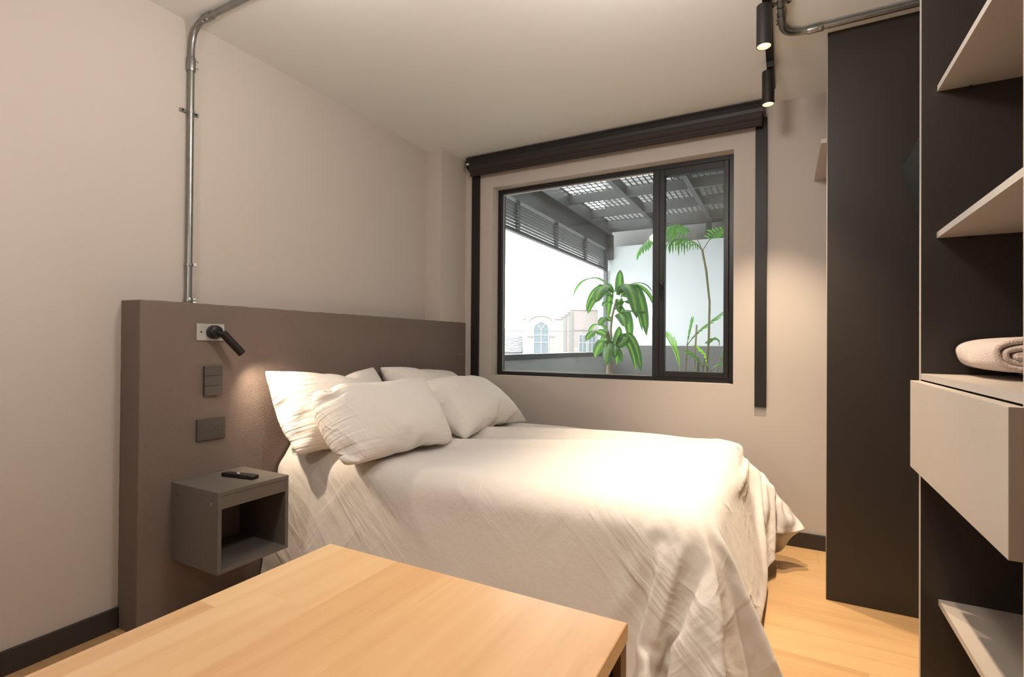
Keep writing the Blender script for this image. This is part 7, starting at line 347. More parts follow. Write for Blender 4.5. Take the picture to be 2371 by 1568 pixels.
PILLOW_C = [[1619,-6,-5,-9,-25,12,4,-4,-3,-6,-8,-14,-17,31,10,1,0,-2,-8,-25,25,18,15,13,11,7,4,-46,33,19,15,27,-15,-11,-11,15,-8,22,16,13,-42,-45,18,27,9,11,21,-44,11,-8,-10,-10,-22,-27,-3,5,6,7,8,9,10,14,-22,29,-23,6,4,-28,50,-5,-30,10,8,12,20,-29,-17,-16,-24,3,-8,0,3,3,3,3,5,5,8,15,-12,10,-16,12,24,-35,11,10,-11,-8,-8,-4,-8,-1,-8,16,-18,2,-2,4,2,2,-1,1,2,2,2,4,6,12,-9,14,16,-39,11,-7,-6,-4,-3,1,-7,14,-12,4,-7,-1,1,3,1,1,-1,0,1,1,0,0,1,1,5,7,14,-22,-4,-2,-2,0,0,7,-6,-6,5,-4,-2,2,2,1,1,0,0,-1,0,0,-1,0,0,-1,-1,-1,2,1,0,0,0,-1,1,0,6,-4,-4,-2,1,3,0,0,0,0,-1,0,0,0,0,-1,0,-1,0,0,1,0,1,0,0,1,0,1,-1,-2,0,-2,1,2,0,0,0,0,0,-1,0,-1,1,-1,-1,1,0,0,1,0,0,0,0,1,0,-2,3,-3,7,-5,-1,1,0,-1,1,-1,0,0,0,-2,0,1,-1,0,1,0,0,0,1,0,1,-1,-1,1,3,-3,-3,3,-1,0,1,0,0,0,-1,0,0,0,-1,0,1,-1,0,0,0,0,1,1,1,-3,1,4,-4,-4,3,0,0,1,0,0,0,0,0,0,-1,0,0,-1,0,0,1,0,0,0,-1,2,-1,2,0,-3,7,-7,0,0,0,0,1,1,0,-1,0,0,0,0,-1,0,0,-1,0,1,0,0,1,0,1,2,-5,1,-1,-1,1,0,1,1,-1,0,1,0,0,-1,-1,0,0,-1,0,0,1,0,-2,4,8,-7,2,3,-10,1,0,0,1,0,0,-1,-1,-1,0,-1,1,0,0,0,1,0,0,-1,2,4,-4,8,7,-9,-4,1,-4,0,1,0,0,-4,-1,-1,-1,0,5,-5,0,1,0,1,0,1,1,0,3,-3,7,5,-4,-3,-1,-4,-1,-2,0,3,14,-10,-6,-1,0,0,2,10,-9,-3,-1,0,1,0,1,0,11,-4,5,-2,-3,-8,1,0,1,1,0,-3,24,-18,-3,-4,-2,5,2,-2,-1,-1,0,0,-1,0,0,1,7,5,-2,-9,4,4,6,7,19,-31,-16,-10,28,40,-30,-17,-8,-12,11,14,23,-17,-7,-2,-4,-2,-2,-1,15,790,-23,-23,-23,-23,-26,-43,17,2,-17,-26,-26,44,15,-2,5,7,-7,-36,52,24,19,19,17,17,-64,-3,-712,-1,1,1,-2,0,14,-3,0,9,21,-13,-18,-3,12,5,-3,5,32,-20,-4,-1,2,-72,-30,63,5,0,1,1,-2,8,6,-3,4,-2,1,-4,-4,10,7,0,3,6,5,-4,0,9,-77,-30,50,13,3,0,1,-1,6,7,-2,1,0,0,0,-2,0,10,4,2,6,-2,3,5,10,-78,-37,53,8,5,1,1,3,2,7,-1,-1,1,0,1,-1,-2,6,9,3,2,4,3,7,12,-85,-40,55,8,4,2,1,3,3,3,2,-1,0,2,0,0,-3,6,9,3,5,6,3,7,12,-88,-44,57,9,3,3,3,2,2,2,1,0,1,1,0,-1,1,3,12,7,5,5,2,4,13,-90,-47,59,10,3,3,3,2,3,2,3,1,1,0,1,2,3,6,7,8,1,0,2,5,14,-91,-48,59,11,3,3,2,2,3,2,2,4,2,3,2,3,3,3,5,3,3,0,2,6,16,-91,-51,60,11,3,2,2,1,3,2,5,5,4,2,3,1,2,2,3,4,1,2,1,8,22,-96,-52,60,12,2,2,2,7,14,21,-8,1,-2,-2,-1,-1,-1,2,3,3,2,1,2,6,24,-96,-57,66,11,2,2,20,31,17,8,-24,-23,10,-1,-2,-1,-3,-1,3,3,2,2,2,6,22,-91,-58,65,11,6,29,33,24,-17,-5,-14,-12,1,4,9,6,-5,-10,-5,-3,2,1,1,6,19,-88,-54,63,15,19,32,32,5,-31,-1,3,-21,7,-10,25,-13,-13,-8,0,2,2,8,2,4,16,-85,-48,65,25,21,24,17,15,-39,-8,-3,-11,-4,20,-25,5,-16,10,-1,-2,0,9,9,6,13,-82,-38,73,29,16,10,13,25,-39,-42,25,-33,11,8,15,-49,15,3,0,2,4,8,7,1,13,-77,-9,82,38,-9,-1,0,13,12,-81,10,3,-3,41,-23,-31,-16,31,6,21,-9,-2,-2,-4,-3],
[-2021,59,57,58,48,58,59,59,59,58,58,55,53,42,59,58,60,59,58,45,48,53,56,55,56,57,34,1,-12,-1,-1,11,0,0,-2,-2,-1,-1,4,6,16,-11,-2,-9,0,1,14,8,-8,0,3,1,-3,14,-19,-7,-4,-1,-2,0,-1,2,2,0,1,0,0,-13,9,1,8,-2,-1,-1,3,14,1,-3,-11,2,-9,10,-3,-3,-1,-1,-2,0,-1,0,2,1,-1,-1,12,-1,-4,0,2,1,1,-1,-1,-1,-6,11,-21,9,10,-4,-2,-2,0,1,-1,0,-1,-1,0,0,1,3,2,5,-3,0,0,-1,0,0,-4,8,-6,8,-12,9,-2,-3,-1,0,0,0,-1,0,0,0,1,0,-1,1,1,3,-1,-1,1,0,-1,4,-2,-7,7,-9,11,-1,-5,-1,0,0,1,0,0,1,-1,0,0,0,0,1,0,1,0,-1,0,1,0,0,6,-6,-7,11,1,-7,1,-1,0,0,0,1,-1,1,0,0,0,0,-1,1,0,0,1,0,-1,1,0,1,-1,-10,15,10,-14,-3,0,0,0,1,-1,1,-1,0,0,1,0,0,-1,0,1,0,0,1,-1,1,0,-3,-19,29,-23,15,0,0,0,-1,0,1,-1,1,0,0,-1,1,0,0,0,0,0,0,0,1,0,0,-3,15,9,-25,6,-3,0,0,0,0,-1,1,0,0,0,0,0,0,0,0,0,-1,1,0,0,1,0,-6,6,-23,21,9,-8,0,0,0,0,0,0,-1,0,1,0,-1,1,0,0,0,0,0,0,0,0,2,-9,7,-10,11,-11,11,0,-1,0,0,0,-1,1,0,0,0,0,-1,0,0,0,1,-1,0,1,-1,0,-21,13,3,17,-12,1,0,1,0,-1,0,0,0,0,-1,1,0,0,0,0,-1,0,0,1,-1,-2,4,22,-37,9,-12,22,-4,1,-1,-1,0,0,1,-1,0,0,-1,0,0,0,0,0,-1,1,-1,2,2,-4,17,17,-36,2,-2,6,0,-1,0,0,1,-1,1,0,0,-3,-2,0,0,-1,1,1,-1,1,-1,3,-8,14,11,-22,3,3,3,1,3,2,1,-8,-1,-2,0,-1,0,1,-2,-4,1,0,0,1,0,0,0,13,-4,9,-19,3,9,3,0,0,0,-1,5,-5,-11,0,0,3,0,-4,-1,-1,0,-1,0,0,1,-1,1,9,7,-16,18,0,-2,0,-2,-10,-2,3,7,12,-16,-10,-2,1,6,4,1,-4,-4,-1,0,-1,0,0,-1,20,17,3,2,3,1,2,2,2,-1,-1,-7,14,9,1,-8,-3,-1,0,-4,-11,-1,-2,1,-1,-3,-1403,-3,1492,0,0,0,-2,-2,-1,1,1,1,9,0,-5,-1,-2,-3,3,-5,0,15,2,1,0,-1403,-15,1404,3,-1,0,0,-3,-5,3,9,1,0,0,-2,-5,7,-13,6,3,-1,5,7,1,-8,-1411,-11,1400,17,0,0,0,-2,-3,3,7,-1,2,-1,1,-3,-2,-9,0,15,3,3,-1,-4,-10,-1413,-4,1407,8,3,1,0,0,-1,2,3,-1,1,1,-1,1,-5,-7,3,16,0,-2,-2,-5,-14,-1408,-1,1408,9,3,1,1,0,0,0,2,0,0,1,0,0,-3,-3,4,9,-2,-3,-3,-5,-15,-1406,3,1407,9,3,1,1,1,1,1,0,0,0,0,0,0,0,1,1,0,-3,-1,-1,-4,-19,-1402,5,1407,9,2,1,1,2,0,2,0,-1,1,0,-1,1,0,-1,-1,-2,-1,1,0,-4,-23,-1401,9,1405,10,2,1,2,1,0,1,1,-1,1,0,-1,1,0,-2,0,-1,0,-2,1,-4,-31,-1394,12,1404,10,2,1,0,1,0,1,2,-1,1,0,-1,0,0,-1,0,0,-2,1,-1,-4,-51,-1376,22,1396,11,1,1,0,2,2,0,-1,0,0,0,-1,1,0,0,0,-1,-2,0,0,-3,-32,-1395,42,1378,9,1,0,3,-2,2,0,-3,1,2,0,-1,1,0,-1,0,-1,-1,0,0,-3,-21,-1406,23,1398,8,1,0,0,1,0,2,0,-1,1,0,0,0,0,-2,0,0,-1,0,0,-3,-15,-1410,13,1407,9,3,0,-3,-1,1,1,-1,2,0,-1,1,-3,0,0,-1,1,0,0,-1,-1,-10,-1414,9,1413,10,2,0,-3,-10,4,2,1,1,0,-3,-5,1,0,3,0,-1,1,1,0,-2,-5,-1417,7,1418,7,1,-1,-3,-18,2,12,1,-2,1,-1,0,-7,4,1,1,0,0,1,0,-1,-4,-1413,6,1418,-2,0,0,0,-6,-7,5,2,1,0,-1,-5,-2,0,10,1,-1,-2,-1,0,0,1],
[1212,3,13,13,23,-5,-1,3,4,6,7,16,23,-28,-2,-6,-4,3,6,29,-25,-18,-16,-16,-13,-15,45,28,29,4,-1,-13,12,8,5,-2,5,-7,-12,-19,33,3,2,-4,-5,-6,-27,35,-8,0,1,-3,-6,-77,56,9,5,5,3,3,1,-1,2,-3,4,0,0,-6,-2,2,5,1,-2,-5,-16,18,1,-2,-15,2,-9,0,4,5,2,3,3,3,3,3,-2,2,-3,3,-2,-1,3,0,-1,-2,-3,-2,-4,-1,-11,15,-20,3,-3,7,3,2,0,2,1,2,2,2,2,4,-2,3,-1,-7,6,-4,-3,-3,-3,1,-7,12,-10,3,-9,-2,4,3,2,1,-1,1,0,1,1,0,1,0,4,5,4,-10,-3,-2,-1,0,-1,6,-5,-7,5,-5,-3,2,4,2,0,0,0,-1,1,0,-1,0,0,-1,-2,0,1,1,0,0,1,-2,1,1,5,-4,-5,-2,0,5,0,1,0,0,0,-2,0,0,0,-1,-1,0,-1,1,1,1,0,-1,1,0,0,1,0,-3,-2,-5,6,3,1,0,-1,0,0,-1,0,-1,-1,0,-1,1,0,1,0,1,0,0,1,0,0,-3,-2,1,6,-3,0,0,0,0,0,0,0,-1,-1,0,-1,0,0,1,0,0,0,0,1,0,2,-1,-2,-1,-2,5,-5,4,0,0,0,0,0,0,-1,0,0,-1,0,0,0,0,0,0,1,0,1,0,0,-3,2,-1,1,-8,7,-1,1,1,0,1,-1,1,-1,-1,1,-1,-1,0,0,0,0,0,0,0,1,2,-4,4,0,-4,8,-9,1,0,1,1,0,1,-1,1,0,-1,0,-1,-1,-1,0,0,0,1,0,0,0,-5,7,2,-9,6,-2,0,0,0,1,1,0,1,-1,0,0,-1,0,-1,-1,0,-1,0,1,1,-5,8,1,-4,6,1,-13,5,-2,2,1,1,0,-2,-3,0,-1,-2,2,-1,0,1,-1,1,0,-1,5,4,-6,9,-4,5,-4,1,-8,0,0,2,0,-9,-2,-3,-8,-9,-17,17,6,8,2,3,2,1,2,-3,10,-11,16,2,0,-4,-3,-8,-3,-6,-11,-13,-25,12,15,2,1,-1,-7,-18,16,11,6,5,5,2,4,-2,23,-5,4,0,-4,-20,-8,-8,-6,-6,-2,11,-37,16,6,11,12,-19,-7,4,3,2,4,0,5,3,6,6,21,7,-1,-46,-14,-13,-9,-9,-12,12,14,19,-31,-18,10,12,9,25,-24,-14,-12,9,7,4,6,6,8,13,49,-582,6,2,4,7,18,42,-27,-16,10,24,4,-25,7,30,-20,-13,1,33,-38,-14,-10,-6,12,-18,12,-20,545,-1,1,4,14,4,-64,10,14,-8,-22,24,38,7,-61,-6,16,27,-50,27,11,13,4,28,-23,-23,16,0,0,10,14,-46,-7,24,5,0,3,12,15,-34,-56,49,9,-2,-23,27,3,27,31,-33,-64,29,7,0,3,17,-30,-18,37,-20,14,-3,3,15,4,-67,7,38,-14,13,7,20,32,30,-60,-59,15,9,6,1,0,-3,-11,14,0,-5,5,-4,12,20,-49,-18,39,1,11,14,26,30,9,-66,-55,14,7,4,1,4,0,0,0,-6,6,2,-6,5,19,-28,-23,36,15,16,17,14,22,3,-70,-52,16,6,5,3,4,3,-2,-1,-1,0,0,0,-3,2,2,-7,35,15,11,3,9,24,0,-74,-49,16,7,4,4,4,5,4,5,1,0,1,2,2,4,9,9,10,2,0,2,9,26,-1,-77,-46,16,7,3,3,4,4,4,5,5,4,3,4,4,3,5,5,3,4,1,2,8,31,-1,-80,-45,17,4,4,1,3,4,4,9,7,6,4,3,2,3,2,4,3,3,2,2,9,34,-2,-81,-45,17,4,2,3,8,15,13,5,6,-1,0,-1,-1,1,1,2,4,3,2,2,8,28,7,-82,-42,15,3,3,17,16,14,7,-4,-3,4,-1,0,-1,-1,-1,2,5,3,2,2,7,24,14,-74,-50,14,7,17,18,15,-4,3,-2,-3,4,1,1,1,0,0,1,1,3,2,2,6,18,20,-67,-54,16,15,17,16,3,-4,3,2,-5,1,4,-1,-2,0,2,1,0,0,7,2,4,14,25,-58,-54,20,14,13,6,9,-7,1,-2,-1,-2,8,-5,-1,1,4,0,-1,0,5,5,5,11,29,-48,-51,21,9,6,5,14,-7,-18,14,-13,7,2,7,-12,7,1,1,0,2,4,4,1,11,33,-29,-51,15,4,2,3,3,7,-21,6,7,-6,15,-6,-4,-3,9,0,-1,4,3,1,-1,2]]
PILLOW_D = [[1385,26,18,8,7,8,7,7,7,6,6,2,9,7,7,6,5,3,17,10,6,10,-8,-11,-10,51,7,-2,28,24,14,1,-2,-2,-3,-3,-4,12,9,-2,-5,-10,-26,29,14,-4,2,-1,-4,0,-1,-3,-70,-46,32,-9,-7,12,44,3,4,4,4,6,-15,-10,-15,24,14,16,-40,16,-3,-8,-3,-7,3,5,-22,-39,18,33,-41,14,17,-16,11,3,3,1,0,4,1,-1,2,9,16,15,-24,-15,-15,7,-3,-6,14,-17,4,-33,11,4,5,2,-12,12,3,2,3,4,3,8,2,-5,-7,-3,-2,-4,6,10,-18,7,9,-23,2,2,7,-25,43,-11,-13,2,-7,2,2,1,1,3,3,21,-15,-7,-4,-3,-2,0,2,7,-6,-3,-1,-1,0,58,-65,5,-2,-3,3,-1,3,1,2,0,0,-1,-4,1,1,0,0,0,1,0,1,0,0,-2,2,-1,-25,19,1,0,-1,2,1,1,1,0,0,-1,-2,0,-1,0,0,1,1,0,1,1,1,-1,1,0,35,-23,-17,0,0,0,0,2,0,1,-1,0,-1,0,-1,-1,0,1,-1,0,2,0,1,1,-1,1,1,7,-4,-9,0,0,1,1,1,1,-1,1,-1,-1,0,-1,0,-1,0,0,0,0,1,1,2,-1,1,5,3,-9,-2,-1,0,1,2,-3,4,-1,-2,0,0,-1,-1,0,0,-1,0,0,0,-1,1,-2,-9,12,30,-26,0,-2,-2,1,0,2,4,-5,0,-1,-1,0,-1,0,0,-1,0,0,-1,-1,0,-1,3,1,-14,14,5,-1,-1,-1,-2,1,2,3,-3,-4,-1,-1,-2,1,1,0,0,0,0,0,-1,0,-1,-2,14,7,-13,2,1,-1,-8,0,0,0,8,-8,-2,0,-2,-3,3,1,1,1,0,0,1,0,0,-1,0,0,4,0,3,3,1,13,11,10,-28,-24,2,0,-5,3,3,-4,-3,3,1,2,2,1,1,0,1,0,0,2,1,3,3,5,1,-1,-20,-1,-3,2,-4,4,-3,0,-1,4,-4,1,1,0,2,2,2,0,1,1,2,2,3,6,4,-2,0,-15,-2,1,-10,3,-2,0,-1,2,-2,1,-1,0,3,-3,0,1,3,1,1,3,5,4,5,15,2,-37,44,-31,-15,-2,0,2,-3,2,-2,1,0,4,-4,-1,3,5,10,-13,-3,2,-2,2,13,9,65,-79,27,-44,53,-56,1,-4,-5,2,-2,1,0,0,-2,6,3,6,13,-24,6,-1,-2,4,3,3,25,476,16,-35,-10,-23,62,3,0,1,-2,-3,0,-3,-1,-3,-6,-5,4,-14,16,14,7,12,33,-15,-125,-54,-367,8,0,2,-1,0,-1,0,-1,2,3,-1,0,-2,6,6,3,-10,4,13,12,6,-22,-171,13,86,8,46,1,0,-1,0,0,0,2,2,-1,0,-1,6,7,-4,-3,6,14,10,4,32,-221,2,125,-27,-3,51,-1,0,0,0,1,1,2,-1,2,4,3,7,-1,-2,1,15,7,30,22,-245,-72,202,-9,-10,0,45,-2,1,0,1,1,1,1,1,5,3,1,3,1,3,5,33,28,11,-272,-67,207,3,-12,-3,16,32,-1,1,0,1,1,1,2,4,4,1,0,3,1,19,33,28,3,-283,-64,203,6,-3,3,19,17,9,1,1,0,1,2,2,4,2,1,1,2,6,25,28,11,-2,-274,-76,211,16,16,9,9,1,3,7,1,1,2,3,3,2,2,1,2,1,1,30,26,4,0,-273,-78,211,16,11,9,-4,5,11,14,3,2,3,2,3,2,2,1,1,2,6,23,27,-1,1,-267,-82,210,19,10,7,7,8,8,6,1,4,3,3,2,3,1,2,1,4,10,16,19,6,5,-272,-81,203,28,10,13,23,11,4,8,-9,-2,1,-1,2,2,1,1,2,3,15,8,13,10,7,-272,-84,210,28,16,28,25,-4,2,-13,2,-7,7,-2,3,3,1,1,3,3,7,11,5,14,11,-272,-85,227,36,34,-4,13,12,-31,10,-14,10,-4,-5,8,9,3,2,2,3,4,8,9,9,15,-271,-13,224,16,10,15,-44,28,-26,-25,17,-5,-3,5,9,11,2,2,2,2,4,5,8,10,12,-225,5,201,-18,11,-5,-34,-24,19,-14,21,2,14,-4,6,3,2,0,2,2,2,3,5,9,13,-159,6,153,-74,57,-33,-23,7,-2,16,16,5,6,14,-24,4,5,0,1,3,0,0,0,3,13,-151,9,147,-93,7,7,-35,11,28,31,44,-5,-1,0,-2,-8,33,-3,-8,-5,-5,-5,-3,-3,-1],
[-3559,31,50,58,59,59,59,59,59,59,58,57,58,59,58,59,58,52,45,59,54,37,58,59,57,30,52,44,-20,-21,-9,0,-1,0,0,0,0,-2,1,1,0,0,-8,-13,3,12,-2,4,22,0,-1,0,7,-11,21,23,-12,-5,-38,0,0,-1,0,0,3,1,-1,-6,1,7,13,-9,1,2,1,-1,1,0,-8,-31,19,29,6,-22,-20,21,-2,-1,1,-1,0,0,0,0,-1,-3,0,1,12,1,-2,0,0,-1,1,-20,20,-38,-5,22,28,-14,12,-9,-1,-1,0,-1,-1,0,1,2,2,0,0,1,0,2,-1,1,1,-4,-47,-4,32,10,-29,9,25,-2,6,0,-1,0,-1,0,-1,-2,5,1,1,0,0,0,0,1,-1,0,0,15,-46,19,14,-8,2,6,-3,1,-2,0,0,0,0,0,1,0,0,0,0,0,0,0,1,0,0,-1,-8,31,-19,-1,-3,1,1,0,-2,0,0,-1,1,0,0,1,0,0,0,0,0,0,0,-1,1,0,0,-7,38,-6,-23,-1,0,1,-2,0,-1,0,0,0,0,1,-1,0,0,0,0,0,1,0,0,0,-1,1,18,4,-4,-17,1,0,-2,0,-1,0,0,0,0,1,-1,1,0,0,0,0,0,-1,1,0,0,0,0,20,1,-14,-7,3,-1,-1,-2,2,-2,0,1,0,-1,1,0,0,0,0,0,0,0,-1,1,0,-7,5,28,-15,-4,-5,1,0,-1,-2,-3,2,0,1,0,0,0,0,0,0,0,0,0,0,0,0,0,1,-8,11,5,-1,-7,2,4,-2,-5,-3,2,2,-1,0,1,0,-1,0,0,0,0,0,0,0,0,0,6,3,-4,3,0,-7,21,1,-1,-2,-21,3,-1,1,0,0,-2,1,-1,0,0,0,0,0,0,0,-1,1,3,-1,3,4,-3,-25,-14,-8,14,30,0,0,-1,0,-1,2,-1,-1,-1,0,0,0,0,0,-1,1,0,0,2,2,4,6,-1,-4,6,-2,-4,-7,-1,0,1,1,-2,-1,1,0,0,-1,0,0,0,0,0,0,1,1,3,3,17,4,12,-25,0,1,-17,2,1,-1,-2,0,2,0,1,0,-1,-2,-1,0,0,0,0,1,1,3,4,39,-39,6,17,-10,-15,-3,-1,-2,1,1,2,-1,1,-2,-1,2,1,0,-3,-5,0,0,-1,1,6,7,-50,63,-15,6,6,-44,26,1,2,0,0,0,0,0,1,1,-2,0,-6,-2,4,-1,0,-1,0,-2,12,-115,-32,35,27,15,65,0,0,0,0,0,-1,1,-1,1,-2,0,-12,5,-1,-24,-11,-5,-11,-14,-1297,-41,1488,40,0,0,0,0,1,-1,0,0,0,1,0,-6,-6,1,0,6,-17,2,20,-33,0,-1282,13,1265,2,34,1,0,0,0,-1,0,1,-1,0,0,-3,-7,1,6,1,-10,4,9,-14,-79,-1220,3,1294,-22,-1,39,0,-1,0,0,0,1,-1,0,-4,-5,-1,1,5,6,-1,-5,0,-79,-51,-1228,83,1265,-4,-14,-2,35,0,0,0,0,-1,0,0,-2,-3,4,4,0,-2,0,-1,-55,-70,-2,-1192,56,1245,0,-15,-4,13,25,-1,0,0,0,0,1,-1,-1,1,2,0,-1,1,-30,-67,-40,25,-1180,-1,1269,1,-3,-1,14,10,1,0,0,1,0,-1,0,-1,0,0,1,0,-2,-57,-30,4,41,-1243,16,1248,11,6,2,3,0,1,0,0,0,0,-1,0,0,-1,1,-1,0,0,-26,-26,29,-5,-1282,10,1278,11,5,4,-2,2,1,2,0,0,0,0,0,-1,0,0,0,-1,-1,-14,-19,4,3,-1310,7,1307,15,4,3,2,0,1,1,0,0,-1,0,-1,0,-1,0,-1,0,-4,-8,-13,-6,-8,-1330,3,1334,26,4,3,1,1,0,-1,0,-1,0,0,0,0,0,-1,0,-1,-6,-3,-8,-9,-12,-1339,4,1347,23,5,1,-1,0,0,-1,0,1,0,0,0,-1,1,-1,-1,0,-2,-5,-3,-11,-14,-1346,-1,1360,24,4,-1,0,-6,0,0,1,2,0,0,0,-1,0,0,-2,0,-1,-3,-5,-5,-21,-1347,-2,1365,24,0,-3,-5,-1,-3,8,2,0,0,-1,0,0,-1,0,-1,0,0,-3,-3,-6,-12,-1328,-29,1353,25,0,-3,-5,1,7,2,4,0,-2,0,0,0,-1,0,0,-1,0,-1,-2,-4,-10,-1348,-20,1328,54,4,2,-4,4,-3,2,0,0,0,-4,2,0,-1,0,0,-2,0,0,0,-1,-9,-1313,-53,1350,9,-2,4,4,1,3,3,6,0,0,0,-1,3,-8,-2,1,-1,1,1,1,1,0],
[1294,-44,-25,-9,-2,-1,1,1,1,2,6,15,-10,-3,-1,9,9,28,-34,2,22,-45,-4,0,0,-2,26,30,18,-7,-16,7,5,4,3,5,5,-13,-16,11,9,11,15,-26,-41,23,-12,-30,36,-3,-7,0,45,-54,-44,50,-18,48,16,0,-1,-1,-3,-4,9,4,1,-4,-8,-18,27,-5,2,2,1,1,-1,-1,0,-56,47,2,-66,71,-1,0,4,1,0,0,0,0,0,0,0,-1,-6,-12,16,2,0,1,0,-2,0,-3,2,-56,-24,72,0,4,-8,9,1,2,1,0,1,0,0,0,-1,-1,1,-2,2,1,-4,2,2,-8,-25,-11,38,-17,7,9,2,1,-4,1,1,1,1,1,1,2,-1,-2,-1,-2,0,0,1,2,-2,-2,-1,-5,1,1,-2,4,-1,-3,2,0,2,1,0,0,0,0,-2,0,1,0,-1,0,1,0,1,0,0,-1,1,-11,-51,56,2,0,-2,2,1,1,0,1,0,-1,-1,-1,0,0,0,1,1,-1,1,0,0,1,-1,1,-6,0,1,1,0,0,1,1,0,1,-1,1,-1,-1,0,-1,0,0,0,0,1,0,2,0,-1,1,-5,2,0,0,-1,0,1,1,0,2,-1,0,-1,0,0,-1,-1,0,0,0,0,1,0,1,2,-2,1,-3,1,-1,0,-1,1,1,1,-2,3,-1,0,-1,0,-1,0,0,-1,0,0,-1,0,0,-1,-1,-12,15,4,-3,1,-1,0,-1,1,1,4,-4,0,-1,-1,0,-1,0,0,0,-1,0,0,-2,1,-1,2,1,-22,22,2,0,1,-2,-2,1,4,1,-2,-3,-2,0,-2,1,0,0,0,1,-1,0,0,-2,0,-3,13,3,-8,1,0,1,-19,-1,0,3,19,-9,-2,0,-4,-7,7,3,1,0,0,1,1,0,0,-1,0,0,5,-1,2,2,1,7,-2,-6,2,-23,5,-3,-13,11,8,-11,-13,13,5,3,3,2,1,1,0,0,0,2,2,2,2,2,1,1,-61,3,12,19,-14,17,-8,-5,-11,23,-15,6,4,2,3,4,4,1,2,1,3,1,4,2,-7,-5,-30,-19,-1,-3,23,16,-6,-4,-13,23,-10,5,-9,-5,-13,14,8,4,9,1,4,4,8,2,4,-54,-39,47,47,-73,23,3,-2,-12,12,17,-10,-5,-7,-12,10,13,-15,-12,-15,20,8,-2,17,14,22,5,-13,-8,-78,60,61,-50,-46,4,12,-10,-2,0,0,2,9,-13,-8,-8,-13,35,-11,8,15,-2,4,11,41,-590,-31,36,-48,-21,4,-4,-2,0,1,11,-8,3,6,6,18,23,-26,28,2,-55,22,13,-6,-45,36,-34,565,54,0,0,0,0,0,0,0,0,-9,9,5,23,-26,-24,-5,59,-50,-25,54,23,-48,13,52,-81,-5,35,0,0,0,0,0,0,0,0,0,9,17,-32,-7,29,14,-43,-25,65,38,-2,-71,47,-20,-53,2,32,0,0,0,0,0,0,0,0,22,-21,4,-28,23,-20,-6,10,60,23,14,-54,-19,26,-42,-29,2,36,-1,0,0,0,0,0,2,16,-18,-22,23,-7,29,10,1,42,15,-6,-29,-60,8,6,-46,-4,21,34,-4,-1,-2,-1,0,-1,1,1,-11,21,2,3,-2,25,29,38,-10,-44,-54,-15,2,-7,-9,25,17,10,0,1,1,1,0,2,3,2,0,0,1,7,39,29,-14,-6,-35,-63,-9,13,16,7,2,-2,6,6,1,2,1,2,2,3,0,1,1,1,-1,20,19,-13,7,-5,-63,-26,14,9,7,-6,4,9,12,3,2,2,2,2,1,1,1,1,1,4,11,17,-1,-1,26,-77,-45,17,8,6,5,7,6,4,1,3,2,2,2,1,2,1,1,2,6,8,10,7,6,32,-62,-78,21,9,8,12,7,4,2,-1,2,2,0,1,1,1,1,1,2,8,3,6,8,10,32,-62,-75,22,11,14,10,2,0,-2,3,0,3,-1,3,2,0,1,1,2,3,5,2,11,11,35,-65,-65,25,11,7,3,6,-7,5,0,4,0,-1,3,3,1,1,1,2,2,4,4,6,15,34,-68,-62,38,3,-5,10,8,-3,-5,7,-1,0,1,3,5,1,2,0,2,2,2,4,5,10,34,-60,-51,24,2,0,9,9,-7,-3,9,1,1,2,2,3,1,0,1,1,1,1,2,5,8,37,-52,-44,18,-5,16,3,-3,-4,5,6,0,1,-4,4,2,2,0,1,1,1,1,2,1,8,-26,17,-52,35,-34,17,10,8,0,0,-3,5,1,0,-1,-1,-19,13,8,5,3,3,2,1,1]]

# ------------------------------------------------------------------ the room shell
H = 2.5
RX, BY = 3.32, -6.0          # right wall, near wall
struct_(box('floor', 'floor', -0.2, RX + .2, BY - .2, 0.2, -0.12, 0.0), 'pale oak plank floor', 'floor')
struct_(box('ceiling', 'ceil', -0.2, RX + .2, BY - .2, 0.2, H, H + .15), 'plain beige painted ceiling', 'ceiling')
struct_(box('wall_left', 'wall', -0.2, 0, BY - .2, 0.2, 0, H), 'beige wall behind the bed', 'wall')
struct_(box('wall_right', 'wall', RX, RX + .2, BY - .2, 0.2, 0, H), 'beige wall behind the open wardrobe', 'wall')
def holed_wall(name, x0, x1, y0, y1, hx0, hx1, hz0, hz1, label):
    bm = bmesh.new()
    X = [x0, hx0, hx1, x1]; Z = [0, hz0, hz1, H]
    for yy in (y0, y1):
        g = [[bm.verts.new((x, yy, z)) for x in X] for z in Z]
        for j in range(3):
            for i in range(3):
                if i == 1 and j == 1: continue
                bm.faces.new((g[j][i], g[j][i + 1], g[j + 1][i + 1], g[j + 1][i]))
    bm.verts.ensure_lookup_table(); A = bm.verts[:16]; B = bm.verts[16:]
    A = list(A); B = list(B)
    for q in ((5, 6), (6, 10), (10, 9), (9, 5)): bm.faces.new((A[q[0]], A[q[1]], B[q[1]], B[q[0]]))
    for q in ((0, 3), (3, 15), (15, 12), (12, 0)):
        pass
    ring = [0, 1, 2, 3, 7, 11, 15, 14, 13, 12, 8, 4]
    for k in range(12): bm.faces.new((A[ring[k]], A[ring[(k + 1) % 12]], B[ring[(k + 1) % 12]], B[ring[k]]))
    return struct_(obj(name, bm, 'wall'), label, 'wall')
WL, WR, WB, WT, WD = 0.369, 2.014, 0.884, 2.272, 0.082
holed_wall('wall_far', -0.0, RX, 0, 0.2, WL, WR, WB, WT, 'beige wall holding the black framed window')
struct_(box('wall_near', 'wall', -0.2, RX + .2, BY - .2, BY, 0, H), 'beige wall behind the camera', 'wall')
struct_(box('wall_pillar', 'wall', 0, 0.133, -0.32, 0, 1.2724, H), 'narrow beige pillar in the corner by the window', 'wall')
struct_(box('baseboard_left', 'base', 0, 0.013, BY, -2.226, 0, 0.082, bev=.002), 'dark baseboard left of the headboard', 'baseboard')
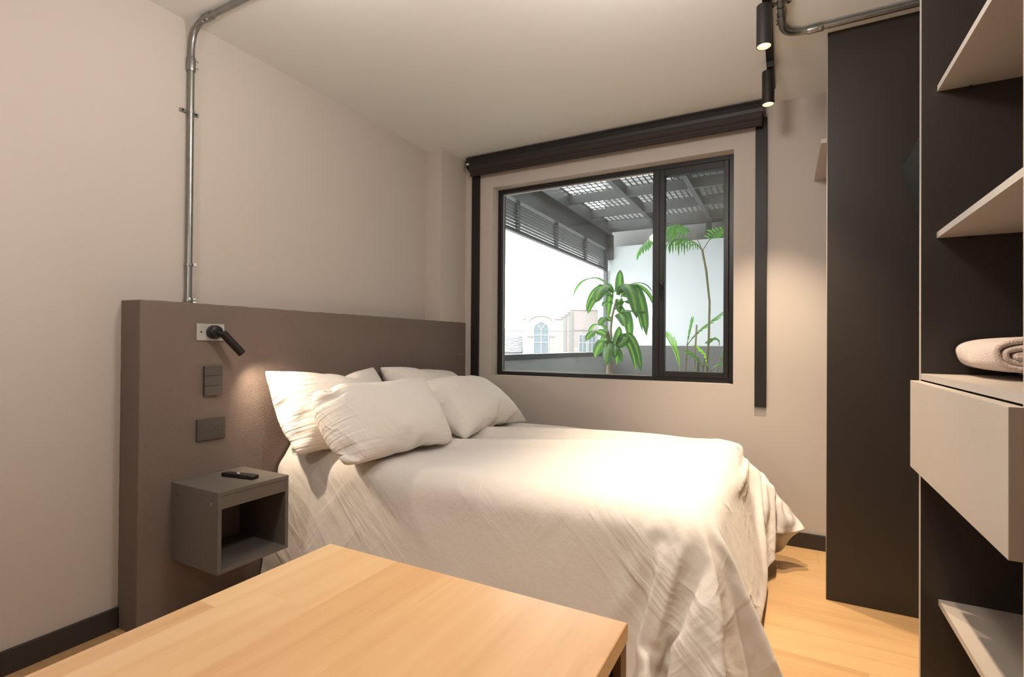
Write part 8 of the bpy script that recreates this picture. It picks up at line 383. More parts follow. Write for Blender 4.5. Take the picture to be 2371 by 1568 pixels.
struct_(box('baseboard_far', 'base', 0.16, RX, -0.013, 0, 0, 0.082, bev=.002), 'dark baseboard under the window wall', 'baseboard')

# window in the far wall
win = bpy.data.objects.new('window_1', None); COL.objects.link(win); win.location = ((WL + WR) / 2, WD, WB)
struct_(win, 'black framed window with a fixed left pane and a hinged right sash', 'window')
def frame_bm(x0, x1, z0, z1, y0, y1, l, r, b, t, bev=0.002):
    bm = bmesh.new()
    add_box(bm, x0, x0 + l, y0, y1, z0, z1, bev); add_box(bm, x1 - r, x1, y0, y1, z0, z1, bev)
    add_box(bm, x0 + l, x1 - r, y0, y1, z0, z0 + b, bev); add_box(bm, x0 + l, x1 - r, y0, y1, z1 - t, z1, bev)
    return bm
bm = frame_bm(WL, WR, WB, WT, WD, WD + .06, .032, .032, .026, .030)
add_box(bm, 1.524, 1.566, WD, WD + .06, WB + .026, WT - .030, .002)
obj('window_frame', bm, 'frame', win)
sash = obj('window_sash', frame_bm(1.568, WR - .034, WB + .028, WT - .033, WD - .006, WD + .05, .032, .028, .035, .040), 'frame', win)
bm = bmesh.new()
for a in ((WL + .032, 1.524, WB + .026, WT - .03),): add_box(bm, a[0], a[1], WD + .030, WD + .034, a[2], a[3])
obj('left_pane', bm, 'glass', win)
bm = bmesh.new(); add_box(bm, 1.600, WR - .062, WD + .030, WD + .034, WB + .063, WT - .073)
obj('right_pane', bm, 'glass', sash)
bm = bmesh.new(); add_box(bm, 1.571, 1.592, WD - .02, WD - .006, 1.475, 1.515, .003)
add_tube(bm, [(1.583, WD - .03, 1.50), (1.586, WD - .045, 1.46), (1.592, WD - .04, 1.395)], [.007, .006, .004], 8)
obj('window_handle', bm, 'black', sash, True)
# pale line of glazing bead
bm = frame_bm(WL + .032, 1.524, WB + .026, WT - .03, WD + .024, WD + .029, .006, .004, .006, .010, 0)
obj('glazing_bead', bm, 'alu', win)

# ------------------------------------------------------------------ headboard block with textured plaster
HX = 0.1376; HY = -2.2235; HZ = 1.272
def headboard():
    bm = bmesh.new(); rnd = random.Random(5)
    # front face grid, side, top; the edges wobble like hand plastering
    ny, nz = 90, 52
    def P(i, j, x):
        y = HY + (0 - HY) * i / ny; z = HZ * j / nz
        e = 0.0018 * noise.noise((y * 30, z * 30, x * 9))
        return (x + (e if 0 < x else 0), y + (0.0022 * noise.noise((z * 22, 3, x * 40)) if i == 0 else 0), z + (0.0022 * noise.noise((y * 25, 7, x * 40)) if j == nz else 0))
    r = 0.006
    front = [[bm.verts.new(P(i, j, HX)) for i in range(ny + 1)] for j in range(nz + 1)]
    back = [[None] * (ny + 1) for _ in range(nz + 1)]
    for j in range(nz):
        for i in range(ny): bm.faces.new((front[j][i], front[j][i + 1], front[j + 1][i + 1], front[j + 1][i]))
    topb = [bm.verts.new((0.0, *P(i, nz, 0.0)[1:])) for i in range(ny + 1)]
    for i in range(ny): bm.faces.new((front[nz][i], front[nz][i + 1], topb[i + 1], topb[i]))
    sb = [bm.verts.new((0.0, *P(0, j, 0.0)[1:])) for j in range(nz)] + [topb[0]]
    for j in range(nz): bm.faces.new((front[j][0], front[j + 1][0], sb[j + 1], sb[j]))
    return bm
hb = obj('headboard', headboard(), 'stucco', None, True)
md = hb.modifiers.new('soft_edge', 'BEVEL'); md.width = .004; md.segments = 2; md.limit_method = 'ANGLE'; md.angle_limit = math.radians(60)
tag(hb, 'brown textured plaster headboard wall running behind the bed to the window corner', 'headboard')
for (y, z) in ((-0.085, 1.036), (-0.05, 1.030)):
    bm = bmesh.new(); add_tube(bm, [(HX + .0005, y, z), (HX + .004, y, z)], .0035, 8); obj('wall_plug', bm, 'alu', hb, True)

# ------------------------------------------------------------------ switch, socket
sw = thing('light_switch', 'dark grey three-module light switch above the socket on the headboard', 'switch', (HX, -1.947, .885))
box('back_plate', 'black', HX, HX + .005, -1.984, -1.910, .888, 1.007, parent=sw)
for k in range(3):
    z0 = .886 + k * .0415
    box('rocker', 'switch', HX + .005, HX + (.0145 if k == 0 else .0125), -1.986, -1.908, z0, z0 + .0405, parent=sw, bev=.0012)
so = thing('power_socket', 'dark grey power socket plate directly below the light switch', 'socket', (HX, -1.95, .70))
box('socket_plate', 'switch', HX, HX + .010, -2.012, -1.891, .700, .789, parent=so, bev=.0015)
bm = bmesh.new()
add_box(bm, HX + .0095, HX + .0106, -1.929, -1.919, .7515, .7545); add_box(bm, HX + .0095, HX + .0106, -1.927, -1.920, .7375, .7400)
add_tube(bm, [(HX + .0095, -1.936, .746), (HX + .0106, -1.936, .746)], .0026, 10)
obj('pin_slots', bm, 'black', so)

# ------------------------------------------------------------------ reading lamp
rl = thing('reading_lamp', 'black tube reading lamp on a pale plate above the light switch', 'wall lamp', (HX, -1.957, 1.153))
box('mounting_plate', 'alu', HX, HX + .006, -2.016, -1.899, 1.118, 1.188, parent=rl, bev=.001)
bm = bmesh.new(); add_tube(bm, [(HX + .0055, -1.998, 1.153), (HX + .0068, -1.998, 1.153)], .004, 12); obj('plate_screw', bm, 'black', rl)
bm = bmesh.new(); add_tube(bm, [(HX + .006, -1.949, 1.153), (HX + .030, -1.949, 1.153), (HX + .036, -1.949, 1.153), (HX + .040, -1.949, 1.153)], [.029, .029, .027, .020], 40)
obj('lamp_base', bm, 'black', rl, True)
LA = Vector(LAMP_A); LB = Vector(LAMP_B); ld = (LB - LA).normalized()
bm = bmesh.new(); add_tube(bm, [(HX + .038, -1.945, 1.152), tuple(LA + ld * .012)], .007, 14); obj('swivel_joint', bm, 'black', rl, True)
bm = bmesh.new(); rr = .0165
add_tube(bm, [LA, LA + ld * .002, LB, LB - ld * .001, LB - ld * .02], [rr - .002, rr, rr, rr - .002, rr - .0025], 32, cap=False)
f = [v for v in bm.verts][:32]; bm.faces.new(f)
hd = obj('lamp_tube', bm, 'black', rl, True)
bm = bmesh.new(); add_tube(bm, [LB - ld * .022, LB - ld * .020], rr - .003, 24); obj('bulb', bm, 'bulb', hd)
q = ld.to_track_quat('-Z', 'Y')
lo = light('reading_light', 'SPOT', LB - ld * .004, 15.0, (1.0, .80, .58), spot_size=math.radians(112), spot_blend=1.0, shadow_soft_size=.012)
lo.rotation_mode = 'QUATERNION'; lo.rotation_quaternion = q

# ------------------------------------------------------------------ nightstand and remote
NX, NY0, NY1, NZ0, NZ1 = 0.4415, -2.1047, -1.8009, 0.2481, 0.5535; T = .015
ns_ = thing('nightstand', 'grey open cube nightstand fixed to the headboard beside the bed', 'nightstand', ((HX + NX) / 2, (NY0 + NY1) / 2, NZ0))
box('top_panel', 'laminate', HX + .001, NX, NY0, NY1, NZ1 - T, NZ1, parent=ns_, bev=.0008)
box('bottom_panel', 'laminate', HX + .001, NX - .001, NY0 + T, NY1 - T, NZ0, NZ0 + T, parent=ns_, bev=.0008)
box('side_panel', 'laminate', HX + .001, NX - .0005, NY0, NY0 + T, NZ0, NZ1 - T, parent=ns_, bev=.0008)
box('side_panel', 'laminate', HX + .001, NX - .0005, NY1 - T, NY1, NZ0, NZ1 - T, parent=ns_, bev=.0008)
box('front_rail', 'laminate', NX - .019, NX - .002, NY0 + T, NY1 - T, NZ1 - T - .050, NZ1 - T, parent=ns_, bev=.0008)
for x, z in ((.176, .507), (.402, .507), (.176, .275), (.402, .275)):
    if z < .4: continue
    bm = bmesh.new(); add_tube(bm, [(x, NY0 - .0015, z), (x, NY0 + .001, z)], .0058, 16)
    c = obj('connector_cap', bm, 'chrome', ns_, True)
    bm = bmesh.new(); add_tube(bm, [(x, NY0 - .0018, z), (x, NY0 - .0012, z)], .0022, 6); obj('hex_hole', bm, 'black', c)
rm = thing('remote_control', 'slim black remote control lying on top of the nightstand', 'remote control', (.297, -1.925, NZ1))
mtx = Matrix.Translation((.300, -1.925, NZ1)) @ Matrix.Rotation(math.radians(9), 4, 'Z')
bm = bmesh.new(); add_box(bm, -.084, .084, -.019, .019, .0, .016, .0055, 4, mtx); obj('body', bm, 'black', rm, True)
for i in range(3):
    for j in range(2): bm = bmesh.new(); add_box(bm, -.070 + i * .018, -.060 + i * .018, -.010 + j * .014, -.002 + j * .014, .0158, .0168, .0008, 1, mtx); obj('button', bm, 'switch', rm)
for i in range(4):
    for j in range(3): bm = bmesh.new(); add_box(bm, .010 + i * .015, .019 + i * .015, -.014 + j * .011, -.007 + j * .011, .0158, .0168, .0008, 1, mtx); obj('button', bm, 'switch', rm)
bm = bmesh.new()
pts = [mtx @ Vector((-.008 + .009 * math.cos(a), .009 * math.sin(a), .0165)) for a in [2 * PI * k / 20 for k in range(21)]]
add_tube(bm, pts, .0014, 6, cap=False); obj('navigation_ring', bm, 'chrome', rm, True)

# ------------------------------------------------------------------ bed
bed = thing('bed', 'double bed whose mattress and base are hidden under the white duvet', 'bed', (1.1, -.92, 0))
box('mattress', 'mattress', .145, 2.08, -1.585, -.235, .30, .560, parent=bed, bev=.05, seg=5, smooth=True)
box('bed_base', 'black', .15, 2.05, -1.57, -.25, .12, .30, parent=bed, bev=.01)
for x in (.22, 1.98):
    for y in (-1.50, -.33):
        bm = bmesh.new(); add_tube(bm, [(x, y, 0), (x, y, .12)], [.02, .025], 16); obj('leg', bm, 'black', bed, True)

def unpack(lists, nx, unit=.0005):
    """undo the neighbour differences of a grid stored row by row"""
    out = []
    for r in lists:
        q = []
        for i, d in enumerate(r):
            if i == 0: v = d
            elif i < nx: v = d + q[i - 1]
            elif i == nx: v = d + q[0]
            else: v = d + q[i - 1] + q[i - nx] - q[i - nx - 1]
            q.append(v)
        out.append([v * unit for v in q])
    return list(zip(*out))
def cloth_obj(name, verts, faces, m, sub, parent=None, solid=0.0, coords=None):
    me = bpy.data.meshes.new(name); me.from_pydata(verts, [], faces); me.update(); me.materials.append(MT[m])
    if coords:
        ul = me.uv_layers.new(name='UVMap')
        for lp in me.loops: ul.data[lp.index].uv = coords[lp.vertex_index]
    for p in me.polygons: p.use_smooth = True
    o = bpy.data.objects.new(name, me); COL.objects.link(o)
    if parent: o.parent = parent
    if solid:
        s = o.modifiers.new('thickness', 'SOLIDIFY'); s.thickness = solid; s.offset = 1
    s = o.modifiers.new('smooth', 'SUBSURF'); s.levels = sub; s.render_levels = sub
    return o
nx, ny = DUVET_N
dv = unpack(DUVET, nx)
o = cloth_obj('duvet', dv, [(j * nx + i, j * nx + i + 1, (j + 1) * nx + i + 1, (j + 1) * nx + i) for j in range(ny - 1) for i in range(nx - 1)], 'duvet', 2, solid=.004)
tag(o, 'white duvet draped over the bed and hanging almost to the floor', 'duvet')

def pillow_faces(nx, ny):
    idx = {}; V = 0
    for j in range(ny):
        for i in range(nx): idx[0, i, j] = V; V += 1
    for j in range(ny):
        for i in range(nx):
            if i in (0, nx - 1) or j in (0, ny - 1): idx[1, i, j] = idx[0, i, j]
            else: idx[1, i, j] = V; V += 1
    F = []
    for j in range(ny - 1):
        for i in range(nx - 1):
            F.append((idx[0, i, j], idx[0, i + 1, j], idx[0, i + 1, j + 1], idx[0, i, j + 1]))
            F.append((idx[1, i, j], idx[1, i, j + 1], idx[1, i + 1, j + 1], idx[1, i + 1, j]))
    uv = {v: (k[1] / (nx - 1), k[2] / (ny - 1)) for k, v in idx.items()}
    return F, uv
PF, PUV = pillow_faces(*PILLOW_N)
for name, blob, label in (
    ('pillow', PILLOW_A, 'white pillow standing against the headboard nearest the reading lamp'),
    ('pillow', PILLOW_B, 'white pillow standing against the headboard by the window, mostly hidden'),
    ('pillow', PILLOW_C, 'white front pillow on the window side of the bed'),
    ('pillow', PILLOW_D, 'white front pillow lit by the reading lamp')):
    tag(cloth_obj(name, unpack(blob, PILLOW_N[0]), PF, 'cloth', 2, coords=PUV), label, 'pillow', 'pillows at the head of the bed')

# ------------------------------------------------------------------ table in the foreground
TX0, TX1, TY1, TZ = 1.564, 2.1065, -2.599, 0.75; TY0 = -3.75
tb = thing('wooden_table', 'pine wood table with black framed open ends in the foreground', 'table', ((TX0 + TX1) / 2, (TY0 + TY1) / 2, 0))
box('tabletop', 'table', TX0, TX1, TY0, TY1, TZ - .024, TZ, parent=tb, bev=.0022)
for y0, y1 in ((TY1 - .026, TY1 - .001), (TY0 + .001, TY0 + .026)):
    lg = box('leg_panel', 'tableedge', TX1 - .060, TX1 - .002, y0, y1, 0, TZ - .024, parent=tb, bev=.001)
    lg = box('leg_panel', 'tableedge', TX0 + .002, TX0 + .060, y0, y1, 0, TZ - .024, parent=tb, bev=.001)
box('under_frame', 'darkwood', TX0 + .03, TX1 - .012, TY0 + .03, TY1 - .030, TZ - .30, TZ - .0245, parent=tb)
box('end_board', 'darkwood', TX0 + .06, TX1 - .012, TY1 - .034, TY1 - .027, 0.0, TZ - .0245, parent=tb)

# ------------------------------------------------------------------ roller blind
bl = thing('roller_blind', 'dark roller blind rolled up under the ceiling above the window', 'window blind', (1.18, -.05, 2.36))
prof = [(0, H - .001), (-.075, H - .001), (-.090, H - .010), (-.098, H - .030), (-.100, H - .055), (-.096, H - .078), (-.088, H - .080), (-.090, H - .055), (-.088, H - .030), (-.078, H - .010), (0, H - .010)]
bm = bmesh.new(); add_prism(bm, prof, .193, 2.172); cs = obj('cassette', bm, 'fascia', bl, False)
cap = [(0, H - .004), (-.075, H - .004), (-.090, H - .012), (-.097, H - .034), (-.097, H - .066), (-.086, H - .085), (-.03, H - .115), (0, H - .115)]
for x in (.193, 2.168):
    bm = bmesh.new(); add_prism(bm, cap, x, x + .004); obj('end_cap', bm, 'fascia', bl)
box('sticker', 'label', .1915, .1925 + .0005, -.094, -.045, H - .060, H - .045, parent=bl)
bm = bmesh.new(); add_box(bm, .198, .222, -.1013, -.1003, H - .068, H - .054); obj('sticker', bm, 'label', bl)
rollp = [(-.062 + .036 * math.cos(a), H - .083 + .036 * math.sin(a)) for a in [2 * PI * k / 36 for k in range(36)]]
bm = bmesh.new(); add_prism(bm, rollp, .215, 2.165); obj('fabric_roll', bm, 'blind', bl, True)
fl = [(-.078, H - .105), (-.081, H - .105), (-.079, H - .130), (-.083, H - .134), (-.083, H - .145), (-.070, H - .148), (-.066, H - .135), (-.070, H - .130)]
bm = bmesh.new(); add_prism(bm, fl, .222, 2.165); obj('hem_bar', bm, 'blind', bl)
bm = bmesh.new()
ch = [(2.183, -.060 + .012 * math.cos(a), 2.405 + (.045 if math.sin(a) > 0 else -.045) + .012 * math.sin(a)) for a in [2 * PI * k / 24 for k in range(24)]]
ch = bez((2.180, -.072, 2.44), (2.180, -.074, 2.35), (2.180, -.046, 2.35), (2.180, -.048, 2.44), 28)
for p in ch: bmesh.ops.create_icosphere(bm, subdivisions=1, radius=.0028, matrix=Matrix.Translation(p))
add_tube(bm, ch, .0008, 5); obj('bead_chain', bm, 'black', bl, True)
for (x0, x1, z0, lab) in ((.196, .261, .60, 'black vertical blind guide between the pillar and the window'), (2.129, 2.190, .761, 'black vertical blind guide to the right of the window')):
    g = box('blind_guide', 'fascia', x0, x1, -.017, 0, z0, 2.42, bev=.001)
    tag(g, lab, 'blind guide', 'blind side guides')

# ------------------------------------------------------------------ conduits
def clip(parent, c, ax, name='pipe_clip'):
    """saddle clip: a strap over the pipe with two ears, ax = direction of the ears"""
    bm = bmesh.new(); c = Vector(c); ax = Vector(ax); 
    n = CLIP_N
    for s in (-1, 1):
        p = c + ax * s * .026 - n * .010
        t = ax.cross(n)
        pts = [p + t * .008, p - t * .008]
        m4 = Matrix((ax, t, n)).transposed().to_4x4(); m4.translation = p
        add_box(bm, -.013, .013, -.007, .007, -.0015, .0015, .0006, 1, m4)
    m4 = Matrix((ax, ax.cross(n), n)).transposed().to_4x4(); m4.translation = c
    k = len(bm.verts)
    arc = [c + (ax * math.cos(a) + n * math.sin(a)) * .0148 for a in [PI * i / 10 for i in range(11)]]
    t = ax.cross(n)
    va = [bm.verts.new(p + t * .007) for p in arc]; vb = [bm.verts.new(p - t * .007) for p in arc]
    for i in range(10): bm.faces.new((va[i], va[i + 1], vb[i + 1], vb[i]))
    o = obj(name, bm, 'galv', parent)
    for s in (-1, 1):
        p = c + ax * s * .028 - n * .0075
        b2 = bmesh.new(); add_tube(b2, [p, p + n * .003], .0045, 10); obj('screw', b2, 'black', o)
    return o
def coupling(parent, a, b, side):
    a, b, side = Vector(a), Vector(b), Vector(side)
    bm = bmesh.new(); d = b - a; add_tube(bm, [a, a + d * .08, a + d * .92, b], [.0155, .0168, .0168, .0155], 20)
    o = obj('pipe_coupling', bm, 'galv', parent, True)
    for t in (.25, .75):
        p = a + d * t; bm = bmesh.new(); add_tube(bm, [p + side * .014, p + side * .022, p + side * .022, p + side * .026], [.003, .003, .0052, .0052], 8); obj('set_screw', bm, 'chrome', o)
R = .0128
co = thing('conduit_pipe', 'galvanised conduit pipe rising from the headboard and bending onto the ceiling', 'pipe', (.018, -1.98, HZ))
bm = bmesh.new()
pts = [(.018, -1.98, HZ + .002), (.018, -1.98, 1.38), (.018, -1.98, 2.33)]
bend = bez((.018, -1.98, 2.34), (.018, -1.98, 2.44), (.040, -1.98, H - .022), (.13, -1.98, H - .018), 14)
pts += [tuple(p) for p in bend] + [(.5, -1.982, H - .018), (1.2, -1.985, H - .018)]
add_tube(bm, pts, R, 20); obj('pipe', bm, 'galv', co, True)
coupling(co, (.018, -1.98, 2.28), (.018, -1.98, 2.342), (.55, .83, 0)); coupling(co, (.105, -1.98, H - .019), (.165, -1.98, H - .018), (0, -.5, -.8))
coupling(co, (.018, -1.98, 1.274), (.018, -1.98, 1.302), (.4, .9, 0)); coupling(co, (.018, -1.98, 1.437), (.018, -1.98, 1.45), (.4, .9, 0))
CLIP_N = Vector((1, 0, 0)); clip(co, (.018, -1.98, 2.105), (0, 1, 0))
co2 = thing('conduit_pipe', 'galvanised conduit pipe bending along the ceiling beside the dark divider', 'pipe', (2.27, -.95, H - .02))
bm = bmesh.new()
pts = [(2.262, -4.2, H - .018), (2.262, -1.2, H - .018), (2.266, -.86, H - .018)]
pts += [tuple(p) for p in bez((2.266, -.84, H - .018), (2.268, -.76, H - .018), (2.28, -.715, H - .018), (2.37, -.713, H - .018), 14)] + [(2.8, -.715, H - .018), (3.2, -.715, H - .018)]
add_tube(bm, pts, R, 20); obj('pipe', bm, 'galv', co2, True)
coupling(co2, (2.266, -.895, H - .018), (2.267, -.835, H - .018), (-.7, 0, -.7)); coupling(co2, (2.365, -.713, H - .018), (2.425, -.713, H - .018), (0, -.8, -.6))
CLIP_N = Vector((0, 0, -1)); clip(co2, (2.264, -.945, H - .018), (1, 0, 0))

# ------------------------------------------------------------------ track with spotlights
TRX = 2.216
tr = thing('ceiling_track', 'black ceiling track rail carrying the cylinder spotlights', 'track rail', (TRX, -2.2, H - .02))
box('rail', 'black', TRX - .017, TRX + .017, -4.6, -.245, H - .022, H - .0005, parent=tr, bev=.001)
box('end_piece', 'black', TRX - .018, TRX + .018, -.245, -.225, H - .024, H - .0005, parent=tr, bev=.001)
def spot(loc, label, watt=SPOT_W, cone=78):
    x, y = loc; t = thing('track_spotlight', label, 'spotlight', (TRX, y, H - .022), 'cylinder spotlights on the ceiling track')
    cx = x
    box('track_adapter', 'black', TRX - .015, TRX + .015, y - .045, y + .045, H - .050, H - .0225, parent=t, bev=.002)
    bm = bmesh.new(); add_tube(bm, [(TRX, y + .0, H - .05), (TRX - .006, y, H - .085), (cx, y, H - .10), (cx, y, H - .118)], .009, 12); obj('swivel_arm', bm, 'black', t, True)
    z1, z0 = H - .045, H - .212; r = .0275
    z1 = 2.448; z0 = 2.287
    cy_ = y - .0
    bm = bmesh.new(); add_tube(bm, [(cx, cy_, z1), (cx, cy_, z1 - .001), (cx, cy_, z0), (cx, cy_, z0 + .001), (cx, cy_, z0 + .035)], [r - .003, r, r, r - .0025, r - .006], 40, cap=False)
    bm.verts.ensure_lookup_table(); bm.faces.new(bm.verts[:40])
    b = obj('lamp_housing', bm, 'black', t, True)
    bm = bmesh.new(); add_tube(bm, [(cx, cy_, z0 + .0008), (cx, cy_, z0 + .030)], [r - .0028, r - .012], 32, cap=False); obj('reflector', bm, 'reflector', b, True)
    bm = bmesh.new(); add_tube(bm, [(cx, cy_, z0 + .029), (cx, cy_, z0 + .030)], r - .012, 24); obj('bulb', bm, 'bulb', b)
    light('spot_light', 'SPOT', (cx, cy_, z0 + .006), watt, SPOT_COL, spot_size=math.radians(cone), spot_blend=.75, shadow_soft_size=.018)
    return t
SPX = 2.207
spot((SPX, -.49), 'black cylinder spotlight at the window end of the track')
spot((SPX, -1.035), 'black cylinder spotlight nearer the camera at the top edge of the photo')
spot((SPX, -2.02), "added black cylinder spotlight on the track above the bed's near edge, out of frame", 46.0, 80)  # added spot out of view, brightens the tabletop
spot((SPX, -3.9), 'added unseen black cylinder spotlight on the track behind the camera', 30.0)  # added spot, more brightness from behind the camera

# two added fill globes above the view; the window pane mirrors the first
def globe(x, y, z, r, watt, label):
    t = thing('fill_globe', label, 'ceiling lamp', (x, y, H), 'added fill globes')
    bm = bmesh.new(); add_tube(bm, [(x, y, H), (x, y, H - .025)], .05, 32); obj('canopy', bm, 'black', t, True)
    bm = bmesh.new(); add_tube(bm, [(x, y, H - .02), (x, y, z + r)], .004, 8); obj('cord', bm, 'black', t, True)
    bm = bmesh.new(); bmesh.ops.create_uvsphere(bm, u_segments=32, v_segments=16, radius=r, matrix=Matrix.Translation((x, y, z)))
    m = MT['globe'].copy(); m.node_tree.nodes['Principled BSDF'].inputs['Emission Strength'].default_value = watt
    obj('glass_globe', bm, m, t, True)
globe(.98, -2.27, 2.31, .036, 165, 'small added fill globe under the ceiling near the left wall, mirrored in the window')
globe(1.97, -1.93, 2.26, .10, 66, 'small added fill globe under the ceiling over the near edge of the bed, out of view')

fl_ = thing('fill_floor_lamp', 'slim black floor lamp with a glowing globe, added as fill left of the table, out of frame', 'floor lamp', (.80, -3.25, 0))  # unseen lamp, added to brighten the near left wall
bm = bmesh.new(); add_tube(bm, [(.80, -3.25, 0), (.80, -3.25, .02)], .14, 40); obj('base', bm, 'black', fl_, True)
bm = bmesh.new(); add_tube(bm, [(.80, -3.25, .02), (.80, -3.25, 1.48)], .011, 16); obj('pole', bm, 'black', fl_, True)
bm = bmesh.new(); bmesh.ops.create_uvsphere(bm, u_segments=32, v_segments=16, radius=.075, matrix=Matrix.Translation((.80, -3.25, 1.55)))
m = MT['globe'].copy(); m.node_tree.nodes['Principled BSDF'].inputs['Emission Strength'].default_value = 52; obj('glass_shade', bm, m, fl_, True)

# ------------------------------------------------------------------ divider, open wardrobe, TV, high shelf
DX, DY = 2.445, -.620
dv_ = thing('divider_panel', 'tall dark brown divider panel standing between the window and the wardrobe', 'divider', ((DX + RX) / 2, DY, 0))
box('panel', 'divider', DX + .0012, RX - .002, DY, DY + .022, .001, H - .002, parent=dv_)
box('edge_band', 'edge', DX, DX + .0012, DY, DY + .022, .001, H - .002, parent=dv_)
UX, UY1, UY0 = 2.648, -1.300, -2.062; UT = .018; UBX = 3.20
wd = thing('open_wardrobe', 'dark open wardrobe with pale shelves and one drawer at the right edge', 'wardrobe', ((UX + UBX) / 2, (UY0 + UY1) / 2, 0))
for (y0, y1) in ((UY1, UY1 + UT), (UY0 - UT, UY0)):
    p = box('side_panel', 'divider', UX + .0012, UBX, y0, y1, 0.001, 2.46, parent=wd)
    box('edge_band', 'edge', UX, UX + .0012, y0, y1, 0.001, 2.46, parent=p)
box('back_panel', 'divider', UBX, UBX + .012, UY0 - UT, UY1 + UT, .001, 2.46, parent=wd)
box('top_panel', 'divider', UX + .0012, UBX, UY0, UY1, 2.44, 2.46, parent=wd)
def shelf(x0, z1, th=.018, y0=None, nm='shelf'):
    s = box(nm, 'shelf', x0 + .0012, UBX, UY0 + .001, UY1 - .001, z1 - th, z1, parent=wd)
    box('edge_band', 'edge', x0, x0 + .0012, UY0 + .001, UY1 - .001, z1 - th, z1, parent=s)
    bm = bmesh.new(); add_tube(bm, [(x0 + .075, UY1 - .012, z1 - th - .006), (x0 + .075, UY1, z1 - th - .006)], .004, 8); obj('shelf_pin', bm, 'black', s)
shelf(2.687, 1.897 + .004); shelf(2.686, 1.4535 + .004); shelf(UX + .001, 1.031); shelf(2.691, .357); 
dr = box('drawer', 'shelf', 2.623, UX - .001, UY0 - .020, UY1 + .0, .746, 1.0095, parent=wd, bev=.0012)
dr['label'] = 'pale taupe drawer front'
box('drawer_box', 'shelf', UX, UBX - .05, UY0 + .012, UY1 - .012, .76, .985, parent=dr)
# rolled towel
def towel():
    n_turn = 2.9; th = .013; cx, cz = 0, 0; y0, y1 = -1.635, -1.325; W, Hh = .30, .118
    bm = bmesh.new(); pts = []
    N_ = 120
    for i in range(N_ + 1):
        t = i / N_; a = -PI * .5 + 2 * PI * n_turn * t
        dl = t * n_turn * .0168; rx = W / 2 - .008 - dl; rz = max(Hh / 2 - .008 - dl, .004)
        # superellipse so that the loaf is flat above and below
        c, d = math.cos(a), math.sin(a); e = .62
        pts.append((rx * abs(c) ** e * (1 if c > 0 else -1), rz * abs(d) ** e * (1 if d > 0 else -1)))
    ny_ = 26; rows = []
    for j in range(ny_ + 1):
        y = y0 + (y1 - y0) * j / ny_; row = []
        for k, (px, pz) in enumerate(pts):
            w_ = .004 * noise.noise((px * 20, y * 20, k * .05)); bulge = 1 - .04 * abs(2 * j / ny_ - 1) ** 3
            row.append(bm.verts.new((2.857 + px * bulge + w_ + .010 * noise.noise((y * 6, 1, pz * 20)), y + .004 * noise.noise((k * .15, 0, 2)), 1.0315 + .0585 + pz * bulge + w_ * .3 + (0))))
        rows.append(row)
    for j in range(ny_):
        for k in range(N_): bm.faces.new((rows[j][k], rows[j][k + 1], rows[j + 1][k + 1], rows[j + 1][k]))
    o = obj('towel', bm, 'towel', None)
    for p in o.data.polygons: p.use_smooth = True
    s = o.modifiers.new('thick', 'SOLIDIFY'); s.thickness = .0150; s.offset = 0
    s = o.modifiers.new('smooth', 'SUBSURF'); s.levels = 1; s.render_levels = 1
    return o
tag(towel(), 'rolled pinkish beige terry towel on the shelf above the drawer', 'towel')

# tilted television between the divider and the wardrobe
tv = thing('television', 'black television tilted forward between the divider panel and the wardrobe', 'television', (2.95, -.93, 1.7))
TVA = Vector(TV_TOP); ang = TV_ANG
mt = Matrix.Translation(TVA) @ Matrix.Rotation(ang, 4, 'Y')
bm = bmesh.new(); add_box(bm, 0, .045, -.56, 0, -.36, 0, .003, 2, mt); obj('casing', bm, 'black', tv)
bm = bmesh.new(); add_box(bm, -.0012, -.0002, -.55, -.01, -.35, -.01, 0, 1, mt); obj('screen', bm, 'screen', tv)
bm = bmesh.new(); c = mt @ Vector((.045, -.28, -.18)); add_tube(bm, [c, (RX - .03, c.y, c.z)], .018, 12); add_box(bm, RX - .03, RX - .001, c.y - .10, c.y + .10, c.z - .10, c.z + .10)
obj('wall_mount', bm, 'black', tv)
# high shelf behind the divider
hs_ = thing('wall_shelf', 'pale high shelf behind the divider panel beside the window wall', 'shelf', (2.6, -.3, 2.02))
box('shelf_board', 'shelf', 2.4235, RX - .002, DY + .024, -.001, 2.022, 2.040, parent=hs_)
box('edge_band', 'edge', 2.4223, 2.4235, DY + .024, -.001, 2.022, 2.040, parent=hs_)

# ------------------------------------------------------------------ outside: terrace
struct_(box('terrace_floor', 'tfloor', -.15, 4.2, .2, 4.2, -.15, 0), 'terrace floor', 'floor')
struct_(box('terrace_end_wall', 'twhite', 0.0, 4.2, 3.96, 4.16, 1.107, 2.536), 'white terrace end wall', 'wall')
struct_(box('terrace_end_plinth', 'tgrey', -.15, 4.2, 3.95, 4.16, 0, 1.107), 'grey lower band of the terrace end wall', 'wall')
struct_(box('terrace_upper_wall', 'tgrey', -.15, 4.2, 4.25, 4.4, 2.3, 3.6), 'taupe wall above the terrace end wall', 'wall')
struct_(box('terrace_parapet', 'tpar', -.15, 0, .2, 3.95, 0, .958), 'grey terrace parapet', 'wall')
struct_(box('terrace_side_wall', 'twhite', 4.2, 4.35, .2, 4.85, 0, 3.6), 'white terrace side wall', 'wall')
struct_(box('terrace_canopy', 'soffit', .95, 4.35, .2, 4.85, 3.35, 3.5), 'brown slab above the pergola', 'ceiling')
rail = thing('parapet_rail', 'dark rail along the top of the terrace parapet', 'rail', (-.07, 2, .96))
box('top_rail', 'steel', -.10, 0.004, .21, 3.95, .960, 1.014, parent=rail)
box('corner_post', 'steel', -.05, .0, 3.90, 3.95, 1.014, 2.2, parent=rail)
pg = thing('pergola', 'dark steel pergola with square grating panels over the terrace', 'pergola', (1.2, 2, 2.5))
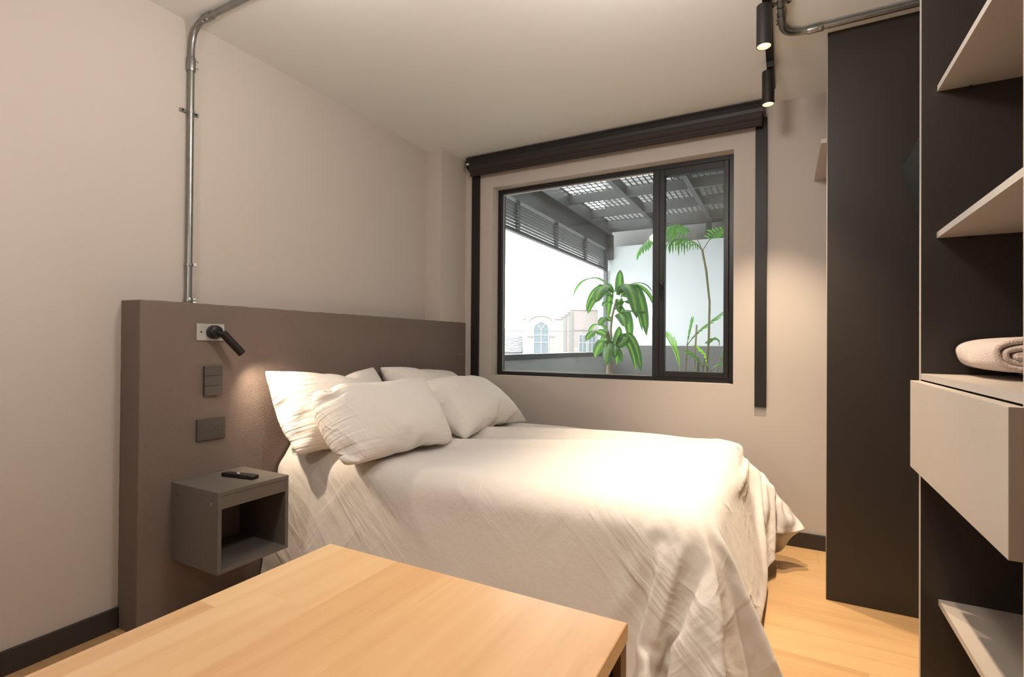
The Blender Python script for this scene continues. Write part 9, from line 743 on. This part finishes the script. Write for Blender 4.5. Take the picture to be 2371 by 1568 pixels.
box('edge_beam', 'steel', -.06, .045, .24, 3.958, 2.482, 2.51, parent=pg); box('edge_beam_web', 'steel', -.02, .005, .24, 3.958, 2.51, 2.70, parent=pg)
box('edge_beam_flange', 'steel', -.06, .060, .24, 3.958, 2.70, 2.88, parent=pg)
box('beam_end', 'steel', -.02, .083, 3.90, 3.958, 2.35, 2.70, parent=pg)
for x in (.722, 1.412, 2.10, 2.79, 3.48):
    bm = bmesh.new(); add_box(bm, x - .025, x + .025, .24, 3.958, 2.75, 2.756); add_box(bm, x - .004, x + .004, .24, 3.958, 2.756, 2.86); obj('main_beam', bm, 'steel', pg)
for y in (.88, 1.60, 2.31, 3.04, 3.73, 3.95):
    bm = bmesh.new(); add_box(bm, .05, 4.0, y - .016, y + .016, 2.751, 2.757); add_box(bm, .05, 4.0, y - .004, y + .004, 2.757, 2.86); obj('cross_beam', bm, 'steel', pg)
XS = [.06, .722, 1.412, 2.10, 2.79]; YS = [.25, .88, 1.60, 2.31, 3.04, 3.73, 3.95]
for i in range(4):
    for j in range(6):
        bm = bmesh.new(); x0, x1, y0, y1 = XS[i] + .006, XS[i + 1] - .006, YS[j] + .006, YS[j + 1] - .006
        n_ = max(1, round((x1 - x0) / .062)); 
        for k in range(n_ + 1):
            x = x0 + (x1 - x0) * k / n_; add_box(bm, x - .003, x + .003, y0, y1, 2.865, 2.880)
        m_ = max(1, round((y1 - y0) / .115))
        for k in range(m_ + 1):
            y = y0 + (y1 - y0) * k / m_; add_box(bm, x0, x1, y - .003, y + .003, 2.865, 2.880)
        obj('grating_panel', bm, 'grate', pg)
lv = thing('louvre_screen', 'dark slatted louvre screen hanging under the pergola edge beam', 'louvre', (-.02, 2, 2.2))
fr = [.25, 1.125, 2.07, 3.02, 3.90]
for k in range(4):
    bm = bmesh.new()
    for s in range(9):
        z = 2.215 + s * .031
        m4 = Matrix.Translation((-.012, 0, z)) @ Matrix.Rotation(math.radians(-24), 4, 'Y')
        add_box(bm, -.0162, .0162, fr[k] + .008, fr[k + 1] - .008, -.0015, .0015, 0, 1, m4)
    obj('slat_panel', bm, 'steel', lv)
for y in fr: box('mullion', 'steel', -.03, .012, y - .008, y + .008, 2.19, 2.482, parent=lv)
box('bottom_rail', 'steel', -.03, .012, .25, 3.90, 2.183, 2.197, parent=lv)
ub = thing('roof_frame', 'dark posts and brace above the white terrace wall', 'steel frame', (2.2, 4.4, 2.536))
box('post', 'steel', 1.33, 1.40, 4.05, 4.11, 2.537, 3.3, parent=ub); box('post', 'steel', 1.84, 1.90, 4.05, 4.11, 2.537, 3.3, parent=ub)
bm = bmesh.new(); add_tube(bm, [(1.52, 4.08, 2.537), (1.70, 4.08, 3.1)], .02, 6); obj('brace', bm, 'steel', ub)

# plants --------------------------------------------------------------------
def add_leaf(bm, uvl, pts, width, fold=0.25, prof='strap', side=None, nseg=None, twist=0.0, wave=0.0, seed=0):
    n = len(pts) - 1; rows = []; s0 = None
    for i, p in enumerate(pts):
        t = i / n; d = (pts[min(i + 1, n)] - pts[max(i - 1, 0)]).normalized()
        if side is None: a = Vector((0, 0, 1)); s = d.cross(a)
        else: s = Vector(side) - d * d.dot(Vector(side))
        s = s.normalized() if s.length > 1e-4 else Vector((1, 0, 0))
        if twist: s = Matrix.Rotation(twist * t, 3, d) @ s
        nn = s.cross(d)
        if prof == 'strap': w_ = width * (.30 + .70 * min(1, t * 2.6)) * (1 - max(0, (t - .62) / .38) ** 2.0) ** .5 if t < 1 else 0
        else: w_ = width * (math.sin(PI * min(1, t * .92 + .08)) ** .6)
        w_ = max(w_, .0004); wv = wave * math.sin(t * 9 + seed) 
        c = bm.verts.new(p - nn * w_ * fold * .5)
        l = bm.verts.new(p - s * w_ * .5 + nn * (w_ * fold * .3 + wv)); r = bm.verts.new(p + s * w_ * .5 + nn * (w_ * fold * .3 - wv))
        rows.append((l, c, r, t))
    for i in range(n):
        a, b = rows[i], rows[i + 1]
        for k in (0, 1):
            f = bm.faces.new((a[k], a[k + 1], b[k + 1], b[k]))
            for lp, (u, v) in zip(f.loops, ((k * .5, a[3]), (k * .5 + .5, a[3]), (k * .5 + .5, b[3]), (k * .5, b[3]))): lp[uvl].uv = (u, v)
def leaf_obj(name, leaves, m, parent, **kw):
    bm = bmesh.new(); uvl = bm.loops.layers.uv.new('UVMap')
    for L_ in leaves: add_leaf(bm, uvl, *L_[:2], **{**kw, **(L_[2] if len(L_) > 2 else {})})
    me = bpy.data.meshes.new(name); bm.to_mesh(me); bm.free(); me.materials.append(MT[m])
    for p in me.polygons: p.use_smooth = True
    o = bpy.data.objects.new(name, me); COL.objects.link(o); o.parent = parent; o.matrix_parent_inverse = parent.matrix_basis.inverted()
    return o
# dracaena: coordinates are (x, z) in the plant's own plane, y = depth
DYP = 1.0
dc = thing('dracaena_plant', 'broad leaved dracaena with striped leaves outside the left window pane', 'plant', (.957, DYP, 0))
def pot(parent, x, y, r, h, m='pot'):
    bm = bmesh.new(); add_tube(bm, [(x, y, 0), (x, y, h), (x, y, h), (x, y, h - .03)], [r * .8, r, r - .012, r - .015], 32); obj('pot', bm, m, parent, True)
    bm = bmesh.new(); add_tube(bm, [(x, y, h - .035), (x, y, h - .02)], r - .014, 24); obj('soil', bm, 'soil', parent)
pot(dc, .957, DYP, .17, .36)
bm = bmesh.new(); add_tube(bm, [(.955, DYP, .33), (.957, DYP, .86), (.955, DYP, .98), (.937, DYP, 1.10), (.930, DYP, 1.23)], [.033, .030, .022, .019, .017], 14)
for z in range(26): pass
obj('trunk', bm, 'bark', dc, True)
bm = bmesh.new(); add_tube(bm, [(.955, DYP - .01, 1.14), (.975, DYP - .01, 1.165), (.965, DYP - .01, 1.24), (.975, DYP, 1.36), (1.01, DYP, 1.50)], [.008, .009, .010, .010, .006], 10)
obj('stem', bm, 'bark', dc, True)
for lf in DRAC:
    (x0, z0, x1, z1, dy, arch, wid, tw) = lf
    rnd = random.Random(int(x1 * 1000 + z1 * 77))
    p0 = Vector((x0, DYP, z0)); p3 = Vector((x1, DYP + dy, z1))
    dist = (p3 - p0).length
    p1 = p0 + Vector(((x1 - x0) * .25, dy * .25, arch * dist * .9)); p2 = p0 + Vector(((x1 - x0) * .85, dy * .85, (z1 - z0) * .35 + arch * dist * .85))
    pts = bez(p0, p1, p2, p3, 12)
    leaf_obj('leaf', [(pts, wid * 1.2)], 'dleaf', dc, prof='strap', fold=.35, side=(math.cos(tw), math.sin(tw) * .8, .15), wave=.003, seed=rnd.random() * 6)
# slender palm
pm = thing('palm_plant', 'tall slender cane palm outside the right window pane', 'plant', (1.75, DYP, 0))
pot(pm, 1.75, DYP, .20, .36)
def frond(parent, pts, n, ln, wid, m='pleaf', droop=.6, spread=.7, stem=.004, t0=.25, seed=0, name='frond'):
    P = bez(*pts, 24); bm = bmesh.new(); add_tube(bm, P, [stem * (1 - .7 * i / 24) for i in range(25)], 6); st = obj('frond_stem', bm, 'cane', parent, True)
    L_ = []; rnd = random.Random(seed)
    for k in range(n):
        t = t0 + (1 - t0) * (k + .5) / n; i = min(23, int(t * 24)); p = P[i].lerp(P[i + 1], t * 24 - i); d = (P[i + 1] - P[i]).normalized()
        lat = d.cross(Vector((0, 0, 1))); lat = lat.normalized() if lat.length > .1 else Vector((0, 1, 0))
        l = ln * 1.12 * (1 - .55 * abs(t - .55) / .45) * rnd.uniform(.85, 1.1)
        for s in (-1, 1):
            e = (d * (1 - spread) + lat * s * spread).normalized()
            q1 = p + e * l * .45 + Vector((0, 0, .04 * l)); q3 = p + e * l * (1 - .25 * droop) + Vector((0, 0, -droop * l * rnd.uniform(.7, 1.1)))
            q2 = p + e * l * .85 + Vector((0, 0, -droop * .35 * l))
            L_.append((bez(p, q1, q2, q3, 6), wid * 1.0 * rnd.uniform(.8, 1.1), dict(side=tuple(d))))
    leaf_obj(name, L_, m, st, prof='lance', fold=.3)
for F_ in PALM_CANES: 
    bm = bmesh.new(); add_tube(bm, [Vector(p) for p in F_[0]], F_[1], 10); obj('cane', bm, F_[2], pm, True)
for F_ in PALM_FRONDS: frond(pm, *F_[0:1], **F_[1])

# ------------------------------------------------------------------ the street beyond
struct_(box('street_ground', 'street', -90, 60, -20, 90, -8.2, -8), 'street far below', 'ground')
BM4 = Matrix.Translation(BLD_POS) @ Matrix.Rotation(BLD_ROT, 4, 'Z')   # local x along the facade, y = depth away, z up
br = bpy.data.objects.new('brick_church', None); COL.objects.link(br); br.matrix_world = BM4
tag(br, 'pale brick church facade with a tall arched window across the street', 'building')
def lobj(name, bm, m, parent, smooth=False):
    bmesh.ops.recalc_face_normals(bm, faces=bm.faces); me = bpy.data.meshes.new(name); bm.to_mesh(me); bm.free(); me.materials.append(MT[m])
    o = bpy.data.objects.new(name, me); COL.objects.link(o); o.parent = parent; return o
# outline in metres: x to the right, z above the camera's eye height
out = [(-3.28, -9), (-3.28, 4.5), (-2.7, 4.5), (-2.1, 4.04)]
out += [(-2.1 + 2.03 * (1 - math.cos(PI * k / 14)), 4.04 + 1.0 * math.sin(PI * k / 14)) for k in range(1, 14)]
out += [(1.96, 4.04), (2.37, 4.5), (3.5, 4.5), (3.5, 4.88), (4.1, 4.88), (4.1, 5.27), (4.6, 5.27), (4.6, 5.72), (5.1, 5.72), (5.1, 6.1), (9.9, 6.1), (9.9, -9)]
bm = bmesh.new(); add_prism(bm, out, 0, 6, 'y'); lobj('facade', bm, 'brick', br)
bm = bmesh.new()
for a, b, z in ((-3.4, -2.65, 4.5), (2.3, 3.74, 4.5), (3.28, 4.45, 4.88), (3.9, 4.9, 5.27), (4.4, 5.5, 5.72), (4.96, 10, 6.1)): add_box(bm, a, b, -.15, .3, z - .03, z + .07)
add_box(bm, 5.8, 9.9, -.12, .0, 2.55, 2.65); add_box(bm, 5.0, 5.5, -.25, 0, -9, 5.7); add_box(bm, 4.0, 4.4, -.15, 0, -9, 5.2)
lobj('cornice', bm, 'ledge', br)
bm = bmesh.new(); add_tube(bm, [(-2.1 + 2.03 * (1 - math.cos(PI * k / 20)), -.1, 4.04 + 1.0 * math.sin(PI * k / 20)) for k in range(21)], .07, 6); lobj('arch_moulding', bm, 'ledge', br)
def arch(cx, w_, z0, zs, name, y):
    pts = [(cx - w_, z0), (cx + w_, z0)] + [(cx + w_ * math.cos(a), zs + w_ * math.sin(a)) for a in [PI * k / 16 for k in range(17)]]
    bm = bmesh.new(); add_prism(bm, pts, y, y + .02, 'y'); return lobj(name, bm, 'farglass', br)
g = arch(0, 1.27, -2.0, 2.62, 'arched_window', -.03)
bm = bmesh.new()
for a in ((-.09, .09, -2.0, 2.55), (-1.27, 1.27, 1.60, 1.76), (-1.27, 1.27, .31, .47), (-1.38, -1.24, -2.0, 2.62), (1.24, 1.38, -2.0, 2.62)): add_box(bm, a[0], a[1], -.10, -.03, a[2], a[3])
for s in (-1, 1): add_tube(bm, [(0, -.07, 2.5), (s * .70, -.07, 3.65)], .08, 6)
add_tube(bm, [(1.31 * math.cos(a), -.07, 2.62 + 1.31 * math.sin(a)) for a in [PI * k / 20 for k in range(21)]], .05, 6)
lobj('window_bars', bm, 'stone', g)
for cx in (7.3, 8.9):
    bm = bmesh.new(); add_box(bm, cx - .62, cx + .62, -.03, 0, -2.0, 1.74); g = lobj('side_window', bm, 'farglass', br)
    bm = bmesh.new(); add_box(bm, cx - .06, cx + .06, -.08, -.03, -2.0, 1.74); add_box(bm, cx - .62, cx + .62, -.08, -.03, .35, .47); add_box(bm, cx - .74, cx - .60, -.08, 0, -2.0, 1.74); add_box(bm, cx + .60, cx + .74, -.08, 0, -2.0, 1.74); add_box(bm, cx - .74, cx + .74, -.08, 0, 1.7, 1.85)
    lobj('window_bars', bm, 'stone', g)
bm = bmesh.new()
for x in (-2.45, 1.35): add_box(bm, x, x + 1.05, -.14, 0, 1.34, 1.46)
lobj('sill_ledge', bm, 'ledge', br)
rf = bpy.data.objects.new('tiled_roof_house', None); COL.objects.link(rf); rf.matrix_world = BM4
tag(rf, 'low house with a pale tiled roof left of the brick church', 'building')
bm = bmesh.new(); add_box(bm, -14, -3.5, 2.4, 6, -9, -1.2); lobj('wall', bm, 'stone', rf)
rnd = random.Random(2)
bm = bmesh.new()
for k in range(11):
    for q_ in range(14):
        z = -1.2 + k * .27; y = 1.2 + k * .4
        m4 = Matrix.Translation((-13.2 + q_ * .72, y, z + rnd.uniform(-.05, .05))) @ Matrix.Rotation(math.radians(20), 4, 'X'); add_box(bm, -.38, .38, -.28, .28, -.05, .05, 0, 1, m4)
lobj('roof', bm, 'tile', rf)
bm = bmesh.new(); add_box(bm, -14, -3.4, 8, 12, -9, 3.1); lobj('rear_wall', bm, 'stone', rf)
bm = bmesh.new(); add_box(bm, 9.75, 15, -6, -1, -9, 14.2); tb_ = bpy.data.objects.new('tower_block', bpy.data.meshes.new('tower_block')); bm.to_mesh(tb_.data); bm.free(); tb_.data.materials.append(MT['paleblue']); COL.objects.link(tb_); tb_.matrix_world = BM4
tag(tb_, 'plain pale grey tower rising beside the brick church', 'building')
sl = bpy.data.objects.new('street_lamp', None); COL.objects.link(sl); sl.matrix_world = BM4; tag(sl, 'curved arm street lamp seen faintly over the rooftops', 'street lamp')
bm = bmesh.new(); add_tube(bm, [(9.6, -7, -9), (9.6, -7, 9)] + bez((9.6, -7, 9), (9.6, -7, 11.5), (9.2, -7, 12.6), (7.9, -7, 12.7), 10), .06, 6); lobj('lamp_post', bm, 'paleblue', sl)
bm = bmesh.new(); add_box(bm, 7.0, 8.1, -7.2, -6.8, 12.6, 12.8, .05); lobj('lamp_head', bm, 'paleblue', sl)
cb = bpy.data.objects.new('overhead_cable', None)
bm = bmesh.new(); add_tube(bm, bez((-13, -8, 2.3), (-5, -8, 2.15), (5, -8, 2.05), (14, -8, 2.3), 20), .018, 5)
cb = bpy.data.objects.new('overhead_cable', bpy.data.meshes.new('overhead_cable')); bm.to_mesh(cb.data); bm.free(); cb.data.materials.append(MT['steel']); COL.objects.link(cb); cb.matrix_world = BM4
tag(cb, 'thin overhead cable crossing in front of the brick church', 'cable')
